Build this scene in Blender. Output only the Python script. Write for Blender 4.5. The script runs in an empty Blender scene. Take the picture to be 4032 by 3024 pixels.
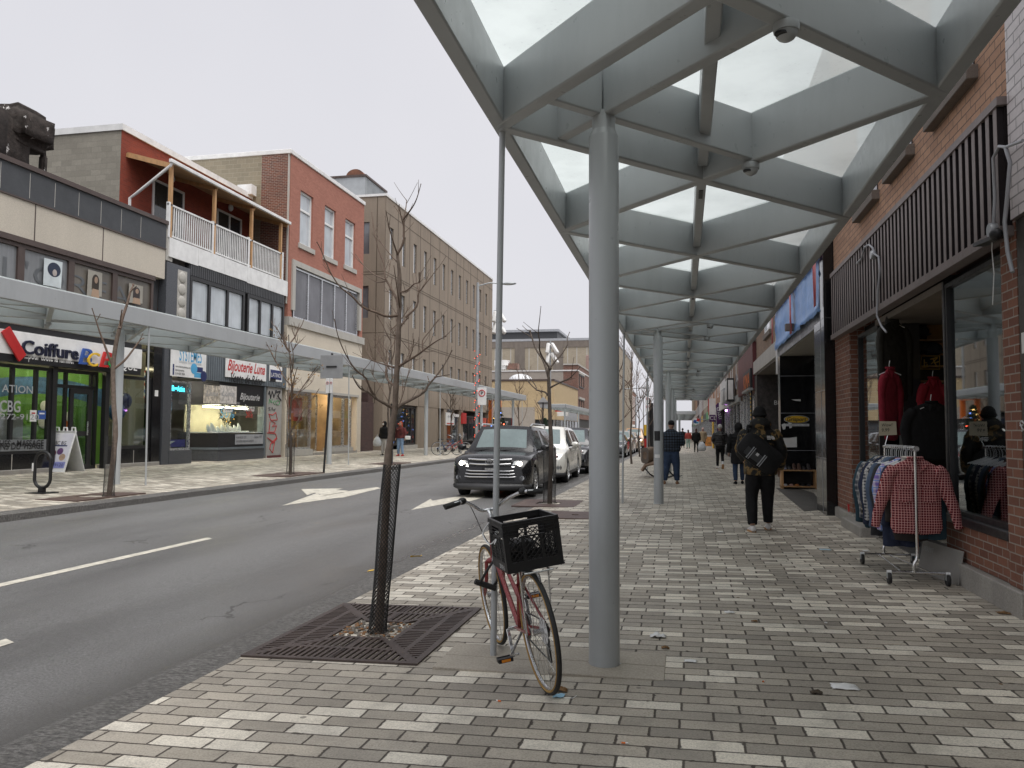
import bpy, bmesh, math, random
from math import sin, cos, pi, radians, sqrt, atan2, floor
from mathutils import Vector, Matrix, noise
R = random.Random(7)
S = bpy.context.scene
COL = S.collection
# ---------------------------------------------------------------- camera (measured from the street's vanishing lines)
F = 3144.0; H = 1.48
yaw, pit, rol = radians(12.0977), radians(3.31), 0.0055
FW = Vector((-sin(yaw)*cos(pit), cos(yaw)*cos(pit), sin(pit)))
RT = Vector((cos(yaw), sin(yaw), 0)); UP = RT.cross(FW)
RT, UP = RT*cos(rol)+UP*sin(rol), UP*cos(rol)-RT*sin(rol)
cam = bpy.data.cameras.new('camera'); camo = bpy.data.objects.new('camera', cam); COL.objects.link(camo)
cam.sensor_width = 36; cam.lens = F/4032*36; cam.clip_end = 3000; cam.clip_start = 0.05
camo.matrix_world = Matrix(((RT.x, UP.x, -FW.x, 0), (RT.y, UP.y, -FW.y, 0), (RT.z, UP.z, -FW.z, H), (0, 0, 0, 1)))
S.camera = camo
def ray(x, y): return FW + RT*((x-2016)/F) - UP*((y-1512)/F)
O3 = Vector((0, 0, H))
def onx(X, x, y): d = ray(x, y); return O3 + d*(X/d.x)      # measured pixel -> point on the plane x = X
def ony(Y, x, y): d = ray(x, y); return O3 + d*(Y/d.y)
def onz(Z, x, y): d = ray(x, y); return O3 + d*((Z-H)/d.z)
D = 1.82278
ZK = {'A': (0, 400, 2.212), 'B': (0, 1150, 2.212), 'C': (900, 500, 2.212), 'D': (900, 1250, 2.212), 'E': (1700, 1200, 2.765),
      'F': (2400, 1300, 2.765), 'G': (1600, 0, 1.8433), 'H': (2600, 0, 1.5447), 'I': (2800, 800, 1.7955), 'J': (3200, 1600, 2.0132),
      'K': (1700, 1900, 1.8438), 'L': (900, 1800, 1.843), 'M': (0, 1500, 3.16), 'N': (600, 1350, 3.16), 'P': (0, 1000, 2.765),
      'Q': (2700, 1400, 3.1725), 'R': (2380, 1480, 3.1725), 'S': (2800, 1600, 1.73), 'T': (3300, 1150, 1.3607), 'U': (1740, 1620, 2.115), 'V': (3200, 800, 2.6587), 'd': (0, 0, 1/D), 'W': (1900, 1500, 2.4423)}
def px(k, x, y): o = ZK[k]; return o[0]+x/o[2], o[1]+y/o[2]
def X_(X, k, x, y): return onx(X, *px(k, x, y))
def Y_(Y, k, x, y): return ony(Y, *px(k, x, y))
def Z_(Z, k, x, y): return onz(Z, *px(k, x, y))
def gz(x):                                     # height of the ground across the street
    if x >= -3.3: return .02*x
    if x >= -6.85: return -.15+(-3.3-x)/3.55*.03
    if x >= -10.4: return -.12+(-6.85-x)/3.55*.12
    return .13+.02*(-10.4-x)
def gnd(k, x, y):
    X, Y = px(k, x, y); d = ray(X, Y); t = -H/(d.z-.02*d.x); return O3+d*t
def gndl(k, x, y):
    X, Y = px(k, x, y); d = ray(X, Y); t = (-.078-H)/(d.z+.02*d.x); return O3+d*t
# ---------------------------------------------------------------- objects
ORG = {}
def tag(o, label=None, cat=None, group=None, kind=None):
    if label: o['label'] = label
    if cat: o['category'] = cat
    if group: o['group'] = group
    if kind: o['kind'] = kind
    return o
def thing(name, label, cat, loc=(0, 0, 0), group=None):
    o = bpy.data.objects.new(name, None); COL.objects.link(o); o.location = loc; o.empty_display_size = .1
    ORG[o.name] = Vector(loc); return tag(o, label, cat, group)
def kids(o): return [c for c in o.children]
def copy_tree(o, parent=None):
    c = o.copy(); COL.objects.link(c)
    if parent: c.parent = parent; c.matrix_parent_inverse = o.matrix_parent_inverse.copy()
    ORG[c.name] = ORG.get(o.name, Vector())
    for ch in kids(o): copy_tree(ch, c)
    return c
def place(o, loc, rz=0, label=None, group=None, sc=None):
    o.location = loc; o.rotation_euler = (0, 0, rz)
    if sc: o.scale = (sc,)*3 if isinstance(sc, (int, float)) else sc
    if label: o['label'] = label
    if group: o['group'] = group
    return o
class G:
    def __init__(s): s.v = []; s.f = []; s.mi = []; s.m = 0
    def add(s, vs, fs):
        n = len(s.v); s.v += [tuple(p) for p in vs]; s.f += [tuple(i+n for i in f) for f in fs]; s.mi += [s.m]*len(fs); return s
    def box(s, x0, x1, y0, y1, z0, z1):
        if x0 > x1: x0, x1 = x1, x0
        if y0 > y1: y0, y1 = y1, y0
        if z0 > z1: z0, z1 = z1, z0
        return s.add([(x0,y0,z0),(x1,y0,z0),(x1,y1,z0),(x0,y1,z0),(x0,y0,z1),(x1,y0,z1),(x1,y1,z1),(x0,y1,z1)],
                     [(0,3,2,1),(4,5,6,7),(0,1,5,4),(1,2,6,5),(2,3,7,6),(3,0,4,7)])
    def beam(s, a, b, w, h, up=(0,0,1)):             # a box from a to b, w wide, h high (centred)
        a = Vector(a); b = Vector(b); d = (b-a).normalized(); u = Vector(up); r = d.cross(u)
        if r.length < 1e-5: r = d.cross(Vector((1,0,0)))
        r.normalize(); u = r.cross(d); r *= w/2; u *= h/2
        return s.add([a-r-u, a+r-u, a+r+u, a-r+u, b-r-u, b+r-u, b+r+u, b-r+u],
                     [(0,1,2,3),(7,6,5,4),(0,4,5,1),(1,5,6,2),(2,6,7,3),(3,7,4,0)])
    def quad(s, a, b, c, d): return s.add([a,b,c,d], [(0,1,2,3)])
    def poly(s, pts): return s.add(pts, [tuple(range(len(pts)))])
    def prism(s, pts, off):                          # polygon extruded by a vector
        n = len(pts); off = Vector(off); P = [Vector(p) for p in pts]
        fs = [tuple(range(n))[::-1], tuple(range(n, 2*n))] + [(i, (i+1)%n, n+(i+1)%n, n+i) for i in range(n)]
        return s.add(P+[p+off for p in P], fs)
    def tube(s, pts, r, n=8, cap=True, closed=False):
        P = [Vector(p) for p in pts]; m = len(P)
        rr = r if isinstance(r, (list, tuple)) else [r]*m
        vs = []; ref = None
        for i in range(m):
            a = P[(i-1) % m] if (closed or i) else P[0]; b = P[(i+1) % m] if (closed or i < m-1) else P[-1]
            t = (b-a); t = t.normalized() if t.length > 1e-9 else Vector((0,0,1))
            if ref is None: ref = t.orthogonal().normalized()
            ref = (ref - t*ref.dot(t)); ref = ref.normalized() if ref.length > 1e-6 else t.orthogonal().normalized()
            q = t.cross(ref)
            for k in range(n):
                g = 2*pi*k/n; vs.append(P[i]+(ref*cos(g)+q*sin(g))*rr[i])
        fs = []
        for i in range(m if closed else m-1):
            j = (i+1) % m
            for k in range(n): fs.append((i*n+k, i*n+(k+1)%n, j*n+(k+1)%n, j*n+k))
        if cap and not closed: fs += [tuple(range(n))[::-1], tuple(range((m-1)*n, m*n))]
        return s.add(vs, fs)
    def lathe(s, prof, c=(0,0,0), ax='z', n=24):     # profile of (radius, height)
        vs = []; c = Vector(c)
        for r, z in prof:
            for k in range(n):
                g = 2*pi*k/n; p = (r*cos(g), r*sin(g), z)
                if ax == 'y': p = (p[0], p[2], -p[1])
                if ax == 'x': p = (p[2], p[0], p[1])
                vs.append(c+Vector(p))
        m = len(prof)
        fs = [(i*n+k, i*n+(k+1)%n, (i+1)*n+(k+1)%n, (i+1)*n+k) for i in range(m-1) for k in range(n)]
        fs += [tuple(range(n))[::-1], tuple(range((m-1)*n, m*n))]
        return s.add(vs, fs)
    def ell(s, c, rx, ry, rz, n=14, m=9):
        c = Vector(c); vs = []
        for i in range(m+1):
            t = pi*i/m
            for k in range(n):
                g = 2*pi*k/n; vs.append(c+Vector((rx*sin(t)*cos(g), ry*sin(t)*sin(g), rz*cos(t))))
        return s.add(vs, [(i*n+k, (i+1)*n+k, (i+1)*n+(k+1)%n, i*n+(k+1)%n) for i in range(m) for k in range(n)])
    def rings(s, R_, cap=True, closed=True):         # loft through rings of equal point count
        n = len(R_[0]); m = len(R_); vs = [p for r in R_ for p in r]
        k = n if closed else n-1
        fs = [(i*n+j, i*n+(j+1)%n, (i+1)*n+(j+1)%n, (i+1)*n+j) for i in range(m-1) for j in range(k)]
        if cap: fs += [tuple(range(n))[::-1], tuple(range((m-1)*n, m*n))]
        return s.add(vs, fs)
    def obj(s, name, mat, parent=None, sm=None, bev=0, label=None, kind=None, seg=2, org=None):
        me = bpy.data.meshes.new(name)
        if parent: o3 = ORG.get(parent.name, Vector())
        elif org is not None: o3 = Vector(org)
        elif s.v:
            xs, ys, zs = zip(*s.v); o3 = Vector(((min(xs)+max(xs))/2, (min(ys)+max(ys))/2, min(zs)))
        else: o3 = Vector()
        me.from_pydata([tuple(Vector(p)-o3) for p in s.v], [], s.f)
        for m in (mat if isinstance(mat, (list, tuple)) else [mat]): me.materials.append(m)
        if s.m or any(s.mi): me.polygons.foreach_set('material_index', s.mi)
        me.validate()
        if sm is not None:
            me.polygons.foreach_set('use_smooth', [True]*len(me.polygons))
            if sm < 180: me.set_sharp_from_angle(angle=radians(sm))
        o = bpy.data.objects.new(name, me); COL.objects.link(o)
        if parent: o.parent = parent; ORG[o.name] = o3
        else: o.location = o3; ORG[o.name] = o3
        if bev:
            b = o.modifiers.new('bevel', 'BEVEL'); b.width = bev; b.segments = seg; b.limit_method = 'ANGLE'; b.angle_limit = radians(40)
            if sm is None:
                me.polygons.foreach_set('use_smooth', [True]*len(me.polygons)); me.set_sharp_from_angle(angle=radians(35))
        if label: o['label'] = label
        if kind: o['kind'] = kind
        return o
def text(s, mat, parent, o, u, v, h, name='lettering', width=None, ext=.004, shear=0, off=0, align='L', sp=1.0, thick=0):
    """lettering as a mesh: baseline start o, reading direction u, up direction v, cap height h"""
    cu = bpy.data.curves.new('t', 'FONT'); cu.body = s; cu.size = 1; cu.shear = shear; cu.offset = off; cu.extrude = thick/(2*h/.72); cu.space_character = sp; cu.resolution_u = 3
    ob = bpy.data.objects.new('t', cu); COL.objects.link(ob)
    me = bpy.data.meshes.new_from_object(ob.evaluated_get(bpy.context.evaluated_depsgraph_get()))
    P = [q.co.copy() for q in me.vertices]; FS = [tuple(p.vertices) for p in me.polygons]
    bpy.data.objects.remove(ob); bpy.data.curves.remove(cu); bpy.data.meshes.remove(me)
    if not P: return None
    k = h/.72; x0 = min(p.x for p in P); x1 = max(p.x for p in P)
    kx = width/(x1-x0) if width else k
    u = Vector(u).normalized(); v = Vector(v).normalized(); n = u.cross(v); o = Vector(o)
    w = (x1-x0)*kx; sh = {'L': 0, 'C': -w/2, 'R': -w}[align]
    g = G(); q = [o+u*((p.x-x0)*kx+sh)+v*(p.y*k) for p in P]
    g.add([p+n*(ext+(P[i].z*k+thick/2 if thick else 0)) for i, p in enumerate(q)], FS)
    return g.obj(name, mat, parent)
# ---------------------------------------------------------------- materials
class NT:
    def __init__(s, name):
        s.mat = bpy.data.materials.new(name); s.mat.use_nodes = True; s.t = s.mat.node_tree; s.t.nodes.clear()
        s.out = s.n('ShaderNodeOutputMaterial'); s.b = s.n('ShaderNodeBsdfPrincipled'); s.l(s.b.outputs[0], s.out.inputs[0])
    def n(s, ty, **k):
        x = s.t.nodes.new(ty)
        for a, b in k.items(): setattr(x, a, b)
        return x
    def l(s, a, b): s.t.links.new(a, b)
    def put(s, sock, v):
        if hasattr(v, 'is_output'): s.l(v, sock)
        else:
            if sock.type == 'RGBA' and len(v) == 3: v = (*v, 1)
            sock.default_value = v
    def m(s, op, a, b=0.0, c=0.0, clamp=False):
        x = s.n('ShaderNodeMath', operation=op, use_clamp=clamp)
        for i, q in enumerate((a, b, c)): s.put(x.inputs[i], q)
        return x.outputs[0]
    def mix(s, f, a, b, bt='MIX'):
        x = s.n('ShaderNodeMix', data_type='RGBA', blend_type=bt)
        s.put(x.inputs[0], f); s.put(x.inputs[6], a); s.put(x.inputs[7], b); return x.outputs[2]
    def pos(s): return s.n('ShaderNodeNewGeometry').outputs['Position']
    def ob(s): return s.n('ShaderNodeTexCoord').outputs['Object']
    def sep(s, v): x = s.n('ShaderNodeSeparateXYZ'); s.l(v, x.inputs[0]); return x.outputs
    def comb(s, x, y, z=0.0):
        c = s.n('ShaderNodeCombineXYZ')
        for i, q in enumerate((x, y, z)): s.put(c.inputs[i], q)
        return c.outputs[0]
    def scale(s, v, sc):
        x = s.n('ShaderNodeVectorMath', operation='MULTIPLY'); s.l(v, x.inputs[0]); x.inputs[1].default_value = sc if isinstance(sc, tuple) else (sc,)*3; return x.outputs[0]
    def noise(s, v, sc, det=4, rough=.6):
        x = s.n('ShaderNodeTexNoise'); s.l(v, x.inputs['Vector']); x.inputs['Scale'].default_value = sc; x.inputs['Detail'].default_value = det; x.inputs['Roughness'].default_value = rough; return x.outputs[0]
    def ramp(s, f, stops, interp='LINEAR'):
        x = s.n('ShaderNodeValToRGB'); s.l(f, x.inputs[0]); r = x.color_ramp; r.interpolation = interp
        while len(r.elements) < len(stops): r.elements.new(.5)
        for e, (p, c) in zip(r.elements, stops): e.position = p; e.color = (*c, 1) if len(c) == 3 else c
        return x.outputs[0]
    def mr(s, v, a, b, c, d):
        x = s.n('ShaderNodeMapRange'); s.put(x.inputs[0], v)
        for i, q in enumerate((a, b, c, d)): x.inputs[i+1].default_value = q
        return x.outputs[0]
    def bump(s, h, st, dist=.01, prev=None):
        x = s.n('ShaderNodeBump'); x.inputs['Strength'].default_value = st; x.inputs['Distance'].default_value = dist
        s.l(h, x.inputs['Height'])
        if prev: s.l(prev, x.inputs['Normal'])
        s.l(x.outputs[0], s.b.inputs['Normal']); return x.outputs[0]
    def set(s, col=None, rough=None, metal=None, spec=None, coat=None):
        for k, v in (('Base Color', col), ('Roughness', rough), ('Metallic', metal), ('Specular IOR Level', spec), ('Coat Weight', coat)):
            if v is not None: s.put(s.b.inputs[k], v)
        return s.mat
def mk(name, col, rough=.6, metal=0, var=.12, vs=2.5, bump=0, bs=60, spec=.5, coat=0, dirt=0, obj=False, streak=False):
    """a plain painted, moulded or woven surface with uneven tone and gloss"""
    s = NT(name); p = s.ob() if obj else s.pos()
    q = s.scale(p, (1, 1, .25)) if streak else p
    n = s.noise(q, vs, 5); n2 = s.noise(p, vs*9, 3)
    lo = tuple(c*(1-var) for c in col); hi = tuple(min(1, c*(1+var)) for c in col)
    c = s.ramp(n, [(.3, lo), (.7, hi)])
    if dirt: c = s.mix(s.mr(s.noise(q, vs*.7+1, 6, .7), .5, .75, 0, dirt), c, tuple(x*.35+.01 for x in col))
    s.set(c, s.mr(n2, .3, .7, max(.02, rough-.07), min(1, rough+.07)), metal, spec, coat)
    if coat: s.b.inputs['Coat Roughness'].default_value = .06
    if bump: s.bump(s.noise(p, bs, 4), bump)
    return s.mat
def emit(name, col, st):
    s = NT(name); s.t.nodes.remove(s.b); e = s.n('ShaderNodeEmission'); e.inputs[0].default_value = (*col, 1); e.inputs[1].default_value = st; s.l(e.outputs[0], s.out.inputs[0]); return s.mat
def wallv(s):
    """coordinates along a wall: (run, height)"""
    g = s.n('ShaderNodeNewGeometry'); P = s.sep(g.outputs['Position']); N = s.sep(g.outputs['True Normal'])
    k = s.m('GREATER_THAN', s.m('ABSOLUTE', N[1]), .6)
    u = s.m('ADD', s.m('MULTIPLY', P[0], k), s.m('MULTIPLY', P[1], s.m('SUBTRACT', 1.0, k)))
    return s.comb(u, P[2]), g.outputs['Position']
def brick(name, c1, c2, mor, w=.215, h=.075, ms=.010, rough=.85, bump=.5, var=.3, off=.5, dirt=.25, bias=0):
    s = NT(name); v, p = wallv(s)
    b = s.n('ShaderNodeTexBrick', offset=off); s.l(v, b.inputs['Vector'])
    for k, q in (('Color1', c1), ('Color2', c2), ('Mortar', mor)): b.inputs[k].default_value = (*q, 1)
    for k, q in (('Scale', 1), ('Mortar Size', ms/2), ('Mortar Smooth', .15), ('Bias', bias), ('Brick Width', w), ('Row Height', h)): b.inputs[k].default_value = q
    n = s.noise(p, 1.1, 6, .65); n2 = s.noise(p, 22, 4)
    c = s.mix(s.mr(n, .35, .7, 0, dirt), b.outputs[0], tuple(x*.55 for x in c1))
    c = s.mix(.5, c, s.ramp(n2, [(.3, (1-var,)*3), (.7, (1,)*3)]), 'MULTIPLY')
    s.set(c, rough)
    hgt = s.m('SUBTRACT', s.m('MULTIPLY', n2, .25), b.outputs['Fac']); s.bump(hgt, bump, .012)
    return s.mat
def paver():
    s = NT('paver'); p = s.pos(); P = s.sep(p); W_, H_ = .30, .13
    wob = s.m('MULTIPLY', s.m('SUBTRACT', s.noise(p, 9, 3), .5), .012)
    yy = s.m('DIVIDE', s.m('ADD', P[1], wob), H_); row = s.m('FLOOR', yy); fy = s.m('MULTIPLY', s.m('FRACT', yy), H_)
    jit = s.n('ShaderNodeTexWhiteNoise', noise_dimensions='1D'); s.l(row, jit.inputs['W'])
    xx = s.m('ADD', s.m('ADD', s.m('DIVIDE', s.m('ADD', P[0], wob), W_), s.m('MULTIPLY', s.m('MODULO', s.m('ABSOLUTE', row), 2.0), .5)), s.m('MULTIPLY', jit.outputs[0], .14))
    col = s.m('FLOOR', xx); fx = s.m('MULTIPLY', s.m('FRACT', xx), W_)
    wn = s.n('ShaderNodeTexWhiteNoise', noise_dimensions='2D'); s.l(s.comb(col, row), wn.inputs['Vector'])
    base = s.ramp(wn.outputs[0], [(0, (.68, .635, .54)), (.30, (.425, .386, .322)), (.64, (.36, .327, .272)), (.9, (.30, .272, .227))], 'CONSTANT')
    e = s.m('MINIMUM', s.m('MINIMUM', fx, s.m('SUBTRACT', W_, fx)), s.m('MINIMUM', fy, s.m('SUBTRACT', H_, fy)))
    rag = s.m('ADD', s.m('MULTIPLY', s.noise(p, 55, 4), .006), s.mr(s.noise(p, 14, 4), .58, .75, 0, .012))
    j = s.mr(s.m('SUBTRACT', e, rag), .0005, .0045, 1, 0)
    sp = s.noise(p, 95, 5, .85); bl = s.noise(p, 3.2, 6, .65); big = s.noise(p, .55, 4)
    wn2 = s.n('ShaderNodeTexWhiteNoise', noise_dimensions='3D'); s.l(s.comb(col, row, 3.3), wn2.inputs['Vector'])
    c = s.mix(1.0, base, s.ramp(sp, [(.3, (.52,)*3), (.5, (1,)*3), (.68, (1.25,)*3)]), 'MULTIPLY')
    c = s.mix(1.0, c, s.ramp(wn2.outputs[0], [(0, (.92, .92, .93)), (1, (1.07, 1.06, 1.05))]), 'MULTIPLY')
    c = s.mix(s.mr(bl, .50, .72, 0, .42), c, (.135, .122, .10))
    c = s.mix(s.mr(big, .5, .75, 0, .4), c, (.16, .145, .12))
    vo = s.n('ShaderNodeTexVoronoi'); s.l(p, vo.inputs['Vector']); vo.inputs['Scale'].default_value = 2.6
    c = s.mix(s.m('MULTIPLY', s.m('LESS_THAN', vo.outputs['Distance'], .045), .6), c, (.05, .045, .04))   # old gum
    c = s.mix(s.m('MULTIPLY', j, .92), c, (.052, .042, .034))
    s.set(c, s.m('SUBTRACT', s.mr(bl, .3, .75, .78, .5), s.m('MULTIPLY', j, -.1)), spec=.35)
    wn3 = s.n('ShaderNodeTexWhiteNoise', noise_dimensions='3D'); s.l(s.comb(col, row, 8.7), wn3.inputs['Vector'])
    tilt = s.m('ADD', s.m('MULTIPLY', s.m('SUBTRACT', wn3.outputs[0], .5), s.m('DIVIDE', fy, H_)), s.m('MULTIPLY', s.m('SUBTRACT', wn2.outputs[0], .5), s.m('DIVIDE', fx, W_)))
    hg = s.m('ADD', s.m('ADD', s.m('MULTIPLY', j, -1.0), s.m('MULTIPLY', sp, .16)), s.m('MULTIPLY', tilt, .8)); s.bump(s.m('ADD', hg, s.m('MULTIPLY', wn2.outputs[0], .12)), .75, .009)
    return s.mat
def asphalt():
    s = NT('asphalt'); p = s.pos(); n = s.noise(p, 62, 5, .8); b = s.noise(s.scale(p, (1, .22, 1)), .75, 5, .6); f = s.noise(p, 420, 2)
    c = s.ramp(n, [(.34, (.066, .0655, .065)), (.5, (.150, .1475, .144)), (.66, (.27, .267, .262))])
    c = s.mix(s.mr(b, .45, .68, 0, .5), c, (.085, .08, .077))
    wp = s.n('ShaderNodeVectorMath', operation='ADD'); s.l(s.scale(p, (.30, .11, 1)), wp.inputs[0]); nn = s.n('ShaderNodeTexNoise'); s.l(p, nn.inputs['Vector']); nn.inputs['Scale'].default_value = 1.6; nn.inputs['Detail'].default_value = 5; s.l(s.scale(nn.outputs[1], .30), wp.inputs[1])
    vo = s.n('ShaderNodeTexVoronoi', feature='DISTANCE_TO_EDGE'); s.l(wp.outputs[0], vo.inputs['Vector']); vo.inputs['Scale'].default_value = 1.0
    X = s.sep(p)[0]; k = s.m('MULTIPLY', s.m('LESS_THAN', vo.outputs['Distance'], .0035), s.m('GREATER_THAN', s.noise(p, .5, 2), .52)); c = s.mix(s.m('MULTIPLY', k, .75), c, (.03, .028, .026))
    lane = s.m('MULTIPLY', s.m('COSINE', s.m('MULTIPLY', s.m('ADD', X, 4.7), 3.7)), .5); c = s.mix(s.m('MULTIPLY', s.m('ADD', lane, .5), s.mr(s.noise(s.scale(p, (1, .15, 1)), 1.1, 4), .3, .7, .05, .36)), c, (.07, .068, .066))
    gut = s.mr(s.m('ADD', X, s.m('MULTIPLY', s.noise(p, 1.3, 4), .5)), -3.75, -3.2, 0, .75); c = s.mix(gut, c, (.075, .070, .064))
    s.set(c, s.m('SUBTRACT', s.mr(b, .4, .7, .52, .30), s.m('MULTIPLY', gut, .2)), spec=.5); s.bump(s.m('ADD', n, s.m('MULTIPLY', f, .5)), .6, .012)
    return s.mat
def kerbm():
    s = NT('granite_kerb'); p = s.pos(); n = s.noise(s.scale(p, (5, 11, 5)), 5, 5, .75); b = s.noise(p, 1.2, 4); f = s.noise(p, 160, 3)
    Y = s.sep(p)[1]; fr = s.m('FRACT', s.m('DIVIDE', Y, 1.53)); j = s.m('LESS_THAN', fr, .006)
    c = s.ramp(n, [(.36, (.045, .043, .04)), (.5, (.13, .124, .115)), (.66, (.27, .26, .245))]); c = s.mix(s.mr(b, .4, .7, 0, .5), c, (.085, .08, .075)); c = s.mix(s.m('MULTIPLY', j, .8), c, (.03, .028, .025))
    s.set(c, .5); s.bump(s.m('ADD', n, s.m('MULTIPLY', f, .3)), 1.0, .02); return s.mat
def conc(name, col=(.36, .34, .31), sc=2.0, bump=.3, rough=.8, dirt=.45, streak=True):
    s = NT(name); p = s.pos(); q = s.scale(p, (1, 1, .22)) if streak else p
    n = s.noise(q, sc, 6, .65); f = s.noise(p, 70, 4, .7)
    c = s.ramp(f, [(.3, tuple(x*.72 for x in col)), (.7, tuple(min(1, x*1.15) for x in col))])
    c = s.mix(s.mr(n, .42, .72, 0, dirt), c, tuple(x*.45 for x in col)); s.set(c, rough); s.bump(f, bump, .006); return s.mat
def glassm(name, tint=(.92, .96, .96), refl=.3, clear=.92):
    """shop glass: a clear sheet that mirrors the street"""
    s = NT(name); s.t.nodes.remove(s.b)
    t = s.n('ShaderNodeBsdfTransparent'); t.inputs[0].default_value = (*[clear*x+0 for x in tint], 1)
    g = s.n('ShaderNodeBsdfGlossy'); g.inputs['Roughness'].default_value = .02; g.inputs[0].default_value = (.9, .95, .97, 1)
    fr = s.n('ShaderNodeFresnel'); fr.inputs[0].default_value = 1.5
    k = s.m('MULTIPLY', s.m('ADD', fr.outputs[0], refl*.25, clamp=True), s.m('SUBTRACT', 1.0, s.n('ShaderNodeNewGeometry').outputs['Backfacing']))
    bp = s.n('ShaderNodeBump'); bp.inputs['Strength'].default_value = .02; s.l(s.noise(s.pos(), 1.3, 2), bp.inputs['Height']); s.l(bp.outputs[0], g.inputs['Normal'])
    m = s.n('ShaderNodeMixShader'); s.l(k, m.inputs[0]); s.l(t.outputs[0], m.inputs[1]); s.l(g.outputs[0], m.inputs[2]); s.l(m.outputs[0], s.out.inputs[0]); return s.mat
def pane(name, col=(.10, .12, .14), rough=.06, spec=.9):
    """a window with a blind or a dark room behind: opaque and glossy"""
    s = NT(name); p = s.pos(); n = s.noise(p, .6, 3); q = s.noise(s.scale(p, (9, 9, .4)), 1.5, 2)
    c = s.mix(s.mr(n, .35, .65, 0, 1), tuple(x*.8 for x in col), tuple(min(1, x*1.25) for x in col))
    c = s.mix(s.mr(q, .4, .6, 0, .25), c, tuple(x*.7 for x in col))
    s.set(c, rough, spec=spec); return s.mat
def frosted():
    s = NT('frosted_glass'); s.t.nodes.remove(s.b); p = s.pos()
    d = s.n('ShaderNodeBsdfTranslucent'); t = s.n('ShaderNodeBsdfTransparent'); g = s.n('ShaderNodeBsdfGlossy'); g.inputs['Roughness'].default_value = .25
    n = s.noise(p, 1.3, 5, .6); dr = s.n('ShaderNodeTexVoronoi'); s.l(p, dr.inputs['Vector']); dr.inputs['Scale'].default_value = 26
    drop = s.m('MULTIPLY', s.m('LESS_THAN', dr.outputs['Distance'], .22), s.m('GREATER_THAN', n, .52))
    c = s.mix(s.m('MULTIPLY', drop, .35), s.mix(s.mr(n, .42, .58, 0, 1), (.86, .90, .89), (.76, .80, .79)), (.58, .61, .6)); s.l(c, d.inputs[0])
    t.inputs[0].default_value = (.95, .98, .965, 1)
    m = s.n('ShaderNodeMixShader'); m.inputs[0].default_value = .45; s.l(t.outputs[0], m.inputs[1]); s.l(d.outputs[0], m.inputs[2])
    m2 = s.n('ShaderNodeMixShader'); m2.inputs[0].default_value = .05; s.l(m.outputs[0], m2.inputs[1]); s.l(g.outputs[0], m2.inputs[2]); s.l(m2.outputs[0], s.out.inputs[0]); return s.mat
def plaid(name, base, a, b, pitch=.03, wide=.4, rough=.9):
    """woven check in the garment's own coordinates"""
    s = NT(name); P = s.sep(s.ob())
    u = s.m('FRACT', s.m('DIVIDE', s.m('ADD', P[0], s.m('MULTIPLY', P[1], .3)), pitch)); v = s.m('FRACT', s.m('DIVIDE', P[2], pitch))
    ku = s.m('LESS_THAN', u, wide); kv = s.m('LESS_THAN', v, wide)
    t1 = s.m('LESS_THAN', s.m('ABSOLUTE', s.m('SUBTRACT', u, .72)), .07); t2 = s.m('LESS_THAN', s.m('ABSOLUTE', s.m('SUBTRACT', v, .72)), .07)
    c = s.mix(s.m('MULTIPLY', s.m('ADD', ku, kv), .5), base, a); c = s.mix(s.m('MULTIPLY', s.m('MAXIMUM', t1, t2), .85), c, b)
    s.set(c, rough, spec=.2); s.bump(s.noise(s.ob(), 18, 3), .3, .02); return s.mat
def camo():
    s = NT('camouflage_cloth'); p = s.ob(); n = s.noise(p, 7, 3, .5); m_ = s.noise(s.scale(p, (1.3, 1, .8)), 9.5, 2)
    c = s.ramp(n, [(0, (.012, .012, .012)), (.47, (.03, .027, .018)), (.52, (.19, .12, .045)), (.60, (.075, .062, .032)), (.68, (.014, .014, .013))], 'CONSTANT')
    c = s.mix(s.m('GREATER_THAN', m_, .58), c, (.012, .012, .012)); s.set(c, .7, spec=.3); return s.mat
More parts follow.
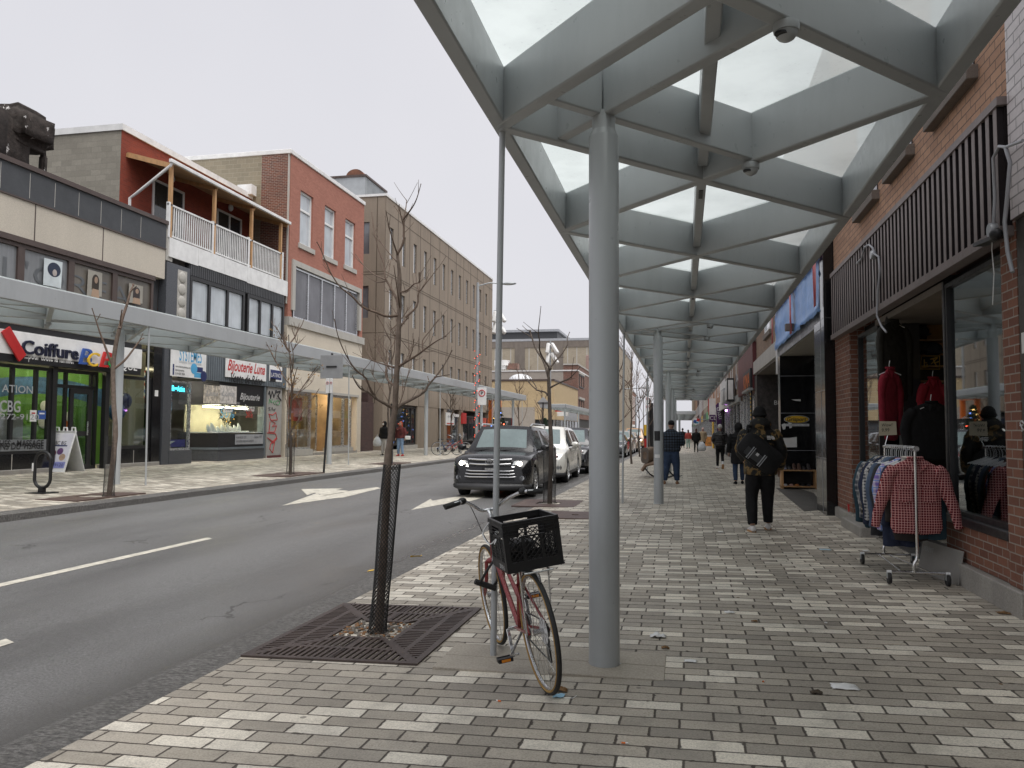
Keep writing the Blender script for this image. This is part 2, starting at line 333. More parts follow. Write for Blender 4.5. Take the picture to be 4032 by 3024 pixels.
M = dict(
 paver=paver(), asphalt=asphalt(), kerb=kerbm(), conc=conc('concrete'), soil=conc('soil', (.12, .10, .08)),
 line=mk('road_paint', (.56, .53, .45), .7, var=.25, vs=9, dirt=.75, bump=.2, bs=120),
 steel=mk('grey_painted_steel', (.405, .425, .435), .34, 0, .05, 1.2, spec=.5, dirt=.22, streak=True),
 frost=frosted(), galv=mk('galvanised_metal', (.42, .44, .45), .4, .6, .1), alu=mk('bare_aluminium', (.62, .63, .64), .28, .9, .08),
 chrome=mk('chrome', (.7, .7, .7), .12, 1, .05), black=mk('black_paint', (.018, .018, .019), .4, bump=.05), rubber=mk('black_rubber', (.02, .02, .02), .75, bump=.1),
 blackpl=mk('black_plastic', (.016, .016, .017), .38, spec=.4, bump=.06, bs=120), white=mk('white_paint', (.78, .78, .77), .45, dirt=.12), whitepl=mk('white_plastic', (.72, .73, .74), .45),
 rust=mk('rusted_cast_iron', (.066, .048, .042), .55, .2, .25, 4, bump=.25, bs=90), bark=mk('bark', (.175, .138, .112), .9, 0, .3, 18, bump=.6, bs=45, spec=.2),
 twig=mk('twig_bark', (.17, .125, .098), .85, 0, .25, 14, spec=.2), darkbark=mk('dark_bark', (.105, .086, .072), .9, 0, .3, 14, spec=.2), net=mk('black_plastic_net', (.012, .012, .012), .5),
 bred=mk('red_bicycle_paint', (.24, .028, .03), .3, .2, .1, coat=.5), gum=mk('tan_tyre_wall', (.33, .20, .06), .7), amber=mk('amber_reflector', (.75, .25, .02), .25), spoke=mk('spoke_steel', (.5, .5, .5), .25, .9),
 brk=brick('red_brown_brick', (.27, .115, .072), (.185, .075, .05), (.34, .30, .26), ms=.012),
 brkO=brick('orange_brown_brick', (.56, .33, .21), (.44, .25, .16), (.13, .10, .08), w=.24, h=.085, ms=.012, dirt=.3),
 brkW=brick('white_glazed_brick', (.66, .61, .60), (.58, .53, .52), (.22, .2, .19), w=.24, h=.085, ms=.014, rough=.4, dirt=.1),
 brkR=brick('bright_red_brick', (.30, .055, .028), (.225, .042, .024), (.22, .09, .06), ms=.008, dirt=.15), brkP=brick('pink_red_brick', (.46, .195, .14), (.39, .16, .115), (.40, .22, .17), ms=.008, dirt=.18),
 brkOld=brick('old_dark_brick', (.24, .085, .055), (.13, .055, .045), (.40, .33, .27), ms=.02, var=.5), block=brick('concrete_block', (.36, .335, .28), (.29, .27, .225), (.27, .25, .21), .4, .2, .012, dirt=.4, off=.5),
 block2=brick('tan_concrete_block', (.33, .285, .205), (.27, .235, .17), (.42, .38, .30), .4, .2, .016, dirt=.35), brkY=brick('cream_yellow_brick', (.64, .49, .29), (.56, .42, .245), (.46, .37, .25), ms=.01, dirt=.18),
 brkG=brick('grey_painted_brick', (.46, .41, .36), (.41, .37, .32), (.37, .33, .29), ms=.01, dirt=.2), brkB=brick('beige_brick', (.45, .385, .29), (.38, .325, .25), (.34, .30, .24), .3, .1, .012, dirt=.35), brkD=brick('dark_purple_brick', (.095, .05, .045), (.06, .035, .034), (.13, .10, .09), ms=.012),
 brkT=brick('tan_brown_brick', (.33, .22, .15), (.25, .165, .115), (.24, .19, .15), ms=.012),
 aggr=conc('brown_exposed_aggregate', (.305, .25, .195), 1.3, .6, dirt=.4), agd=conc('brown_aggregate_groove', (.115, .088, .062), 1.3, .3), beige=conc('beige_panel', (.60, .545, .46), .8, .25, dirt=.2), cream=brick('cream_stone_tile', (.72, .645, .53), (.68, .61, .50), (.60, .53, .43), .6, .3, .006, rough=.6, bump=.15, dirt=.1),
 slate=mk('dark_slate_panel', (.062, .066, .072), .55, var=.12, bump=.1, spec=.4), brown=mk('brown_metal', (.085, .062, .055), .45, spec=.4, dirt=.2), granite=mk('dark_granite', (.075, .08, .09), .35, var=.45, vs=30, spec=.5), blktile=mk('polished_black_tile', (.010, .010, .011), .12, var=.3, spec=.6, dirt=.12),
 charc=mk('charcoal_siding', (.05, .052, .056), .5), bluegrey=mk('blue_grey_siding', (.13, .155, .175), .5, dirt=.2), wood=mk('pine_lumber', (.48, .275, .125), .6, var=.2, vs=8, streak=True), ply=mk('plywood', (.42, .26, .13), .7, var=.2), cedar=mk('weathered_wood', (.25, .17, .12), .7, var=.3, vs=9, bump=.3),
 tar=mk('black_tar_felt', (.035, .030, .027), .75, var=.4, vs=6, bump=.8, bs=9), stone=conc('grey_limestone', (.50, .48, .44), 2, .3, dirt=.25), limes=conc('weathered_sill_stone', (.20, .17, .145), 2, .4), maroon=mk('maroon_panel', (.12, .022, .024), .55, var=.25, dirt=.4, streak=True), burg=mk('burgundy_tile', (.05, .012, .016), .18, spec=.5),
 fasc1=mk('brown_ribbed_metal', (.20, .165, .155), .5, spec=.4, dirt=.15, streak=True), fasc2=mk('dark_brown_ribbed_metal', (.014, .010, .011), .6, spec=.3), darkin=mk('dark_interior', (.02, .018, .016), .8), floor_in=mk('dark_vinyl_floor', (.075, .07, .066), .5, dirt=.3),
 tarp=mk('blue_tarpaulin', (.22, .42, .80), .42, var=.14, vs=9, bump=1.0, bs=5, streak=True), tape=mk('red_tape', (.48, .06, .07), .35, var=.35, vs=9, dirt=.3), pinktape=mk('tape_over_tarpaulin', (.52, .22, .22), .4, var=.25, vs=9),
 glass=glassm('shop_glass'), rglass=glassm('street_reflecting_glass', refl=.75), dglass=glassm('tinted_glass', (.5, .52, .52), .5, .5), skyp=pane('blind_window', (.46, .50, .53), .1), darkp=pane('dark_window', (.03, .034, .038), .05), greyp=pane('grey_window', (.17, .175, .19), .08), frostp=pane('film_window', (.21, .22, .23), .2, .5), blindb=pane('brown_blind_window', (.15, .135, .115), .3, .4), shade=pane('grey_screened_window', (.15, .15, .165), .25, .4),
 red=mk('red_plastic', (.50, .025, .025), .4), orange=mk('orange_letters', (.75, .17, .02), .45), yellow=mk('yellow_plastic', (.80, .50, .04), .4), blue=mk('blue_plastic', (.04, .10, .36), .4), lblue=mk('light_blue_print', (.08, .36, .62), .5), green=mk('green_plastic', (.03, .30, .09), .4), purple=mk('purple_cloth', (.075, .018, .105), .7, var=.2, bump=.2, bs=12), navy=mk('navy_print', (.02, .03, .12), .5), pgrey=mk('printed_grey', (.35, .36, .38), .5), pblk=mk('printed_black', (.012, .012, .014), .5), lilac=mk('lilac_print', (.25, .27, .55), .5),
 silver=mk('silver_print', (.55, .55, .55), .5), skin=mk('skin', (.42, .25, .18), .55, var=.08), paper=mk('white_paper', (.75, .75, .74), .7), gold=mk('gold_print', (.55, .36, .08), .5))
# ---------------------------------------------------------------- sky and light
w = bpy.data.worlds.new('World'); S.world = w; w.use_nodes = True; nt = w.node_tree; nt.nodes.clear()
N = nt.nodes.new; Lk = nt.links.new
sky = N('ShaderNodeTexSky'); sky.sky_type = 'NISHITA'; sky.sun_disc = False; sky.sun_elevation = radians(52); sky.sun_rotation = radians(130); sky.air_density = 1.5; sky.dust_density = 3; sky.ozone_density = 1
hs = N('ShaderNodeHueSaturation'); hs.inputs['Saturation'].default_value = .12; Lk(sky.outputs[0], hs.inputs['Color'])
tc = N('ShaderNodeTexCoord'); ns = N('ShaderNodeTexNoise'); ns.inputs['Scale'].default_value = 1.6; ns.inputs['Detail'].default_value = 4; Lk(tc.outputs['Generated'], ns.inputs['Vector'])
rp = N('ShaderNodeValToRGB'); rp.color_ramp.elements[0].position = .3; rp.color_ramp.elements[0].color = (3.5, 3.51, 3.81, 1); rp.color_ramp.elements[1].position = .7; rp.color_ramp.elements[1].color = (3.98, 3.95, 4.18, 1); Lk(ns.outputs[0], rp.inputs[0])
mx = N('ShaderNodeMix'); mx.data_type = 'RGBA'; mx.inputs[0].default_value = .9; Lk(hs.outputs[0], mx.inputs[6]); Lk(rp.outputs[0], mx.inputs[7])   # a closed layer of cloud under the clear sky
bg = N('ShaderNodeBackground'); bg.inputs[1].default_value = .1; Lk(mx.outputs[2], bg.inputs[0]); wo = N('ShaderNodeOutputWorld'); Lk(bg.outputs[0], wo.inputs[0])
sl = bpy.data.lights.new('sun', 'SUN'); so = bpy.data.objects.new('sun', sl); COL.objects.link(so); sl.energy = 1.5; sl.angle = radians(50); sl.color = (1, .975, .94)
so.rotation_euler = Vector((.36, -.30, 1)).to_track_quat('Z', 'Y').to_euler(); so.location = (-20, 0, 40)
S.view_settings.view_transform = 'Standard'; S.view_settings.look = 'None'; S.view_settings.exposure = 0.98; S.view_settings.gamma = 1
S.cycles.max_bounces = 8; S.cycles.transparent_max_bounces = 16; S.cycles.caustics_reflective = False; S.cycles.caustics_refractive = False
try: S.cycles.use_denoising = True; S.cycles.sample_clamp_indirect = 4
except Exception: pass
# ---------------------------------------------------------------- ground
Y0, Y1 = -12, 420
G().box(-900, 900, -300, 1500, -1.2, -.45).obj('terrain', M['soil'], kind='structure')
g = G(); xs = [-3.3, -5, -6.85, -8.6, -10.4]
for a, b in zip(xs, xs[1:]): g.quad((b, Y0, gz(b+1e-4)), (a, Y0, gz(a-1e-4)), (a, Y1, gz(a-1e-4)), (b, Y1, gz(b+1e-4)))
g.quad((-80, 73, -.02), (-10.4, 73, -.001), (-10.4, 85, -.001), (-80, 85, -.02))
for a, b in ((-3.3, -10.4),): g.quad((a, Y0, -.44), (b, Y0, -.44), (b, Y1, -.44), (a, Y1, -.44))
g.obj('road', M['asphalt'], kind='structure')
g = G(); zr = lambda x: .02*x
xs = [-2.93, 0, 2.6, 9]; g.rings([[(x, Y0, zr(x)) for x in xs] + [(9, Y0, -.3), (-2.93, Y0, -.3)], [(x, Y1, zr(x)) for x in xs] + [(9, Y1, -.3), (-2.93, Y1, -.3)]]); g.obj('pavement_right', M['paver'], kind='structure')
g = G(); P = [(-2.935, -.062), (-3.22, -.070), (-3.285, -.082), (-3.31, -.11), (-3.315, -.4), (-2.935, -.4)]
g.rings([[(x, Y0, z) for x, z in P], [(x, Y1, z) for x, z in P]]); g.obj('kerb_right', M['kerb'], kind='structure', sm=40)
def lside(ya, yb, nm):
    g = G(); xs = [-24, -17, -10.7]; f = lambda x: .13+.02*(-10.4-x)
    g.rings([[(x, y, f(x)) for x in xs] + [(-10.7, y, -.3), (-24, y, -.3)] for y in (ya, yb)]); g.obj('pavement_left', M['paver'], kind='structure')
    g = G(); P = [(-10.70, .134), (-10.46, .130), (-10.40, .105), (-10.38, -.3), (-10.70, -.3)]
    r = []; n = max(2, int((yb-ya)/.5))
    for i in range(n+1):
        y = ya+(yb-ya)*i/n; r.append([(x, y, z+(R.uniform(-.008, .008) if 0 < k < 3 else 0)) for k, (x, z) in enumerate(P)])
    g.rings(r); g.obj('kerb_left', M['kerb'], kind='structure', sm=40)
lside(Y0, 71.5, ''); lside(86.5, Y1, '')
# slab round the canopy foot
g = G(); g.box(-1.56, -.82, 4.92, 5.20, -.1, zr(-1.2)+.012).box(-1.56, -.82, 5.212, 5.5, -.1, zr(-1.2)+.012).box(-.81, -.12, 4.92, 5.20, -.1, zr(-.45)+.012).box(-.81, -.12, 5.212, 5.5, -.1, zr(-.45)+.012)
g.obj('footing_slab', conc('pavement_concrete', (.40, .36, .30), 2, .25, dirt=.3, streak=False), kind='structure', bev=.004)
# markings (paint sheets 4 mm above the asphalt)
def paint(polys):
    g = G()
    for p in polys: g.poly([(q.x, q.y, gz(q.x)+.004) for q in p])
    return g.obj('road_marking', M['line'], kind='structure')
rd = lambda k, x, y, z=-.1: Z_(z, k, x, y)
paint([[Vector((-6.9, -2, 0)), Vector((-6.76, -2, 0)), Vector((-6.70, 10.55, 0)), Vector((-6.84, 10.62, 0))],
       [Vector((-5.12, -1, 0)), Vector((-4.98, -1, 0)), Vector((-4.93, 5.19, 0)), Vector((-5.07, 5.26, 0))]])
ar = [(390, 345), (640, 262), (660, 272), (700, 270), (1075, 213), (1105, 220), (835, 283), (760, 291)]
br = [(525, 240), (825, 228), (790, 240), (870, 240), (830, 255), (700, 277), (625, 260), (570, 276)]
paint([[rd('L', *p, z=-.06) for p in ar], [rd('L', *p, z=-.06) for p in br]])
paint([[rd('L', *p, z=-.14) for p in ((1323, 388), (1465, 308), (1480, 320), (1650, 290), (1850, 255), (1860, 290), (1760, 320), (1660, 325))]])
for k, pts in enumerate((((1005, 783), (1020, 774), (1062, 768), (1050, 776)), ((1316, 712), (1400, 713), (1405, 718), (1320, 718)))):
    g = G(); P = [gnd('L', *p) for p in pts]; g.poly([(q.x, q.y, gz(q.x)+.006 if q.x > -3.3 else gz(q.x)+.005) for q in P]); g.obj('road_marking', M['yellow'], kind='structure')
# ---------------------------------------------------------------- street canopy
def canopy(label, xe, xb, xc, z0, yn, n, sp, cols, poles, light, simple=False):
    """a steel diagrid roof: xe street edge, xb building edge, xc column line"""
    t = thing('street_canopy', label, 'canopy', (xc, cols[0], gz(xc)), 'street canopies')
    hw, hh = .10, .38; zc = z0+hh/2; xm = (xe+xb)/2; st = M['steel']; Ye = yn+sp*n
    g = G(); g.beam((xe, yn-.05, zc+.004), (xe, Ye+.05, zc+.004), hw, hh); g.obj('edge_beam', st, t, bev=.012)
    g = G(); g.beam((xb, yn-.05, zc+.004), (xb, Ye+.05, zc+.004), hw, hh); g.obj('edge_beam', st, t, bev=.012)
    for y in (yn, Ye):
        G().beam((xe, y, zc-.003), (xb, y, zc-.003), hw, hh).obj('end_beam', st, t, bev=.012)
    al = G()
    for k in range(n):
        a, b = yn+sp*k, yn+sp*(k+1)
        for j, (p, q) in enumerate((((xe, a), (xb, b)), ((xb, a), (xe, b)))):
            gg = al if simple else G(); gg.beam((*p, zc+j*.0022-.0011), (*q, zc+j*.0022-.0011), hw, hh)
            if not simple: gg.obj('cross_beam', st, t, bev=.012)
        c0 = (a+b)/2
        if k < n-1 and not simple:
            G().beam((xm, c0+.10, z0+.235), (xm, c0+sp-.10, z0+.235), .085, .28).obj('spine_beam', st, t, bev=.01)
            if k % 2 == 0: G().box(xm-.018, xm+.018, c0+.55, c0+.80, z0+.088, z0+.10).obj('vent_slot', M['black'], t)
        if not simple:
            zt = z0+hh+.012
            for pts in (((xe, a), (xe, b), (xm, c0)), ((xb, a), (xb, b), (xm, c0))):
                G().prism([(x, y, zt) for x, y in pts], (0, 0, .018)).obj('glass_panel', M['frost'], t)
            cc = c0-sp
            if k:
                for x in (xe, xb): G().prism([(x, a, zt), (xm, cc, zt), (xm, c0, zt)], (0, 0, .018)).obj('glass_panel', M['frost'], t)
            else:
                for x in (xe, xb): G().prism([(x, a, zt), (xm, a, zt), (xm, c0, zt)], (0, 0, .018)).obj('glass_panel', M['frost'], t)
    if simple:
        al.obj('cross_beam', st, t, bev=.012); zt = z0+hh+.012; G().box(xe, xb, yn, Ye, zt, zt+.018).obj('glass_panel', M['frost'], t)
    sg = 1 if xb > xe else -1
    if not simple:
        for k in range(1, 8):
            for x, s_ in ((xe, 1), (xb, -1)): G().tube([(x+s_*(xb-xe)/abs(xb-xe)*.055, yn+sp*k-.066, z0+.02), (x+s_*(xb-xe)/abs(xb-xe)*.055, yn+sp*k-.066, z0+hh-.02)], .007, 6).obj('weld_bead', M['galv'], t, sm=60)
    for y in cols:
        g = G(); zb = gz(xc); tp = z0-.005
        lean = .05 if not simple else 0
        prof = [(.108, zb-.02), (.108, zb+.012), (.098, zb+.013), (.098, tp-.115), (.094, tp-.108), (.078, tp-.07), (.076, tp-.066), (.076, tp+.05)]
        g.lathe([(r, z) for r, z in prof], (xc, y, 0), n=36); o = g.obj('column', st, t, sm=35)
        if not simple:
            for (dx, dy, tt) in ((1, 1, .742), (1, -1, .742), (-1, 1, .258), (-1, -1, .258)):
                e = (xc+(xb-xe)/2*dx*tt*sg*sg if False else xc+abs(xb-xe)/2*dx*sg*tt, y+sp/2*dy*tt)
                G().beam((xc+dx*sg*.03, y+dy*.03, zc+.006), (*e, zc+.006), .085, hh-.02).obj('strut', st, t, bev=.01)
                if dx == 1:
                    g = G(); c = (e[0], e[1], z0); g.lathe([(.062, .0), (.066, -.02), (.062, -.045)], c, n=20); g.ell((c[0], c[1], c[2]-.045), .056, .056, .05, 18, 8)
                    o = g.obj('downlight', M['whitepl'] if False else st, t, sm=50); G().lathe([(.03, 0), (.03, -.012)], (c[0]-.03, c[1]-.035, c[2]-.06), n=14).obj('lens', M['blackpl'], o)
    for y in poles:
        G().tube([(xe+.0-.04*sg, y, gz(xe)-.02), (xe, y, z0+.01)], .021, 14).obj('tie_rod', st, t, sm=50)
    return t
YC = [5.18+11.6*k for k in range(5)]
can = canopy('long grey steel canopy with frosted glass over the near pavement', -1.205, 1.545, -.50, 3.53, -.6, 19, 2.9, YC, [y+.08 for y in YC], 0)
YL = [16.3+11.45*k for k in range(4)]+[60.6]
canL = canopy('long grey steel canopy across the road in front of the salon and offices', -12.2, -14.95, -12.9, 3.84, 4.85, 20, 2.8625, YL, [y+.08 for y in YL], 0)
canR2 = canopy('far grey canopy over the pavement of the next block, beyond the walkers', -1.205, 1.545, -.5, 3.55, 100, 10, 5.8, [103, 115, 127], [], 0, True)
q = X_(-12.2, 'E', 1460, 1180)
canL2 = canopy('far grey canopy on the next block across the road, beside the yellow brick wall', -12.2, -14.95, -12.9, 3.9, q.y, 8, 5.8, [q.y+4, q.y+16], [], 0, True)
# stickers on the second column, scuff on the first
def sticker(name, xc, yc, r, a0, a1, z0, z1, mat, label, cat='sticker'):
    g = G(); n = 8; rr = [[(xc+(r)*cos(a0+(a1-a0)*i/n), yc+r*sin(a0+(a1-a0)*i/n), z) for i in range(n+1)] for z in (z0, z1)]
    rr2 = [[(xc+(r+.0015)*cos(a0+(a1-a0)*i/n), yc+(r+.0015)*sin(a0+(a1-a0)*i/n), z) for i in range(n+1)] for z in (z0, z1)]
    g.add([*rr[0], *rr[1][::-1]], []); v = []; g = G()
    g.rings([rr2[0], rr2[1]], cap=False, closed=False)
    return tag(g.obj(name, mat), label, cat)
sticker('sticker', -.5, YC[1], .0995, radians(215), radians(290), 1.28, 1.48, M['pblk'], 'torn black poster stuck on the second canopy column')
sticker('sticker', -.5, YC[1], .0995, radians(222), radians(288), .93, 1.0, M['paper'], 'small white sticker low on the second canopy column')
# ---------------------------------------------------------------- buildings on the right
XR = 2.57
def bx(name, mat, parent, x0, x1, y0, y1, z0, z1, **k): return G().box(x0, x1, y0, y1, z0, z1).obj(name, mat, parent, **k)
t = thing('white_brick_building', 'white glazed brick building with dark tile ground floor at the right edge of the photo', 'building', (4, 0, .05))
bx('wall', M['brkW'], t, 2.53, 7, -8, 6.88, 3.15, 9.5); bx('tile_wall', mk('dark_brown_tile', (.055, .047, .041), .5, dirt=.4, bump=.1), t, XR, 7, -8, 6.88, .42, 3.148); bx('concrete_base', M['conc'], t, 2.545, 7, -8, 6.90, -.1, .42, bev=.01)
g = G()
for z in (1.15, 1.95, 2.7): g.box(XR-.003, XR, -8, 6.86, z, z+.006)
for y in (5.2, 6.1): g.box(XR-.003, XR, y, y+.006, .45, 3.1)
g.obj('tile_joint', M['pblk'], t)
p = X_(XR-.006, 'T', 985, 330); q = X_(XR-.006, 'T', 996, 215)
tag(bx('poster', M['paper'], None, XR-.007, XR-.001, p.y-.55, p.y, p.z, q.z), 'white poster on the dark tile wall at the right edge', 'poster')
g = G()
for pts in (((988, 735), (975, 700), (985, 690), (996, 705)), ((975, 715), (990, 712)), ((985, 745), (996, 735))): g.tube([X_(XR-.004, 'T', *u) for u in pts], .006, 5)
g.obj('graffiti', M['silver'], t)
# --- brick clothes shop
t = thing('clothes_shop_building', 'brown brick shop with ribbed brown metal fascia behind the clothes rack', 'building', (3, 10.8, .05))
A0, A1 = 6.90, 14.56
bx('upper_wall', M['brkO'], t, XR, 8, A0-.015, A1, 4.17, 9.6)
G().box(XR, 3.0, A0, 7.22, .26, 3.5).obj('brick_pillar', M['brk'], t); G().box(XR, 3.05, 13.35, A1, .22, 4.165).obj('brick_pillar', M['brk'], t)
bx('brick_reveal', M['brk'], t, 2.75, 3.0, 13.2, 13.35, .25, 3.05)
bx('sill_wall', M['brk'], t, XR+.02, 2.95, 7.22, 8.86, .26, .60); bx('concrete_footing', M['conc'], t, XR-.05, 3.05, A0-.02, 8.86, -.1, .255, bev=.012); bx('concrete_footing', M['conc'], t, XR-.05, 3.1, 13.1, A1+.02, -.1, .215, bev=.02)
bx('concrete_footing', M['conc'], t, 2.35, 2.95, 11.75, 13.1, -.1, .19, bev=.02)
bx('window_sill', M['black'], t, XR-.01, 2.95, 7.22, 8.86, .60, .68, bev=.01)
fr = M['black']
def framed(par, X, y0, y1, z0, z1, w=.06, mat=None, gl=None, name='window', dep=.08, mull=()):
    mat = mat or fr; g = G(); g.box(X, X+dep, y0, y0+w, z0, z1).box(X, X+dep, y1-w, y1, z0, z1).box(X, X+dep, y0+w, y1-w, z0, z0+w).box(X, X+dep, y0+w, y1-w, z1-w, z1)
    for m in mull: g.box(X, X+dep, m-w/2, m+w/2, z0+w, z1-w)
    o = g.obj(name, mat, par); G().box(X+dep*.5-.004, X+dep*.5+.004, y0+w, y1-w, z0+w, z1-w).obj('pane', gl or M['glass'], o); return o
framed(t, 2.61, 7.22, 8.80, .68, 2.98, .045, gl=M['rglass'])
bx('door_frame', fr, t, 2.6, 2.67, 8.80, 8.86, .05, 3.02, bev=.006)
framed(t, 2.66, 11.9, 13.2, .25, 2.98, .05, gl=M['rglass'])
# recess: ceiling, display case, dark door post
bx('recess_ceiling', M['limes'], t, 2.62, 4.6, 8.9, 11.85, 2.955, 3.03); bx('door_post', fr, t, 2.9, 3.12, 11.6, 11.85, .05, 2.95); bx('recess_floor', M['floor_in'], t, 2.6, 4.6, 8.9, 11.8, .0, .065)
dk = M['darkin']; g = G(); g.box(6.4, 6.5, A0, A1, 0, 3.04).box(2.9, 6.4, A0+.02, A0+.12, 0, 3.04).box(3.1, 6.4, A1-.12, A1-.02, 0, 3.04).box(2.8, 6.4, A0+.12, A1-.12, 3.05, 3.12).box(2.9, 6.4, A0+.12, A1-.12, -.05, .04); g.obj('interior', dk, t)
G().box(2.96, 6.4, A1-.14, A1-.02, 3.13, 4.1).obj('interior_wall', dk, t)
# ribbed fascia
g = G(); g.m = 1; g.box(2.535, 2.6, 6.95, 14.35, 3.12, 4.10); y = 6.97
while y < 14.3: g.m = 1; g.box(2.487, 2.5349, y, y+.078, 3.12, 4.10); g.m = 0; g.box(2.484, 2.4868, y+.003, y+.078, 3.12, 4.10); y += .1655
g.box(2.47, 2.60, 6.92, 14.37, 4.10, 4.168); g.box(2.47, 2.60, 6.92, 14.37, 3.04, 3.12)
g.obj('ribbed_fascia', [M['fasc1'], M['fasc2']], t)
for a, b in (((2000, 290), (2095, 165)), ((1910, 400), (1962, 333)), ((1845, 487), (1888, 425))):
    p = X_(2.5, 'd', *a); q = X_(2.5, 'd', *b); y0, y1 = sorted((p.y, q.y)); o = bx('stone_sill', M['limes'], t, 2.47, 2.62, y0, y1, (p.z+q.z)/2, (p.z+q.z)/2+.13, bev=.008)
    bx('window', M['darkp'], t, 2.555, 2.59, y0+.08, y1-.08, (p.z+q.z)/2+.131, (p.z+q.z)/2+1.7)
bx('neon_lamp', emit('warm_lamp', (1, .75, .35), 6), t, 3.6, 3.66, 9.6, 9.72, 2.2, 2.26)
# display case behind the recess: caps, gold graphics, boxes
Yd = 11.86
def dp(x, y): return Y_(Yd, 'T', x, y)
t2 = thing('display_case', 'glazed display case of caps and bags inside the clothes shop entrance', 'display case', (3.5, Yd+.2, .06))
p0, p1 = dp(400, 930), dp(640, 100); g = G(); g.box(p0.x, p1.x, Yd+.30, Yd+.34, .06, p1.z); g.box(p0.x, p0.x+.03, Yd, Yd+.3, .06, p1.z)
g.obj('case_frame', fr, t2)
for y in (260, 400, 480):
    z = dp(450, y).z; bx('shelf', M['ply'], t2, p0.x+.03, p1.x, Yd+.02, Yd+.3, z, z+.02)
M['lit'] = mk('warm_board', (.36, .20, .06), .6); bx('board', M['lit'], t2, p0.x+.3, p1.x, Yd+.28, Yd+.299, dp(450, 260).z, dp(450, 100).z); bx('board', mk('tan_box_print', (.5, .28, .12), .6), t2, p0.x+.06, p1.x, Yd+.27, Yd+.298, dp(450, 330).z, dp(450, 262).z)
g = G()
for pts in (((447, 342), (545, 342), (545, 412), (443, 412), (447, 342)), ((463, 360), (463, 402)), ((463, 378), (478, 378)), ((452, 402), (478, 402), (478, 385)), ((495, 360), (530, 350)), ((500, 385), (535, 350)), ((510, 358), (530, 400)), ((515, 380), (540, 372))): g.tube([dp(*u)+Vector((0, .01, 0)) for u in pts], .008, 5)
g.obj('gold_print', M['gold'], t2)
for k, (x, y) in enumerate(((447, 215), (450, 300), (520, 310))):
    c = dp(x, y); g = G(); g.ell(c+Vector((0, .12, .02)), .13, .13, .10, 14, 8); g.box(c.x-.11, c.x+.11, Yd-.05, Yd+.08, c.z-.04, c.z-.025); tag(g.obj('cap', mk('dark_cap', (.03, .035, .045), .8), sm=50), ('navy', 'black', 'charcoal')[k]+' cap on the '+('upper', 'lower left', 'lower right')[k]+' shelf of the display case', 'cap', 'caps in the display case')
# conduits
def conduit(pts, key, X, boxat, lab):
    tt = thing('electrical_conduit', lab, 'conduit', tuple(X_(X, key, *pts[0])))
    G().tube([X_(X, key, *p) for p in pts], .013, 8).obj('cable', M['pgrey'], tt, sm=60)
    c = X_(X, key, *boxat); G().lathe([(.055, -.03), (.06, 0), (.055, .03)], c, 'x', 18).obj('junction_box', M['galv'], tt, sm=40)
    G().tube([c, c+Vector((0, .03, -.15)), c+Vector((0, .0, -.35)), c+Vector((0, .05, -.6))], .004, 5).obj('loose_wire', M['white'], tt); return tt
conduit(((460, 635), (510, 580), (545, 460), (590, 435), (630, 470), (645, 530), (690, 560), (702, 700), (680, 950), (672, 1180), (720, 1290), (770, 1350)), 'V', 2.46, (632, 540), 'grey cable and round junction box hanging down the middle of the ribbed fascia')
cc = conduit(((2205, 855), (2100, 895), (2060, 890), (2025, 960), (2035, 1200), (2028, 1370)), 'H', 2.46, (2022, 1400), 'grey cable and junction box with broken lamp at the near end of the fascia')
G().tube([X_(2.46, 'H', *p) for p in ((2100, 895), (2128, 990), (2110, 1200), (2095, 1350), (2112, 1530), (2142, 1655))], .016, 8).obj('cable', M['pgrey'], cc, sm=60)
a = X_(2.44, 'H', 1940, 1490); b = X_(2.44, 'H', 2060, 1440); G().beam(a, b, .10, .03).obj('lamp_bracket', M['blackpl'], cc); G().ell(b+Vector((-.02, 0, .02)), .05, .06, .05).obj('lamp_joint', M['blackpl'], cc, sm=60)
# --- black tiled shop with blue tarpaulin
t = thing('black_tile_shop_building', 'black tiled shop whose sign is covered with blue tarpaulin', 'building', (3, 18.5, .05))
B0, B1 = 14.6, 22.3
G().box(2.40, 3.3, B0, 15.65, .05, 3.46).box(2.40, 2.9, B0, 14.98, 3.46, 5.2).obj('black_pillar', M['blktile'], t, bev=.004)
g = G(); g.box(2.396, 2.399, B0+.36, B0+.375, .05, 5.1)
for z in (1.02, 2.2, 3.3): g.box(2.396, 2.399, B0, 15.6, z, z+.008)
g.obj('tile_joint', M['pgrey'], t)
bx('upper_wall', M['brk'], t, XR+.02, 8, B0, B1, 3.62, 8.6); bx('recess_ceiling', conc('stained_soffit', (.42, .39, .34), 3, .1, dirt=.3, streak=False), t, 2.5, 3.7, 15.65, 21.9, 3.42, 3.46)
bx('fascia_box', M['galv'], t, 2.47, 2.75, 14.98, 21.95, 3.46, 4.75); bx('marble_band', mk('streaked_metal_band', (.40, .40, .41), .4, .3, .35, 5, dirt=.4), t, 2.462, 2.469, 15.0, 22.1, 3.44, 3.66)
bx('black_tile_wall', M['blktile'], t, 2.44, 3.36, 21.45, 21.9, .05, 3.42); g = G()
for z in (1.0, 1.95, 2.9): bx('tile_joint', M['pgrey'], t, 2.45, 3.3, 21.444, 21.449, z, z+.01)
bx('white_pilaster', M['white'], t, 2.43, 2.50, 21.9, 22.25, 3.0, 4.6)
framed(t, 3.28, 15.66, 21.44, .4, 3.40, .07, M['alu'], M['dglass'], mull=(17.5, 19.4)); bx('stall_riser', M['blktile'], t, 3.25, 3.4, 15.66, 21.44, .03, .4)
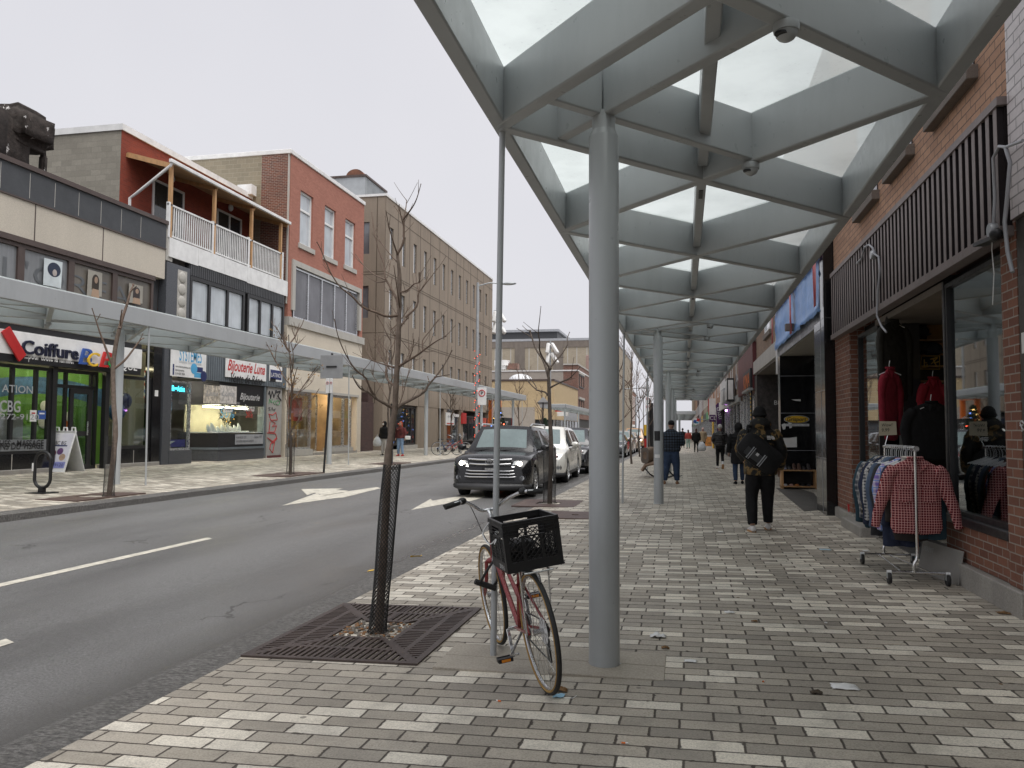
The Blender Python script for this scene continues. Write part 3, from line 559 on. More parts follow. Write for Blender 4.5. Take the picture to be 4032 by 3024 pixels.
g = G(); g.box(5.4, 5.5, B0, B1, 0, 3.42).box(3.42, 5.4, 21.9, 22.2, 0, 3.42).box(3.7, 5.4, B0, B1, 3.43, 3.45).box(3.42, 5.4, B0, B1, -.1, .03); g.obj('interior', dk, t)
G().prism([(2.13, 15.3, .052), (2.44, 15.64, .052), (3.28, 15.64, .06), (3.28, 21.44, .062), (2.3, 21.44, .05)], (0, 0, -.03)).obj('doormat', mk('dark_bitumen_floor', (.075, .068, .06), .8, bump=.4, dirt=.4), t)
# torn paper and scraps on the black wall
def yq(Y, k, pts): return [Y_(Y, k, *p) for p in pts]
for pts in (((470, 215), (530, 215), (583, 208), (585, 278), (470, 280)), ((480, 125), (500, 115), (510, 130), (505, 155), (490, 158)), ((525, 110), (550, 108), (550, 145), (535, 150))): G().prism(yq(21.438, 'S', pts), (0, .004, 0)).obj('torn_paper', M['paper'], t)
G().prism(yq(21.438, 'I', ((567, 1388), (632, 1386), (634, 1400), (600, 1398))), (0, .004, 0)).obj('torn_paper', M['paper'], t)
s = thing('oval_sign', 'yellow oval shoe brand sign on the black tiled wall', 'sign', tuple(Y_(21.42, 'I', 605, 1530)))
cx = Y_(21.43, 'I', 605, 1528); ex = Y_(21.43, 'I', 695, 1528).x-cx.x; ez = cx.z-Y_(21.43, 'I', 605, 1557).z
for nm, m_, k, y in (('rim', 'paper', 1, 21.438), ('black_ring', 'pblk', .95, 21.434), ('face', 'gold', .90, 21.430)):
    G().prism([(cx.x+ex*k*cos(a), y, cx.z+ez*(k if nm != 'face' else .82)*sin(a)) for a in [2*pi*i/40 for i in range(40)]], (0, .003, 0)).obj(nm, M[m_] if m_ != 'gold' else M['yellow'], s)
text('Grisport', M['pblk'], s, (cx.x, 21.428, cx.z-.045), (1, 0, 0), (0, 0, 1), .10, width=ex*1.55, align='C', shear=.25, off=.02)
G().box(cx.x-.3*1, cx.x+.3, 21.436, 21.44, cx.z-ez-.07, cx.z-ez-.01).obj('strip', M['whitepl'], s); text('A WORLD TO DISCOVER', M['pblk'], s, (cx.x, 21.435, cx.z-ez-.055), (1, 0, 0), (0, 0, 1), .03, width=.52, align='C')
# tarpaulin with tape
tp = thing('tarpaulin', 'crumpled blue tarpaulin with red taped edges over the shop sign', 'tarpaulin', (2.44, 18.5, 3.6))
g = G(); n = 40; rows = []
for j in range(9):
    z = 3.62+1.08*j/8; rows.append([(2.425-abs(noise.noise(Vector((i*.45, j*.5, 1))))*.09-(.03 if j == 0 else 0), 14.95+7.1*i/n, z+(noise.noise(Vector((i*.4, 3, 0)))*.09 if j == 0 else 0)+.0*i) for i in range(n+1)])
g.rings(rows, cap=False, closed=False); g.obj('sheet', M['tarp'], tp, sm=180).modifiers.new('thick', 'SOLIDIFY').thickness = .006
for y0, y1, z0, z1, m_ in ((14.85, 15.12, 3.72, 4.78, 'tape'), (18.2, 18.45, 3.62, 4.6, 'tape'), (14.95, 22.05, 4.58, 4.78, 'pinktape'), (21.85, 22.1, 3.8, 4.6, 'tape')):
    g = G(); g.rings([[(2.33-.03*abs(noise.noise(Vector((y0+i*.3, z, 0)))), y0+(y1-y0)*i/12, z) for i in range(13)] for z in (z0, (z0+z1)/2, z1)], cap=False, closed=False); g.obj('tape', M[m_], tp, sm=180).modifiers.new('thick', 'SOLIDIFY').thickness = .004
bx('small_box', M['limes'], tp, 2.22, 2.4, 18.3, 18.5, 3.7, 3.85)
# --- shoe shelf
sh = thing('shoe_shelf', 'low wooden two tier shoe shelf against the black tiled wall', 'shelf', (2.85, 21.2, .055))
sx0, sx1, sy0, sy1 = 2.40, 3.25, 21.05, 21.42
for z in (.10, .50): bx('shelf', M['wood'], sh, sx0, sx1, sy0, sy1, z, z+.025)
for x in (sx0, sx1-.05): bx('upright', M['wood'], sh, x, x+.05, sy0+.02, sy1, .055, .50 if x > 2.5 else .56)
def shoe(c, mat, hi, lab, grp):
    g = G(); x, y, z = c; rr = []
    for u, wd, h in ((0, .03, .04), (.03, .042, .09 if not hi else .16), (.10, .042, .085 if not hi else .15), (.17, .05, .06), (.24, .048, .045), (.28, .025, .02)):
        rr.append([(x+wd*cos(a), y-u, z+.004+h*(.5+.5*sin(a))) for a in [2*pi*i/10 for i in range(10)]])
    return tag(g.rings(rr).obj('shoe', mat, sm=60), lab, 'shoe', grp)
sm_ = [mk('shoe_leather%d' % i, c, .5) for i, c in enumerate(((.12, .12, .15), (.02, .02, .02), (.07, .035, .025), (.09, .045, .03), (.025, .02, .02), (.05, .04, .04)))]
ln = ('patterned', 'black', 'dark brown', 'brown', 'black leather', 'grey')
for i in range(6): shoe((2.50+.115*i, 21.38, .525), sm_[i], i in (0, 2, 3, 5), ln[i]+' shoe on the top tier of the wooden shoe shelf, '+('first', 'second', 'third', 'fourth', 'fifth', 'last')[i]+' from the left', 'shoes on the top shelf')
for i, c in enumerate(((.6, .6, .6), (.6, .35, .3), (.55, .2, .06), (.03, .03, .03), (.05, .05, .055))):
    x = 2.50+.14*i; g = G(); rr = []
    for u, wd, h in ((0, .035, .02), (.1, .035, .025), (.2, .048, .05), (.26, .04, .02)): rr.append([(x+wd*cos(a), 21.36-u, .128+h*(.5+.5*sin(a))) for a in [2*pi*k/10 for k in range(10)]])
    tag(g.rings(rr).obj('sandal', mk('sandal_%d' % i, c, .6), sm=60), ('white', 'pink', 'orange', 'black', 'charcoal')[i]+' slipper on the lower tier of the shoe shelf', 'slipper', 'slippers on the lower shelf')
# --- shops further on
def signbox(par, y0, y1, z0, z1, mat, txt=None, tm=None, X=2.47, d=.1, name='sign_panel', th=None):
    o = bx(name, mat, par, X, X+d, y0, y1, z0, z1)
    if txt: text(txt, tm or M['pblk'], o, (X-.001, (y0+y1)/2, z0+(z1-z0)*.25), (0, -1, 0), (0, 0, 1), (z1-z0)*.5, width=(y1-y0)*.8, align='C')
    return o
t = thing('concrete_band_shop_building', 'shop with a pale concrete band and dark granite pier beside the tarpaulin shop', 'building', (3, 27, .05))
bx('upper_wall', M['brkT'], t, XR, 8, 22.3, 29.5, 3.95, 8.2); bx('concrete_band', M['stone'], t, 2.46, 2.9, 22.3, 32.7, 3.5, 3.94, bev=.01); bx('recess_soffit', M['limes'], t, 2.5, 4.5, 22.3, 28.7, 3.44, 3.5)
framed(t, 2.53, 24.6, 26.2, 4.5, 6.4, .09, M['white'], M['skyp']); bx('window_sill', M['limes'], t, 2.49, 2.6, 24.4, 26.4, 4.36, 4.5)
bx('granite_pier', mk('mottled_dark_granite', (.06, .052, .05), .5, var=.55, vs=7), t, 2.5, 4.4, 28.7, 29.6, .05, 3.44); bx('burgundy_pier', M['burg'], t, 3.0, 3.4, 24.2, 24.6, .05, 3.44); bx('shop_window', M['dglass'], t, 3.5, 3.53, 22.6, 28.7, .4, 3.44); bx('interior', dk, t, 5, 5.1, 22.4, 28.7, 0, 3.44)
o = bx('poster', mk('orange_paper', (.55, .27, .06), .6), t, 2.96, 2.995, 24.15, 24.6, 1.35, 1.75); q = Y_(24.19, 'Q', 1106, 614)
text('BL', M['paper'], t, (q.x, 24.18, q.z), (1, 0, 0), (0, 0, 1), .13)
bx('side_wall', M['brk'], t, XR+.03, 5, 22.25, 22.5, .05, 3.44)
t = thing('maroon_shop_building', 'shop with a weathered maroon clapboard fascia and orange lettering', 'building', (3, 33.5, .05))
bx('upper_wall', M['brkT'], t, XR, 8, 29.6, 37.4, 4.72, 8); g = G(); y = 29.6
while y < 37.3: g.box(2.44, 2.6, y, min(y+.24, 37.35), 3.02, 4.7); y += .25
g.obj('clapboard_fascia', M['maroon'], t); bx('fascia_cap', M['limes'], t, 2.40, 2.62, 29.5, 37.4, 4.7, 4.78)
bx('sign_board', M['pblk'], t, 2.36, 2.43, 29.7, 33.0, 3.05, 3.75); text('KIMA', M['orange'], t, (2.355, 32.8, 3.14), (0, -1, 0), (0, 0, 1), .5, width=2.9, off=.03); bx('sign_ledge', M['galv'], t, 2.3, 2.46, 29.7, 33.1, 2.97, 3.05)
g = G(); g.m = 0; g.box(2.42, 2.47, 30.2, 30.5, 1.1, 2.97); g.m = 1
for k in range(12): g.box(2.41, 2.419, 30.2, 30.5, 1.15+k*.15, 1.22+k*.15)
g.obj('striped_post', [M['pblk'], M['yellow']], t); bx('shop_glass', M['darkp'], t, 2.7, 2.75, 30.5, 37, .4, 3.0); bx('door_frame', M['alu'], t, 2.5, 2.62, 33.2, 33.35, .05, 3.0); bx('door_frame', M['alu'], t, 2.5, 2.62, 35.2, 35.35, .05, 3.0)
tag(G().tube([(2.30, 36.2+.45*cos(a), 3.65+.32*sin(a)) for a in [2*pi*i/28 for i in range(28)]], .02, 8, closed=True).obj('hanging_cable', M['pgrey'], sm=60), 'loop of grey cable hanging from the maroon fascia', 'cable')
def shop(lab, y0, y1, wall, h, band, signm, txt=None, tm=None, wins=2, z0=3.0, z1=3.75, proj=0):
    t = thing('shop_building', lab, 'building', (3, (y0+y1)/2, .05), 'shops along the right pavement')
    bx('upper_wall', wall, t, XR+proj, 9, y0, y1, z1, h); signbox(t, y0+.15, y1-.15, z0, z1-.02, signm, txt, tm)
    bx('parapet_cap', M['galv'], t, XR-.06+proj, XR+.4, y0, y1, h, h+.12)
    n = max(2, int((y1-y0)/2.6)); fm = M['alu'] if R.random() < .6 else M['black']
    for i in range(n+1): yy = y0+(y1-y0-.16)*i/n; bx('front_mullion', fm, t, 2.52, 2.7, yy, yy+.16, .05, z0); bx('shop_window', M['darkp'], t, 2.64, 2.68, y0+.2, y1-.2, .45, z0-.02); bx('stall_riser', M['stone'] if R.random() < .5 else M['charc'], t, 2.56, 2.72, y0+.16, y1-.16, .04, .45)
    for i in range(wins):
        yw = y0+(y1-y0)*(i+.5)/wins; framed(t, XR+proj-.03, yw-.8, yw+.8, z1+.7, min(h-.5, z1+2.3), .1, M['white'], M['greyp'])
    return t
t = shop('tan brick shop with black framed projecting signs and metal pillars', 37.4, 50.9, M['brkT'], 8.0, 0, M['galv'], wins=3, z0=2.85, z1=3.2)
for y0, y1, z0, z1, m_, lab in ((40.5, 42.2, 2.95, 4.1, 'black', 'tall black framed white sign projecting from the tan brick shop'), (44, 46.5, 2.95, 3.8, 'galv', 'smaller pale framed sign beyond the tall black framed one')):
    s = thing('projecting_sign', lab, 'sign', (2.2, y0, z0)); bx('frame', M[m_], s, 2.12, 2.46, y0, y1, z0, z1, bev=.02); bx('face', M['paper'], s, 2.108, 2.118, y0+.12, y1-.12, z0+.1, z1-.1); bx('front_face', M['paper'], s, 2.17, 2.41, y0-.012, y0-.002, z0+.1, z1-.1)
tag(bx('neon_lamp', emit('purple_lamp', (.75, .3, 1), 5), None, 2.36, 2.46, 47, 47.3, 2.62, 2.72), 'small glowing purple lamp over a shop door', 'lamp')
shop('shop with white framed upper windows beside the tan brick one', 50.95, 58.3, M['whitepl'], 7.8, 0, M['white'], wins=4, z0=2.9, z1=3.5)
t = shop('phone shop with purple and white sign behind the feather flag', 58.35, 69.2, M['brkO'], 8.2, 0, M['paper'], 'chatr', M['purple'], wins=2, z0=2.6, z1=3.3)
s = thing('projecting_sign', 'red and white projecting sign above the purple flag', 'sign', (2.2, 63, 2.6)); bx('face', M['paper'], s, 1.95, 2.45, 63, 63.3, 2.75, 4.0); bx('red_edge', M['red'], s, 1.90, 1.949, 62.98, 63.32, 2.7, 4.05); bx('purple_panel', M['purple'], s, 1.96, 2.44, 62.985, 62.998, 2.2, 2.74)
text('CL', M['paper'], s, (2.0, 62.98, 2.35), (1, 0, 0), (0, 0, 1), .3)
bx('yellow_pilaster', M['yellow'], thing('pilaster', 'yellow painted pilaster beside the phone shop', 'pilaster', (2.5, 70, .05)), 2.42, 2.6, 69.3, 70.6, .05, 3)
y = 70.6; walls = ('brkO', 'brkT', 'brkB', 'brk', 'brkW', 'brkD'); k = 0
adj = ('orange brick', 'tan brick', 'beige brick', 'dark red brick', 'white brick', 'purple brick')
for L_, h in ((11, 7.9), (9, 8.6), (14, 8.2), (12, 9.0), (16, 10.5), (18, 9.5), (22, 11), (30, 13), (40, 12.5)):
    shop(('%s shop building far along the right pavement, ' % adj[k % 6]) + ('just past the yellow pilaster', 'second past the yellow pilaster', 'at the end of the long canopy', 'past the end of the canopy', 'beside the far canopy', 'behind the far canopy', 'beyond the far canopy', 'near the far end', 'at the far end')[k], y, y+L_, M[walls[k % 6]], h, 0, M[('white', 'red', 'blue', 'yellow', 'charc', 'green')[(k*5) % 6]], wins=max(2, int(L_/4)), z0=2.7, z1=3.5); y += L_; k += 1
s = thing('projecting_sign', 'white square pizza shop sign with red and blue domino mark over the far pavement', 'sign', (2, 88, 2.4)); a = Y_(88, 'R', 1115, 605); b = Y_(88, 'R', 1185, 530)
bx('face', M['whitepl'], s, a.x, b.x, 88, 88.2, a.z, b.z, bev=.02); bx('bracket', M['galv'], s, b.x, 2.6, 88.05, 88.12, b.z-.15, b.z-.08)
g = G(); c = Vector(((a.x+b.x)/2, 87.99, (a.z*.4+b.z*.6))); 
for dx, m_ in ((.18, 'red'), (-.16, 'blue')): G().prism([(c.x+dx+.22*cos(t_+.6), 87.985, c.z+dx*.5+.22*sin(t_+.6)) for t_ in (0, pi/2, pi, 3*pi/2)], (0, .01, 0)).obj('domino_tile', M[m_], s)
bx('bar', M['lblue'], s, a.x+.1, b.x-.1, 87.985, 87.998, a.z+.1, a.z+.25)
# feather flag, A-board
fy = 58; ff = thing('feather_flag', 'tall purple feather flag with white lettering outside the phone shop', 'flag', (2.2, fy, .05))
P = [Y_(fy, 'Q', *p) for p in ((395, 905), (470, 905), (482, 800), (470, 680), (455, 620), (425, 590), (395, 595), (373, 625), (385, 720))]; zb = .35
P[0].z = P[1].z = zb+.3
G().prism(P, (0, .03, 0)).obj('cloth', M['purple'], ff); G().tube([(P[1].x+.03, fy+.02, .05), (P[3].x+.06, fy+.02, 2.2), (P[5].x, fy+.02, P[5].z+.05)], .02, 8).obj('pole', M['pgrey'], ff); G().lathe([(.3, 0), (.3, .05), (.05, .08)], (P[1].x, fy, .05)).obj('base', M['black'], ff)
a = Y_(fy-.02, 'Q', 422, 650); b = Y_(fy-.02, 'Q', 455, 815); text('chatr', M['whitepl'], ff, a-Vector((.2, 0, 0)), b-a, Vector((0, 0, 1)).cross((b-a).normalized().cross(Vector((0, 0, 1)))) if False else Vector((1, 0, .25)), .34, width=(b-a).length)
ab = thing('sandwich_board', 'small sandwich board with red and yellow poster far along the pavement', 'sign', (2, 72, .04))
for s_ in (-1, 1): G().beam((2.1-.25*0, 72+s_*.28, .04), (2.1, 72+s_*.03, 1.12), .72, .03, (0, 1, 0)).obj('panel', M['whitepl'], ab)
G().prism([(1.78, 71.735, .2), (2.42, 71.735, .2), (2.42, 71.94, 1.02), (1.78, 71.94, 1.02)], (0, -.01, 0)).obj('poster', mk('poster_red_yellow', (.6, .25, .05), .5, var=.6, vs=6), ab)
# ---------------------------------------------------------------- buildings on the left
XL = -17.0; GL = .262
U_ = (0, 1, 0); Zv = (0, 0, 1)
def L(k, x, y, o=0.0): return X_(XL+o, k, x, y)
def lbx(name, mat, par, y0, y1, z0, z1, o=0.0, d=.1, **k): return bx(name, mat, par, XL+o-d, XL+o, y0, y1, z0, z1, **k)
def lframe(par, y0, y1, z0, z1, mat, gl, w=.06, dep=.08, o=0.0, mull=(), tr=(), name='window'):
    g = G(); X = XL+o; a, b = X-dep, X; g.box(a, b, y0, y0+w, z0, z1).box(a, b, y1-w, y1, z0, z1).box(a, b, y0+w, y1-w, z0, z0+w).box(a, b, y0+w, y1-w, z1-w, z1)
    ms = [y0+w]
    for m in mull: g.box(a+.002, b-.002, m-w/2, m+w/2, z0+w, z1-w); ms += [m-w/2, m+w/2]
    ms.append(y1-w)
    for z in tr:
        for i in range(0, len(ms), 2): g.box(a+.004, b-.004, ms[i], ms[i+1], z-w/2, z+w/2)
    f = g.obj(name, mat, par)
    bx('pane', gl, f, X-dep*.6, X-dep*.6+.008, y0+w*.9, y1-w*.9, z0+w*.9, z1-w*.9); return f
# --- hair salon
t = thing('hair_salon_building', 'two storey hair salon with beige panels, dark fascia and white shop sign', 'building', (XL, 17, GL))
S0, S1 = 8.0, 23.55; zt = 8.46; zd = L('A', 0, 785).z; zb = L('A', 0, 1160).z
bx('body', M['charc'], t, -30, XL-.25, S0, S1, 4.9, 8.3); bx('parapet_cap', M['brown'], t, XL-.5, XL+.06, S0, S1+.05, zt-.13, zt); lbx('dark_panel_band', M['slate'], t, S0, S1, zd+.04, zt-.13, d=.25)
lbx('drip_rail', M['brown'], t, S0, S1, zd, zd+.04, .03, .2); lbx('beige_panel_band', M['beige'], t, S0, S1, zb+.1, zd, -.01, .24)
g = G()
for x in (0, 373, 690, 990, 1270, 1525, 1770): y = onx(XL, x/3.16, 400+950/3.16).y; g.box(XL-.001, XL+.003, y, y+.018, zd+.1, zt-.2)
y = 15.3
g.obj('panel_seam', M['stone'], t); g = G()
for x, yy in ((305, 1000), (895, 1250)): y = L('A', x, yy).y; g.box(XL-.012, XL-.004, y, y+.035, zb+.1, zd)
g.obj('rusty_seam', M['brown'], t)
z0 = 4.95; ys = [L('A', x, yy).y for x, yy in ((205, 1300), (640, 1450), (1018, 1550), (1350, 1630))]; y1 = ys[-1]+.12
ybs = [S0+.3, 13.6] + ys
lbx('window_head', M['brown'], t, S0, S1-.5, zb-.05, zb+.1, .02, .3)
for i in range(len(ybs)-1):
    a, b = ybs[i], ybs[i+1]; f = lframe(t, a, b, z0, zb-.05, M['brown'], M['frostp'] if i < 3 else M['blindb'], .11, .12, o=-.05)
for k, (pp, lab, tone) in enumerate(((((385, 1360), (545, 1400), (530, 1630), (375, 1595)), 'poster of a woman with a large round afro in the salon upper window', (.03, .04, .07)),
        (((768, 1460), (890, 1495), (885, 1700), (755, 1690)), 'poster of a woman with long dark hair in the salon upper window, middle one', (.045, .035, .03)), (((1125, 1580), (1245, 1610), (1240, 1760), (1115, 1750)), 'poster of a long haired woman in the salon upper window nearest the pilaster', (.05, .04, .04)))):
    c = [L('A', *p, -.045) for p in pp]; ps = thing('poster', lab, 'poster', c[3]); G().prism(c, (.004, 0, 0)).obj('sheet', mk('poster_sheet%d' % k, (.62, .68, .70) if k == 0 else (.33, .31, .27), .6), ps)
    u = (c[1]-c[0]); v = (c[3]-c[0]); q = lambda a, b: c[0]+u*a+v*b+Vector((.007, 0, 0)); hm = mk('poster_hair%d' % k, tone, .8); sk = mk('poster_skin%d' % k, (.45, .40, .38) if k == 0 else (.33, .23, .17), .8)
    def ell2(cx_, cy_, rx, ry, dz=0): return [q(cx_+rx*cos(a), cy_+ry*sin(a))+Vector((dz, 0, 0)) for a in [2*pi*i/20 for i in range(20)]]
    G().poly(ell2(.55, .36, .36 if k == 0 else .25, .27 if k == 0 else .24)).obj('hair', hm, ps)
    if k: G().poly([q(.3, .3)+Vector((.001, 0, 0)), q(.8, .3)+Vector((.001, 0, 0)), q(.8, .72)+Vector((.001, 0, 0)), q(.3, .72)+Vector((.001, 0, 0))]).obj('hair', hm, ps)
    G().poly(ell2(.58, .47 if k == 0 else .33, .12, .13, .003)).obj('face', sk, ps); G().poly([q(a, b)+Vector((.002, 0, 0)) for a, b in ((.36, .68), (.8, .68), (.88, .985), (.28, .985))]).obj('shoulders', mk('poster_top%d' % k, (.6, .66, .68) if k == 0 else (.4, .28, .2), .8), ps)
text("L'OREAL", mk('window_lettering', (.12, .13, .14), .5), t, L('A', 20, 1540, -.105), U_, Zv, .62, width=5.6, off=-.01)
# ground floor front
gp = L('B', 410, 700).y; zs0, zs1 = L('B', 1210, 670).z, L('B', 1213, 503).z
lbx('sign_frame', M['black'], t, S0, S1-.9, zs1+.06, 4.9, -.12, .1); lbx('transom_glass', M['darkp'], t, S0, S1-.9, zs1+.2, 4.6, -.09, .02)
g = G()
for k in range(6): yy = 15.4+k*1.25; g.box(XL-.085, XL-.05, yy, yy+.9, zs1+.3, zs1+.34).box(XL-.085, XL-.05, yy, yy+.03, zs1+.34, zs1+.75).box(XL-.085, XL-.05, yy+.87, yy+.9, zs1+.34, zs1+.75)
g.obj('transom_frame', M['alu'], t); lbx('sign_lintel', M['black'], t, S0, S1-.1, zs1, zs1+.06, -.05, .3)
sb = lbx('sign_board', M['white'], t, S0, L('B', 1213, 560).y, zs0, zs1, .10, .22, bev=.006); ze = L('B', 1200, 722).z
lbx('sign_strip', M['pblk'], t, S0, L('B', 1205, 690).y, ze, zs0, .09, .2)
a = L('B', 172, 530, .1); b = L('B', 665, 580, .1); hgt = (L('B', 180, 405, .1).z-a.z)*.97
text('Coiffure', M['navy'] if False else mk('dark_navy_letters', (.012, .014, .035), .35), sb, a+Vector((.0, .04, .0)), U_, Zv, hgt, width=b.y-a.y, off=.014, thick=.05, ext=0)
for s_, c, x, y0_, h_, wd in (('B', 'blue', 680, 625, 1.0, 110), ('C', 'yellow', 745, 640, .86, 105), ('B', 'red', 862, 650, 1.0, 110), ('G', 'green', 930, 665, .86, 100)):
    a = L('B', x, y0_, .14); b = L('B', x+wd, y0_, .14); text(s_, M[c], sb, a, U_, Zv, hgt*1.32*h_, width=(b.y-a.y), off=.004, shear=.22, thick=.05, ext=.002+(.03 if s_ in 'CG' else 0))
a = L('B', 215, 600+8, .1); b = L('B', 643, 640, .1); text('...pour toute la famille!', M['paper'], sb, (XL+.09, a.y, ze+.12), U_, Zv, .24, width=b.y-a.y, off=.012)
b = L('B', 1195, 700, .1); text('ESTHÉTIQUE', M['paper'], sb, (XL+.09, b.y-2.15, ze+.12), U_, Zv, .25, width=2.15, off=.012)
# comb
g = G(); A_ = L('B', 10, 345, .13); B_ = L('B', 160, 600, .13); d = (B_-A_); n = Vector((0, d.z, -d.y)).normalized()*-1; dn = d.normalized()
n = Vector((0, -dn.z, dn.y)); n = n if n.y > 0 else -n
g.prism([A_-n*.02, A_+n*.10, B_+n*.10, B_-n*.02], (.05, 0, 0))
for k in range(21): p = A_+d*(k+.3)/21.5; g.prism([p+n*.10, p+dn*.05+n*.10, p+dn*.04+n*.27, p+n*.27], (.045, 0, 0))
g.obj('comb', M['red'], sb)
# front: base tiles, posts, glass, door
zb1 = L('M', 400, 905).z
yd0, yd1 = L('M', 665, 800).y, L('M', 1330, 800).y; ydo0, ydo1 = L('M', 905, 500).y, L('M', 1185, 500).y; ye = L('M', 1890, 500).y
XD = XL-1.2
lbx('base_wall', M['blktile'], t, S0, yd0-.08, GL+.12, zb1, -.03, .2); lbx('base_wall', M['blktile'], t, yd1, ye, GL+.12, L('M', 1600, 845).z, -.03, .2); lbx('concrete_plinth', M['conc'], t, S0, yd0-.08, GL-.1, GL+.12, .02, .3, bev=.02); lbx('concrete_plinth', M['conc'], t, yd1-.05, S1, GL-.1, GL+.12, .02, .3, bev=.02)
g = G()
for y in (14.3, 16.2, 17.6, 19.0, 22.3): g.box(XL-.029, XL-.025, y, y+.02, GL+.12, zb1)
g.obj('tile_joint', M['stone'], t)
lframe(t, S0, yd0-.08, zb1, ze-.05, M['black'], M['glass'], .09, .1, o=-.06, mull=(13.2, L('M', 180, 300).y, L('M', 475, 300).y))
lframe(t, yd1, ye, L('M', 1600, 845).z, ze-.05, M['black'], M['glass'], .1, .1, o=-.06)
for y in (yd0-.08, yd1-.1): lbx('door_jamb', M['black'], t, y, y+.17, GL, ze, -.02, .14)
ZD = ze-.6
fd = lframe(t, yd0+.1, yd1-.15, GL, ze-.02, M['black'], M['glass'], .1, .08, o=-.25, mull=(ydo0+.0, ydo1+.12), tr=(L('M', 700, 50).z,))
do = lframe(t, ydo0+.08, ydo1+.05, GL+.02, L('M', 1000, 75).z-.05, M['black'], M['glass'], .14, .06, o=-.18, tr=(GL+1.05,), name='door'); G().tube([(XL-.15, ydo1-.12, GL+1.0), (XL-.15, ydo1-.12, GL+1.4)], .02, 8).obj('handle', M['alu'], do)
lbx('pilaster', M['blktile'], t, ye, S1-.02, GL+.12, 4.9, 0, .3)
text('HORAIRE', M['paper'], t, L('M', 1930, 130, .005), U_, Zv, .06) if False else None
n_ = tag(lbx('notice', M['paper'], None, L('M', 1925, 150).y, L('M', 1965, 150).y, L('M', 1940, 190).z, L('M', 1940, 115).z, .01, .008), 'small black and white quartered sign on the salon pilaster', 'sign')
# interior: mural wall, ceiling lights
gm = mk('green_mural_wall', (.13, .30, .055), .6, var=.15); XI = -20.2
g = G(); g.box(XI-.1, XI, S0, S1, GL-.02, 4.4).box(XI, XL-.25, S0, S0+.1, 0, 4.4).box(XI, XL-.31, S1-.1, S1-.03, 0, 4.4); g.obj('interior_wall', mk('salon_inner_wall', (.20, .19, .17), .7), t)
bx('interior_floor', M['floor_in'], t, XI, XL-.25, S0, S1, GL-.2, GL-.005); bx('interior_ceiling', M['white'], t, XI, XL-.25, S0, S1, 4.35, 4.42)
XI = -18.9; bx('mural', gm, t, XI-.08, XI+.02, 17.9, 23.4, GL+.0, 3.3)
g = G(); g.rings([[(XI+.022, 17.9+5.5*i/20, 2.1+.4*sin(pi*i/20)), (XI+.022, 17.9+5.5*i/20, 2.7+.3*sin(pi*i/20))] for i in range(21)], cap=False, closed=False); g.obj('mural_stripe', mk('mural_blue', (.05, .14, .30), .6, var=.5, vs=5), t)
lampm = emit('shop_tube_lamp', (1, .90, .55), 14)
for yy in (16.6, 19.2, 21.2): bx('ceiling_tube', lampm, t, XL-.95, XL-.82, yy, yy+1.3, 3.48, 3.53)
for y_, z_, c, nm in ((18.3, 1.15, 'white', 'plain'),): pass
g = G(); 
for k, (yy, zz, c_) in enumerate(((18.9, 1.5, 'yellow'), (20.6, 1.75, 'paper'), (21.6, 1.45, 'orange'))):
    o = G().ell((XI+.05, yy, zz), .03, .22, .30, 12, 8).obj('mural_figure', M[c_], t, sm=60); G().ell((XI+.06, yy, zz+.38), .03, .16, .16, 12, 8).obj('head', M['paper'], o, sm=60)
for k, (yy, zz, r_) in enumerate(((22.55, 2.35, .22), (22.3, 2.0, .26))): tag(G().ell((XL-.6, yy-.1*k, zz), r_, r_, r_*1.2).obj('balloon', mk('balloon%d' % k, ((.02, .03, .10), (.03, .08, .2))[k], .3), sm=60), ('dark', 'lighter')[k]+' blue balloon in the salon window', 'balloon', 'balloons in the salon window')
pc = L('M', 1830, 30, -.3); bp = thing('barber_pole', 'red white and blue striped barber pole in the salon window', 'barber pole', (pc.x, pc.y, L('M', 1830, 205).z))
g = G(); n = 16; 
for i in range(24):
    for k in range(n):
        g.m = (k+i) // 3 % 4 % 4; a0, a1 = 2*pi*k/n, 2*pi*(k+1)/n; z0_ = L('M', 1830, 205).z+.9*i/24; h_ = .9/24
        g.quad(*[(pc.x+.09*cos(a), pc.y+.09*sin(a), z) for a, z in ((a0, z0_), (a1, z0_), (a1, z0_+h_), (a0, z0_+h_))])
g.obj('cylinder', [M['paper'], M['blue'], M['paper'], M['red']], bp)
# window lettering and notices
wl = M['pgrey']; a = L('M', 0, 380, -.03)
o = None
text('CBG', wl, t, L('M', -10, 380, -.045), U_, Zv, .3, width=L('M', 262, 350).y-L('M', 0, 380).y, off=.02); text('272-9120', wl, t, L('M', 5, 475, -.045), U_, Zv, .15, width=1.25, off=.01); text('ATION', wl, t, L('M', 20, 135, -.045), U_, Zv, .2, width=1.0, off=.01)
zf0, zf1 = L('M', 300, 870).z, L('M', 300, 612).z
bx('frosted_film', M['frostp'], t, XL-.055, XL-.05, 12, yd0-.2, zf0, zf1-.25); text('• ÉLECTROLYSE • SOINS DU VISAGE', M['pblk'], t, (XL-.047, 15.2, zf1-.5), U_, Zv, .17, width=yd0-.3-15.2, off=.015); text('COIFFURE • TRAITEMENT • MÈCHES • MASSAGE', M['pblk'], t, (XL-.047, 14.2, zf0+.12), U_, Zv, .17, width=yd0-.3-14.2, off=.015)
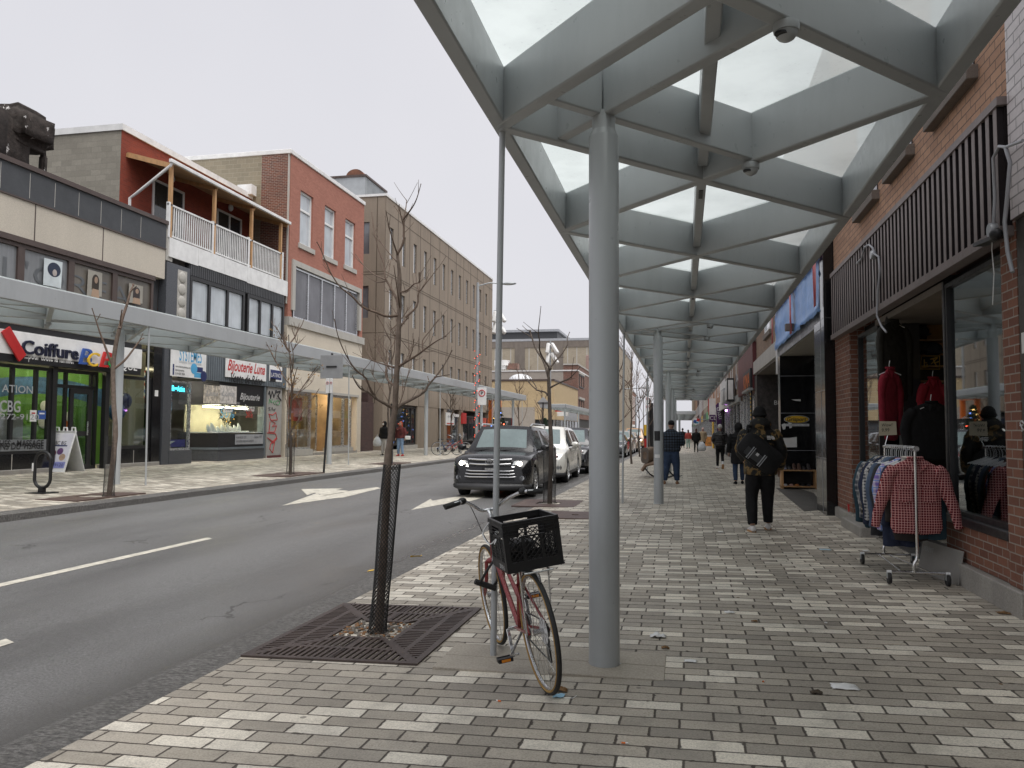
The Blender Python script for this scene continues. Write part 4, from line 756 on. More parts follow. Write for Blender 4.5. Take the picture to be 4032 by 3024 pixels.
for k, (x0, y0_, x1, y1_, m_, lab) in enumerate(((372, 365, 458, 505, 'paper', 'white printed notice with red heading on the salon window'), (470, 370, 573, 475, 'blue', 'blue notice beside the white one on the salon window'))):
    a, b = L('M', x0, y1_, -.04), L('M', x1, y0_, -.04); o = tag(lbx('notice', M[m_], None, a.y, b.y, a.z, b.z, -.043, .004), lab, 'notice')
    lbx('heading', M['red'] if k == 0 else M['paper'], o, a.y+.05, b.y-.05, b.z-.1, b.z-.06, -.039, .003)
bx('curtain', conc('beige_curtain', (.34, .32, .28), 1, .1), t, XL-.35, XL-.3, L('M', 110, 700).y, L('M', 400, 700).y, zb1, L('M', 200, 440).z)
# tarred chimney and tar edge above
tc_ = thing('tarred_chimney', 'lumpy black tar covered block on the salon roof', 'chimney', (XL-.6, 15.6, 8.3)); yc = L('A', 0, 300, -1).y
def tarblock(y0, y1, z0, z1, x0, x1, nm, r=.12):
    bm = bmesh.new(); bmesh.ops.create_cube(bm, size=1); bmesh.ops.bevel(bm, geom=bm.edges[:], offset=.2, segments=3, affect='EDGES'); bmesh.ops.subdivide_edges(bm, edges=bm.edges[:], cuts=2, use_grid_fill=True)
    g = G()
    vs = []
    for v in bm.verts:
        p = Vector((x0+(v.co.x+.5)*(x1-x0), y0+(v.co.y+.5)*(y1-y0), z0+(v.co.z+.5)*(z1-z0))); p += Vector((noise.noise(p*2), noise.noise(p*2+Vector((9, 0, 0))), noise.noise(p*2.3+Vector((0, 5, 0)))))*r; vs.append(p)
    g.add(vs, [[v.index for v in f.verts] for f in bm.faces]); bm.free(); return g.obj(nm, TARM, tc_, sm=180)
def tarmat():
    s = NT('flaking_tar'); p = s.pos(); n = s.noise(p, 2.6, 5, .7); f = s.noise(p, 6, 3); c = s.mix(s.m('GREATER_THAN', n, .635), s.ramp(f, [(.3, (.03, .025, .022)), (.7, (.065, .052, .046))]), (.62, .60, .58)); s.set(c, .75, spec=.3); s.bump(s.noise(p, 5, 6, .7), 1.0, .06); return s.mat
TARM = tarmat()
tarblock(13.2, 18.85, 8.2, 10.45, XL-2.4, XL-.7, 'stack', .05); tarblock(18.0, 19.72, 9.4, 10.5, XL-2.2, XL-.75, 'overhang', .06); tarblock(19.45, 19.62, 8.4, 9.6, XL-1.35, XL-1.15, 'stub', .03)
tarblock(14, 21.6, 8.35, 8.78, XL-1.3, XL-.75, 'tarred_upstand', .08)
# --- middle building with balcony, phone shop and jeweller
t = thing('balcony_building', 'red brick building with covered white balcony over the jeweller and phone shop', 'building', (XL, 28, GL)); m0, m1 = 23.72, 32.0
XB = XL-1.82
ztp = Py_ = Y_(m0, 'A', 1095, 215).z
bx('back_wall', M['brkR'], t, -28, XB, m0+.02, m1, 7.6, 11.72); bx('block_side_wall', M['block'], t, -28, XB-.02, m0-.2, m0+.015, 7.6, 11.72); bx('brick_corner', M['brkR'], t, XB-.02, XB+.004, m0-.2, m0+.015, 7.6, 11.72); g = G(); g.box(-28, XB+.06, m0-.25, m1, 11.72, 11.94); g.obj('roof_edge', M['white'], t)
bx('floor_slab', M['charc'], t, -28, XL-.02, m0, m1, 7.35, 7.62); 
for i in range(5):
    a = m0+(m1-m0)*i/5; b = m0+(m1-m0)*(i+1)/5-.015; g = G(); g.box(XL-.02, XL+.03, a, b, 7.62-.31+R.uniform(-.02, .02), 7.95); g.obj('white_fascia_panel', M['white'], t)
# lean-to roof
zf, zw = 10.50, 11.06
g = G(); g.prism([(XL+.08, m0+.1, zf), (XB, m0+.1, zw), (XB, m0+.1, zw-.05), (XL+.08, m0+.1, zf-.05)], (0, m1-m0-.12, 0)); g.obj('porch_roof', M['ply'], t)
for y in (m0+.06, m0+2.7, m0+5.4, m1-.15): G().beam((XL+.02, y, zf-.10), (XB, y, zw-.12), .05, .14).obj('rafter', M['wood'], t)
bx('gutter', M['white'], t, XL+.03, XL+.15, m0-.2, m1-.03, zf-.03, zf+.1, bev=.02); G().tube([(XL+.08, m0-.1, zf-.02), (XL+.05, m0-.12, zf-.12), (XB+.45, m0+.05, 9.55), (XB+.2, m0+.05, 9.4), (XB+.2, m0+.05, 8.3)], .05, 8).obj('downpipe', M['white'], t, sm=40)
for x, y in ((1487, 800), (1867, 950), (2190, 1100)): yy = L('A', x, y, -.05).y; bx('porch_post', M['wood'], t, XL-.11, XL-.0, yy-.055, yy+.055, 7.95, zf-.1)
yy = L('C', 455, 900, -.05).y; bx('porch_post', M['wood'], t, XL-.11, XL, yy-.055, yy+.055, 7.95, zf-.1)
rl = bx('balcony_rail', M['white'], t, XL-.07, XL, m0-.08, m1-.4, 9.05, 9.11); bx('bottom_rail', M['white'], rl, XL-.06, XL-.01, m0-.05, m1-.4, 8.0, 8.05)
g = G(); y = m0
while y < m1-.4: g.box(XL-.05, XL-.02, y, y+.035, 8.05, 9.05); y += .125
g.obj('balusters', M['white'], rl)
for y in (m0-.08, m0+2.5, m0+5.0, m1-.5): bx('rail_post', M['white'], t, XL-.09, XL+.01, y, y+.1, 7.95, 9.16)
def wall_open(name, mat, par, x0, x1, y0, y1, z0, z1, ops):
    Ys = sorted({y0, y1, *[v for o in ops for v in o[:2] if y0 < v < y1]}); Zs = sorted({z0, z1, *[v for o in ops for v in o[2:] if z0 < v < z1]}); g = G()
    for a, b in zip(Ys, Ys[1:]):
        c = None
        for k in range(len(Zs)-1):
            m_ = ((a+b)/2, (Zs[k]+Zs[k+1])/2); hole = any(o[0] < m_[0] < o[1] and o[2] < m_[1] < o[3] for o in ops)
            if not hole and c is None: c = Zs[k]
            if c is not None and (hole or k == len(Zs)-2): g.box(x0, x1, a, b, c, Zs[k] if hole else Zs[k+1]); c = None
    return g.obj(name, mat, par)
def backframe(y0, y1, z0, z1, mull=()): return lframe(t, y0, y1, z0, z1, M['white'], M['darkp'], .08, .08, o=XB-XL+.05, mull=mull, name='patio_door')
ya, yb = onx(XB, *px('A', 1325, 800)).y, onx(XB, *px('A', 1600, 800)).y; backframe(ya, yb, 7.62, onx(XB, *px('A', 1330, 665)).z, ((ya+yb)/2,)); ya, yb = onx(XB, *px('A', 1885, 1000)).y, onx(XB, *px('A', 2100, 1000)).y; backframe(ya, yb, 7.62, onx(XB, *px('A', 1890, 930)).z, ((ya+yb)/2,))
for x, y in ((1500, 670), (2010, 925)): p = onx(XB+.1, *px('A', x, y)); tag(G().ell(p, .1, .13, .15).obj('wall_lamp', M['whitepl'], sm=60), 'round white lamp on the red wall over the '+('first' if x < 1800 else 'second')+' balcony door', 'lamp', 'balcony wall lamps')
for x, y in ((1860, 1250), (2000, 1290)): p = onx(XB+.4, *px('A', x, y)); lab = ('left', 'right')[x > 1900]; cs = thing('air_conditioner', 'white air conditioning unit on the balcony, '+lab+' one', 'air conditioner', p); bx('case', M['white'], cs, p.x-.3, p.x, p.y-.35, p.y+.35, 7.96, 8.6, bev=.02); G().lathe([(.24, 0), (.24, .02)], (p.x, p.y, 8.28), 'x', 20).obj('fan_grille', M['pgrey'], cs)
# second floor strip
zc0, zc1 = L('A', 1520, 1470).z, L('A', 1515, 1310).z
g = G(); y = 24.95
while y < 31.7: g.box(XL-.1, XL+.01, y, y+.10, zc0+.02, 7.34); y += .13
g.box(XL-.2, XL-.02, 24.9, 31.8, zc0, 7.35); g.obj('charcoal_siding', M['charc'], t)
zw0, zw1 = 4.55, zc0
for a, b, n_ in ((24.95, 28.55, 3), (28.75, 31.75, 3)):
    mu = [a+(b-a)*i/n_ for i in range(1, n_)]; lframe(t, a, b, zw0, zw1, M['black'], M['skyp'], .13, .14, o=.02, mull=mu, tr=(zw0+.75,)); 
    for i in range(n_): yy = a+(b-a)*(i+.12)/n_; lbx('dark_sash', M['darkp'], t, yy+.05, yy+.5, zw0+.16, zw0+.66, .025, .02)
lbx('stone_pilaster', M['granite'], t, 23.6, 24.9, 4.2, 7.1, .03, .3); g = G()
for k in range(4): z = 5.35+.42*k; g.ell((XL+.04, 24.45, z+.1), .05, .22, .2, 10, 6)
g.box(XL, XL+.035, 24.2, 24.72, 5.2, 6.95); g.obj('carved_stone', M['stone'], t, sm=60); bx('side_panel', M['stone'], t, XL-.2, XL-.02, 23.6, 23.95, 7.15, 8.2)
# ground floor of the middle building
lbx('granite_pier', M['granite'], t, 23.6, L('N', 235, 300).y, GL-.1, 4.6, .04, .5); yk = L('N', 470, 1330).y; zk = L('N', 330, 1335).z
lbx('granite_base', M['granite'], t, L('N', 190, 1330).y, yk, GL-.1, zk, .06, .8, bev=.01)
lframe(t, L('N', 225, 700).y, L('N', 480, 700).y, zk, L('N', 300, 470).z, M['alu'], M['glass'], .07, .1, o=0)
fz0, fz1 = L('N', 1400, 535, .1).z, 4.55
lbx('fascia', M['bluegrey'], t, 24.9, 32.0, fz0, fz1, .05, .4); g = G()
yy = 25.0
while yy < 31.9: g.box(XL+.05, XL+.058, yy, yy+.012, fz0, fz1); yy += .14
g.obj('fascia_groove', M['charc'], t)
def lsign(lab, key, c0, c1, o=.1, mat='white', name='shop_sign'):
    a, b = L(key, *c0, o), L(key, *c1, o); s = thing(name, lab, 'sign', (XL+o, a.y, min(a.z, b.z))); lbx('panel', M[mat], s, a.y, b.y, b.z, a.z, o, .03); return s, a, b
s, a, b = lsign('white phone repair shop sign under the canopy, blue lettering', 'N', (238, 15), (665, 455)); a.z += .45; H_ = b.y-a.y; q = XL+.101
bx('panel', M['white'], s, XL+.07, XL+.1, a.y, b.y, a.z-.46, a.z)
text('LATINO', M['navy'], s, (q, a.y+H_*.22, L('N', 470, 120, .1).z), U_, Zv, .42, width=H_*.66, off=.015); text('SYSTÈMES', M['lblue'], s, (q, a.y+H_*.22, L('N', 470, 235, .1).z), U_, Zv, .46, width=H_*.64, off=.01); text('Solutions Technologiques', M['pgrey'], s, (q, a.y+H_*.21, L('N', 460, 265, .1).z), U_, Zv, .10, width=H_*.64)
for i, w_ in enumerate(('www.latinosystemes.com', 'latinosystemes', '514 400 7884')): z = L('N', 350, 310+45*i, .1).z; text(w_, M['pblk'], s, (q, a.y+H_*.12, z), U_, Zv, .085, width=H_*(.42, .24, .26)[i]); lbx('icon', M['navy'], s, a.y+H_*.05, a.y+H_*.09, z-.02, z+.1, .104, .003)
o = bx('blue_label', M['navy'], s, XL+.1, XL+.104, a.y+H_*.64, a.y+H_*.9, L('N', 560, 365, .1).z, L('N', 560, 300, .1).z); o = bx('blue_label', M['lblue'], s, XL+.1, XL+.104, a.y+H_*.65, a.y+H_*.93, L('N', 580, 435, .1).z, L('N', 580, 375, .1).z)
for yy, zz, m_ in ((.64, 328, 'lblue'), (.93, 408, 'navy')): G().lathe([(.19, 0), (.19, .006)], (XL+.103, a.y+H_*yy, L('N', 560, zz, .1).z), 'x', 20).obj('round_label', M[m_], s)
s, a, b = lsign('white banner with red and black script lettering above the jeweller', 'N', (918, 135), (1415, 480), .11); H_ = b.y-a.y; q = XL+.111
text('Bijouterie Luna', M['red'], s, (q, a.y+H_*.04, L('N', 930, 285, .11).z-.15), U_, Zv, .42, width=H_*.92, shear=.35, off=.022); text('Vente de Réno', M['pblk'], s, (q, a.y+H_*.12, L('N', 960, 430, .11).z-.16), U_, Zv, .36, width=H_*.78, shear=.35, off=.016)
s, a, b = lsign('narrow white phone service sign beside the cream wall', 'N', (1460, 225), (1612, 490), .06); H_ = b.y-a.y; lbx('dark_band', M['navy'], s, a.y+.08, b.y-.05, a.z-.75, a.z-.35, .063, .004); text('LATINO', M['paper'], s, (XL+.064, a.y+.14, a.z-.65), U_, Zv, .18, width=H_*.75); lbx('dark_panel', M['pblk'], s, a.y+.06, a.y+H_*.5, b.z+.12, a.z-.85, .063, .004)
for i, w_ in enumerate(('Services', 'Déblocage', 'Réparation')): text(w_, M['pblk'], s, (XL+.063, a.y+H_*.55, a.z-1.05-.27*i), U_, Zv, .08, width=H_*.4)
# phone shop window things
a, b = L('N', 215, 600, -.03), L('N', 440, 540, -.03); led = thing('led_sign', 'glowing cyan scrolling text sign in the phone shop window', 'sign', a); lbx('case', M['pblk'], led, a.y-.05, b.y, a.z-.03, b.z+.05, -.11, .05); text('HAIR•••Activa', emit('cyan_led', (.05, .75, 1), 5), led, (XL-.108, a.y, a.z+.02), U_, Zv, .2, width=b.y-a.y-.06)
for nm, x0, y0_, x1, y1_, m_, tx in (('purple', 208, 735, 270, 610, 'purple', 'chatr'), ('light blue', 208, 840, 268, 735, 'lblue', '')):
    a, b = L('N', x0, y0_, -.03), L('N', x1, y1_, -.03); o = tag(lbx('window_sticker', M[m_], None, a.y, b.y, a.z, b.z, -.1, .004), nm+' square sticker in the phone shop window', 'sticker')
    if tx: text(tx, M['paper'], o, (XL-.098, a.y+.08, (a.z+b.z)/2), U_, Zv, .12, width=(b.y-a.y)*.7)
a, b = L('N', 192, 1300, -.03), L('N', 430, 1200, -.03); o = tag(lbx('window_banner', M['lilac'] if False else mk('violet_banner', (.09, .08, .30), .5), None, a.y, b.y, a.z, b.z, -.1, .004), 'violet and white car insurance style banner low in the phone shop window', 'banner'); G().prism([(XL-.097, a.y+.1, b.z-.05), (XL-.097, a.y+.5, b.z-.05), (XL-.097, a.y+.2, a.z+.1)], (.002, 0, 0)).obj('white_mark', M['paper'], o)
for i in range(3): lbx('text_line', M['paper'], o, a.y+.95, b.y-.1, b.z-.12-.1*i, b.z-.09-.1*i, -.098, .004)
dark2 = mk('dim_shop_wall', (.26, .25, .22), .7)
g = G(); g.box(-20.6, -20.5, 23.7, 31.9, 0, 3.5).box(-20.5, XL-.7, 23.7, 23.8, 0, 3.5).box(-20.5, XL-.2, 31.75, 31.85, 0, 3.5); g.obj('interior_wall', dark2, t); bx('interior_ceiling', M['white'], t, -20.5, XL-.4, 23.8, 31.75, 3.4, 3.5); bx('interior_floor', M['floor_in'], t, -20.5, XL-.45, 23.8, 31.75, GL-.1, GL+.02)
bx('ceiling_tube', emit('white_shop_lamp', (1, .93, .78), 36), t, -18.6, -18.4, 24.6, 25.8, 3.32, 3.36)
# jeweller: angled bay
y0b, y1b, y2b = L('N', 495, 1000, -1).y, L('N', 825, 1000).y, L('N', 1385, 1000).y
def bay(name, mat, z0, z1, off=0, par=None):
    P = [(XL-1.3, y0b-off*.6), (XL-.02+off, y1b-off*.4), (XL-.02+off, y2b), (XL-1.6, y2b), (XL-1.6, y0b)]
    return G().prism([(x, y, z0) for x, y in P], (0, 0, z1-z0)).obj(name, mat, par or t)
zq = [L('N', 1100, v).z for v in (1455, 1300, 1120, 780, 545)]
bay('granite_base', M['granite'], GL-.05, zq[1]-.06, .05); bay('base_ledge', M['bluegrey'], zq[1]-.06, zq[1]+.02, .09); bay('black_panel', M['pblk'], zq[1]+.02, zq[2]-.03, 0); bay('window_head_panel', M['pblk'], zq[3], fz0+.02, 0)
bx('display_lamp', emit('warm_display_lamp', (1, .9, .62), 30), t, XL-.75, XL-.65, y1b+.1, y2b-.15, zq[3]-.10, zq[3]-.06)
g = G(); g.prism([(XL-1.25, y0b+.02, zq[2]), (XL-.05, y1b, zq[2]), (XL-.05, y2b-.03, zq[2]), (XL-1.5, y2b-.03, zq[2])], (0, 0, .03)); g.obj('display_floor', M['paper'], t)
zc_ = zq[2]-.02
G().prism([(XL-1.25, y0b, zq[2]+.02), (XL-.03, y1b, zq[2]+.02), (XL-.03, y1b, zq[3]), (XL-1.25, y0b, zq[3])], (-.006, .006, 0)).obj('display_window', M['glass'], t); bx('display_window', M['glass'], t, XL-.035, XL-.028, y1b+.01, y2b, zq[2]+.02, zq[3]); lbx('end_post', M['bluegrey'], t, y2b-.02, y2b+.12, zq[0]+.1, fz0, .02, .3)
bx('display_back', mk('cream_display_wall', (.55, .49, .36), .6), t, XL-1.55, XL-1.5, y0b+.3, y2b-.03, zq[2]+.03, zq[3])
for i, yy in enumerate((y0b+.62, y1b+.1, y1b+.35, y1b+.75, y1b+1.05, y1b+1.4, y1b+1.68, y1b+1.92, y1b+2.2)):
    if yy > y2b-.1: continue
    bz = zq[2]+.031; bu = thing('jewellery_bust', 'white necklace bust in the lit jewellery window', 'bust', (XL-.45, yy, bz), 'necklace busts in the jewellery window'); h_ = .22+.13*((i*7) % 3)/2
    g = G(); g.rings([[(XL-.45-.02*j+a_*cos(u), yy+w_*sin(u), bz+h_*s_) for u in [2*pi*k/12 for k in range(12)]] for j, (s_, w_, a_) in enumerate(((0, .09, .05), (.3, .13, .05), (.6, .14, .04), (.78, .08, .035), (1, .045, .03)))]); g.obj('bust', M['paper'], bu, sm=60)
for i in range(14):
    yy = y1b-.2+.19*i
    if yy < y2b-.1: tag(bx('jewellery_tray', M['paper'] if i % 3 else M['silver'], None, XL-.3, XL-.14, yy, yy+.12, zq[2]+.031, zq[2]+.06+.02*(i % 2)), 'small pale jewellery tray on the floor of the lit window', 'tray', 'trays in the jewellery window')
def lpanel(name, mat, key, c0, c1, o): a, b = L(key, *c0, o), L(key, *c1, o); return lbx(name, M[mat] if isinstance(mat, str) else mat, t, a.y, b.y, b.z, a.z, o, .02), a, b
o, a, b = lpanel('picture_panel', mk('gold_jewel_print', (.50, .45, .38), .5, var=.7, vs=7), 'N', (648, 520), (840, 760), .012); text('Luna', M['pgrey'], o, (XL+.016, a.y+.1, (a.z+b.z)/2-.05), U_, Zv, .2, width=(b.y-a.y)*.75, shear=.35)
o, a, b = lpanel('picture_panel', mk('silver_jewel_print', (.58, .55, .52), .5, var=.45, vs=8), 'N', (845, 525), (1045, 765), .012); text('Luna', M['pgrey'], o, (XL+.016, a.y+.1, (a.z+b.z)/2-.05), U_, Zv, .2, width=(b.y-a.y)*.75, shear=.35)
a = L('N', 1095, 665, .0); b = L('N', 1340, 680, .0); text('Bijouterie', M['silver'], t, (XL-.015, a.y, a.z-.12), U_, Zv, .27, width=b.y-a.y, shear=.35, off=.014); text('Luna', M['silver'], t, (XL-.015, a.y+.28, a.z-.56), U_, Zv, .27, width=(b.y-a.y)*.55, shear=.35, off=.014); text('7183', M['silver'], t, (XL-.015, L('N', 1050, 765).y, L('N', 1050, 765).z), U_, Zv, .09)
o, a, b = lpanel('grey_sign', 'pgrey', 'N', (1035, 1140), (1385, 1255), .0+.004)
for i, w_ in enumerate(('•PLAN MISE DE CÔTÉ', '•ÉVALUATION DE BIJOUX ET ANTIQUITÉS', '•RÉPARATION')): text(w_, M['pblk'], o, (XL+.009, a.y+.04, a.z-.16-.15*i), U_, Zv, .085, width=(b.y-a.y)*(.34, .6, .24)[i])
text('Depuis 1977', M['pblk'], o, (XL+.009, a.y+(b.y-a.y)*.64, a.z-.15), U_, Zv, .1, width=(b.y-a.y)*.28, shear=.3)
a = L('N', 1165, 930, -.02); text('50%', M['red'], t, (XL-.025, a.y, a.z), U_, Zv, .38, width=.5, off=-.004); a = L('N', 845, 930, -.02); text('50%', M['lblue'], t, (XL-.025, a.y, a.z), U_, Zv, .38, width=.95, off=.0)
a, b = L('N', 888, 855, -.02), L('N', 995, 812, -.02); o = tag(lbx('open_sign', M['paper'], None, a.y, b.y, a.z, b.z, -.015, .01), 'small white and blue open sign in the jewellery window', 'sign'); text('Ouvert', M['pblk'], o, (XL-.014, a.y+.05, a.z+.04), U_, Zv, .12, width=(b.y-a.y)*.8)
c = L('N', 935, 870, -.25); wr = thing('wreath', 'dark christmas wreath with small lights in the jewellery window', 'wreath', c); g = G(); RW = random.Random(3)
for k in range(160): a = RW.uniform(0, 2*pi); p = c+Vector((RW.uniform(-.07, .07), (.42+RW.gauss(0, .06))*cos(a), (.38+RW.gauss(0, .06))*sin(a))); q_ = Vector((RW.uniform(-1, 1), RW.uniform(-1, 1), RW.uniform(-1, 1)))*.07; g.beam(p-q_, p+q_, .02, .012)
g.obj('needles', mk('wreath_needles', (.02, .035, .02), .8), wr); wl_ = emit('tiny_warm_lights', (1, .5, .1), 4)
for k in range(9): G().ell(c+Vector((.08, .42*cos(k*.7), .38*sin(k*.7))), .015, .015, .015, 6, 4).obj('light', wl_, wr)
# graffiti wall
lbx('graffiti_wall', conc('grey_stucco', (.40, .385, .365), 1.2, .2, dirt=.2), t, L('N', 1430, 900).y, L('N', 1612, 900).y, GL, fz0+.1, -.02, .4); lbx('wall_base', M['maroon'], t, L('N', 1430, 1420).y, L('N', 1600, 1420).y, GL-.05, GL+.1, -.0, .1)
def tagpath(pts, mat, r): G().tube([L('N', *p, -.012) for p in pts], r, 6).obj('graffiti', M[mat], t)
tagpath(((1450, 885), (1470, 960), (1555, 960), (1535, 865), (1495, 900), (1450, 885)), 'red', .018); tagpath(((1480, 970), (1530, 1000), (1490, 1040), (1545, 1030), (1520, 1110), (1450, 1110), (1465, 980)), 'red', .018); tagpath(((1430, 1120), (1530, 1130), (1550, 1190), (1500, 1250), (1430, 1180), (1520, 1240), (1495, 1370), (1460, 1320), (1470, 1260), (1545, 1180)), 'red', .018)
tagpath(((1442, 640), (1455, 600), (1470, 690), (1490, 600), (1510, 680), (1540, 590)), 'pblk', .03); tagpath(((1530, 620), (1590, 600), (1560, 660), (1600, 720)), 'pblk', .03); tagpath(((1450, 760), (1458, 700), (1480, 750), (1490, 700)), 'green', .012); tagpath(((1525, 720), (1500, 740), (1525, 770)), 'green', .012); tagpath([(1560+25*cos(a), 745+28*sin(a)) for a in [i*.6 for i in range(12)]], 'green', .012); tagpath(((1440, 815), (1465, 800), (1450, 840), (1480, 830), (1490, 800), (1500, 840), (1530, 820), (1515, 850)), 'pblk', .012)
# --- pink brick building
t = thing('pink_brick_building', 'three storey pink brick building with cream ground floor and white framed windows', 'building', (XL, 36, GL)); p0, p1 = 32.07, 40.45; zr_ = 13.72
zs = L('D', 500, 10).z
OPN = []; bx('body', M['brkP'], t, -26, XL-.35, p0+.03, p1, zs, zr_); bx('side_wall', M['block2'], t, -26, -18.38, p0-.06, p0+.028, 7, zr_); bx('old_brick_side', M['brkOld'], t, -18.38, XL-.1, p0-.06, p0+.028, 7, zr_); bx('corner_strip', M['stone'], t, XL-.1, XL-.04, p0-.065, p0+.028, 7, zr_); bx('roof_edge', M['white'], t, -26, XL+.06, p0-.1, p1+.05, zr_, zr_+.2, bev=.02)
c = Y_(34, 'C', 340, 195); tag(G().ell((-20.0, 34, zr_+.2), .45, .45, .55).obj('roof_dome', M['whitepl'], sm=60), 'white domed roof vent on the pink brick building', 'roof vent')
bx('vent_box', M['white'], t, -19.3, -18.6, p0-.5, p0-.07, 11.85, 12.3)
for (a, b, c_, d) in (((628, 545), (740, 600), (612, 1010), (735, 1060)), ((840, 675), (937, 725), (835, 1120), (930, 1170)), ((1018, 790), (1105, 835), (1010, 1200), (1098, 1250))):
    q0, q1, q2 = L('C', *a), L('C', *b), L('C', *c_); OPN.append((q0.y, q1.y, q2.z, q0.z)); f = lframe(t, q0.y, q1.y, q2.z, q0.z, M['white'], M['skyp'], .10, .12, o=-.10, mull=(), tr=(q0.z-.85,)); lbx('window_sill', M['stone'], t, q0.y-.15, q1.y+.15, q2.z-.22, q2.z, .07, .2)
q0, q1, q2 = L('C', 550, 1150), L('C', 1150, 1420), L('C', 540, 1620); za, zb_ = q2.z+.15, q0.z-.25
OPN.append((q0.y+.1, q1.y-.1, zs-.2, q0.z-.1)); wall_open('brick_front', M['brkP'], t, XL-.35, XL, p0+.03, p1, zs, zr_, OPN)
g = G(); g.box(XL-.1, XL+.08, q0.y, q1.y, zb_, q0.z).box(XL-.1, XL+.08, q0.y, q0.y+.28, za, zb_).box(XL-.1, XL+.08, q1.y-.28, q1.y, za, zb_); g.obj('stone_surround', M['stone'], t); lbx('stone_ledge', M['stone'], t, p0+.0, p1+.1, zs-.25, zs+.12, .10, .25)
f = lframe(t, q0.y+.3, q1.y-.3, zs+.13, zb_-.02, M['alu'], M['shade'], .09, .1, o=-.03, mull=[q0.y+.3+(q1.y-q0.y-.6)*i/5 for i in range(1, 5)])
zg = L('D', 520, 630).z; ylo = L('D', 520, 640).y
g = G(); g.box(XL-.3, XL, p0, p1, zg+.1, zs-.25).box(XL-.3, XL, p0, ylo-.1, GL, zg+.1).box(XL-.3, XL, L('D', 1110, 700).y+.15, p1, GL, zg+.1); g.obj('cream_wall', M['cream'], t); lbx('window_lintel', M['stone'], t, ylo-.3, L('D', 1110, 690).y+.3, zg-.02, zg+.1, .05, .25); lbx('stone_plinth', M['conc'], t, p0+.05, ylo-.12, GL-.1, GL+.55, .02, .2)
ysb, ysc, ysd = L('D', 725, 680).y, L('D', 905, 690).y, L('D', 1075, 700).y
zl = L('D', 600, 1150).z
lframe(t, ylo, ysb, zl, zg-.03, M['alu'], M['glass'], .1, .12, o=-.02); lbx('window_sill', M['stone'], t, ylo-.1, ysb+.1, zl-.28, zl, .06, .5); lframe(t, ysc, ysd, zl, zg-.03, M['alu'], M['glass'], .1, .12, o=-.02, mull=((ysc+ysd)/2+.25,)); lbx('window_sill', M['stone'], t, ysc-.05, ysd+.1, zl-.28, zl, .06, .5); lbx('doorstep', M['conc'], t, ysb+.1, ysd+.5, GL-.1, GL+.12, .12, .9)
do = lframe(t, ysb+.1, ysc-.1, GL+.12, zg-.05, M['alu'], M['glass'], .09, .06, o=-.75, name='door')
wc = mk('warm_cafe_wall', (.40, .29, .17), .7, var=.35, vs=1.5); g = G(); g.box(-21.3, -21.2, p0+.1, p1-.1, GL, 3.7).box(-21.2, XL-.31, p0+.1, p0+.2, GL, 3.7).box(-21.2, XL-.31, p1-.2, p1-.1, GL, 3.7); g.obj('interior_wall', wc, t); bx('interior_ceiling', M['white'], t, -21.2, XL-.31, p0+.2, p1-.2, 3.62, 3.7); bx('interior_floor', M['cedar'], t, -21.2, XL-.15, p0+.2, p1-.2, GL-.1, GL+.06)
wl2 = emit('warm_cafe_lamp', (1, .80, .52), 20)
for yy in (33.6, 35.6, 37.6, 39.2): bx('ceiling_lamp', wl2, t, -19.2, -18.8, yy, yy+.5, 3.56, 3.6)
bx('red_poster', mk('red_window_print', (.42, .06, .04), .6, var=.7, vs=3), t, XL-.32, XL-.30, ylo+.25, ysb-.35, L('D', 600, 900).z, zg-.3)
for k in range(4): z = GL+.6+.55*k; tag(bx('cafe_shelf', M['wood'], None, -21.1, -20.75, 35.0, 39.6, z, z+.05), ('lowest', 'second', 'third', 'topmost')[k]+' wooden shelf on the back wall of the cream fronted shop', 'shelf', 'shelves in the cream fronted shop'); 
g = G()
for k in range(3):
    for i in range(16): yy = 35.1+.28*i; tag(G().lathe([(.07, 0), (.08, .12), (.03, .2), (.03, .26)], (-20.9, yy, GL+.65+.55*k), n=8).obj('jar', mk('jar_%d_%d' % (k, i % 4), ((.3, .2, .1), (.5, .45, .35), (.1, .15, .08), (.4, .1, .05))[i % 4], .4), sm=60) if i < 8 and k < 3 and i % 2 == 0 else None or G().lathe([(.07, 0), (.07, .2)], (-20.9, yy, GL+.65+.55*k), n=8).obj('jar', M['paper'], sm=60), 'jar on the shelves inside the cream fronted shop', 'jar', 'jars on the shop shelves')
for k, yy in enumerate((33.3, 34.2)):
    ch = thing('wooden_chair', 'wooden chair behind the left cafe window, '+('nearer' if k == 0 else 'farther')+' one', 'chair', (XL-.9, yy, GL+.06), 'chairs behind the cafe window')
    bx('seat', M['wood'], ch, XL-1.1, XL-.7, yy, yy+.4, GL+.5, GL+.54); 
    for x_, y_ in ((0, 0), (.36, 0), (0, .36), (.36, .36)): bx('leg', M['wood'], ch, XL-1.1+x_, XL-1.06+x_, yy+y_, yy+y_+.04, GL+.06, GL+.5)
    bx('backrest', M['wood'], ch, XL-1.1, XL-1.06, yy, yy+.4, GL+.75, GL+1.0)
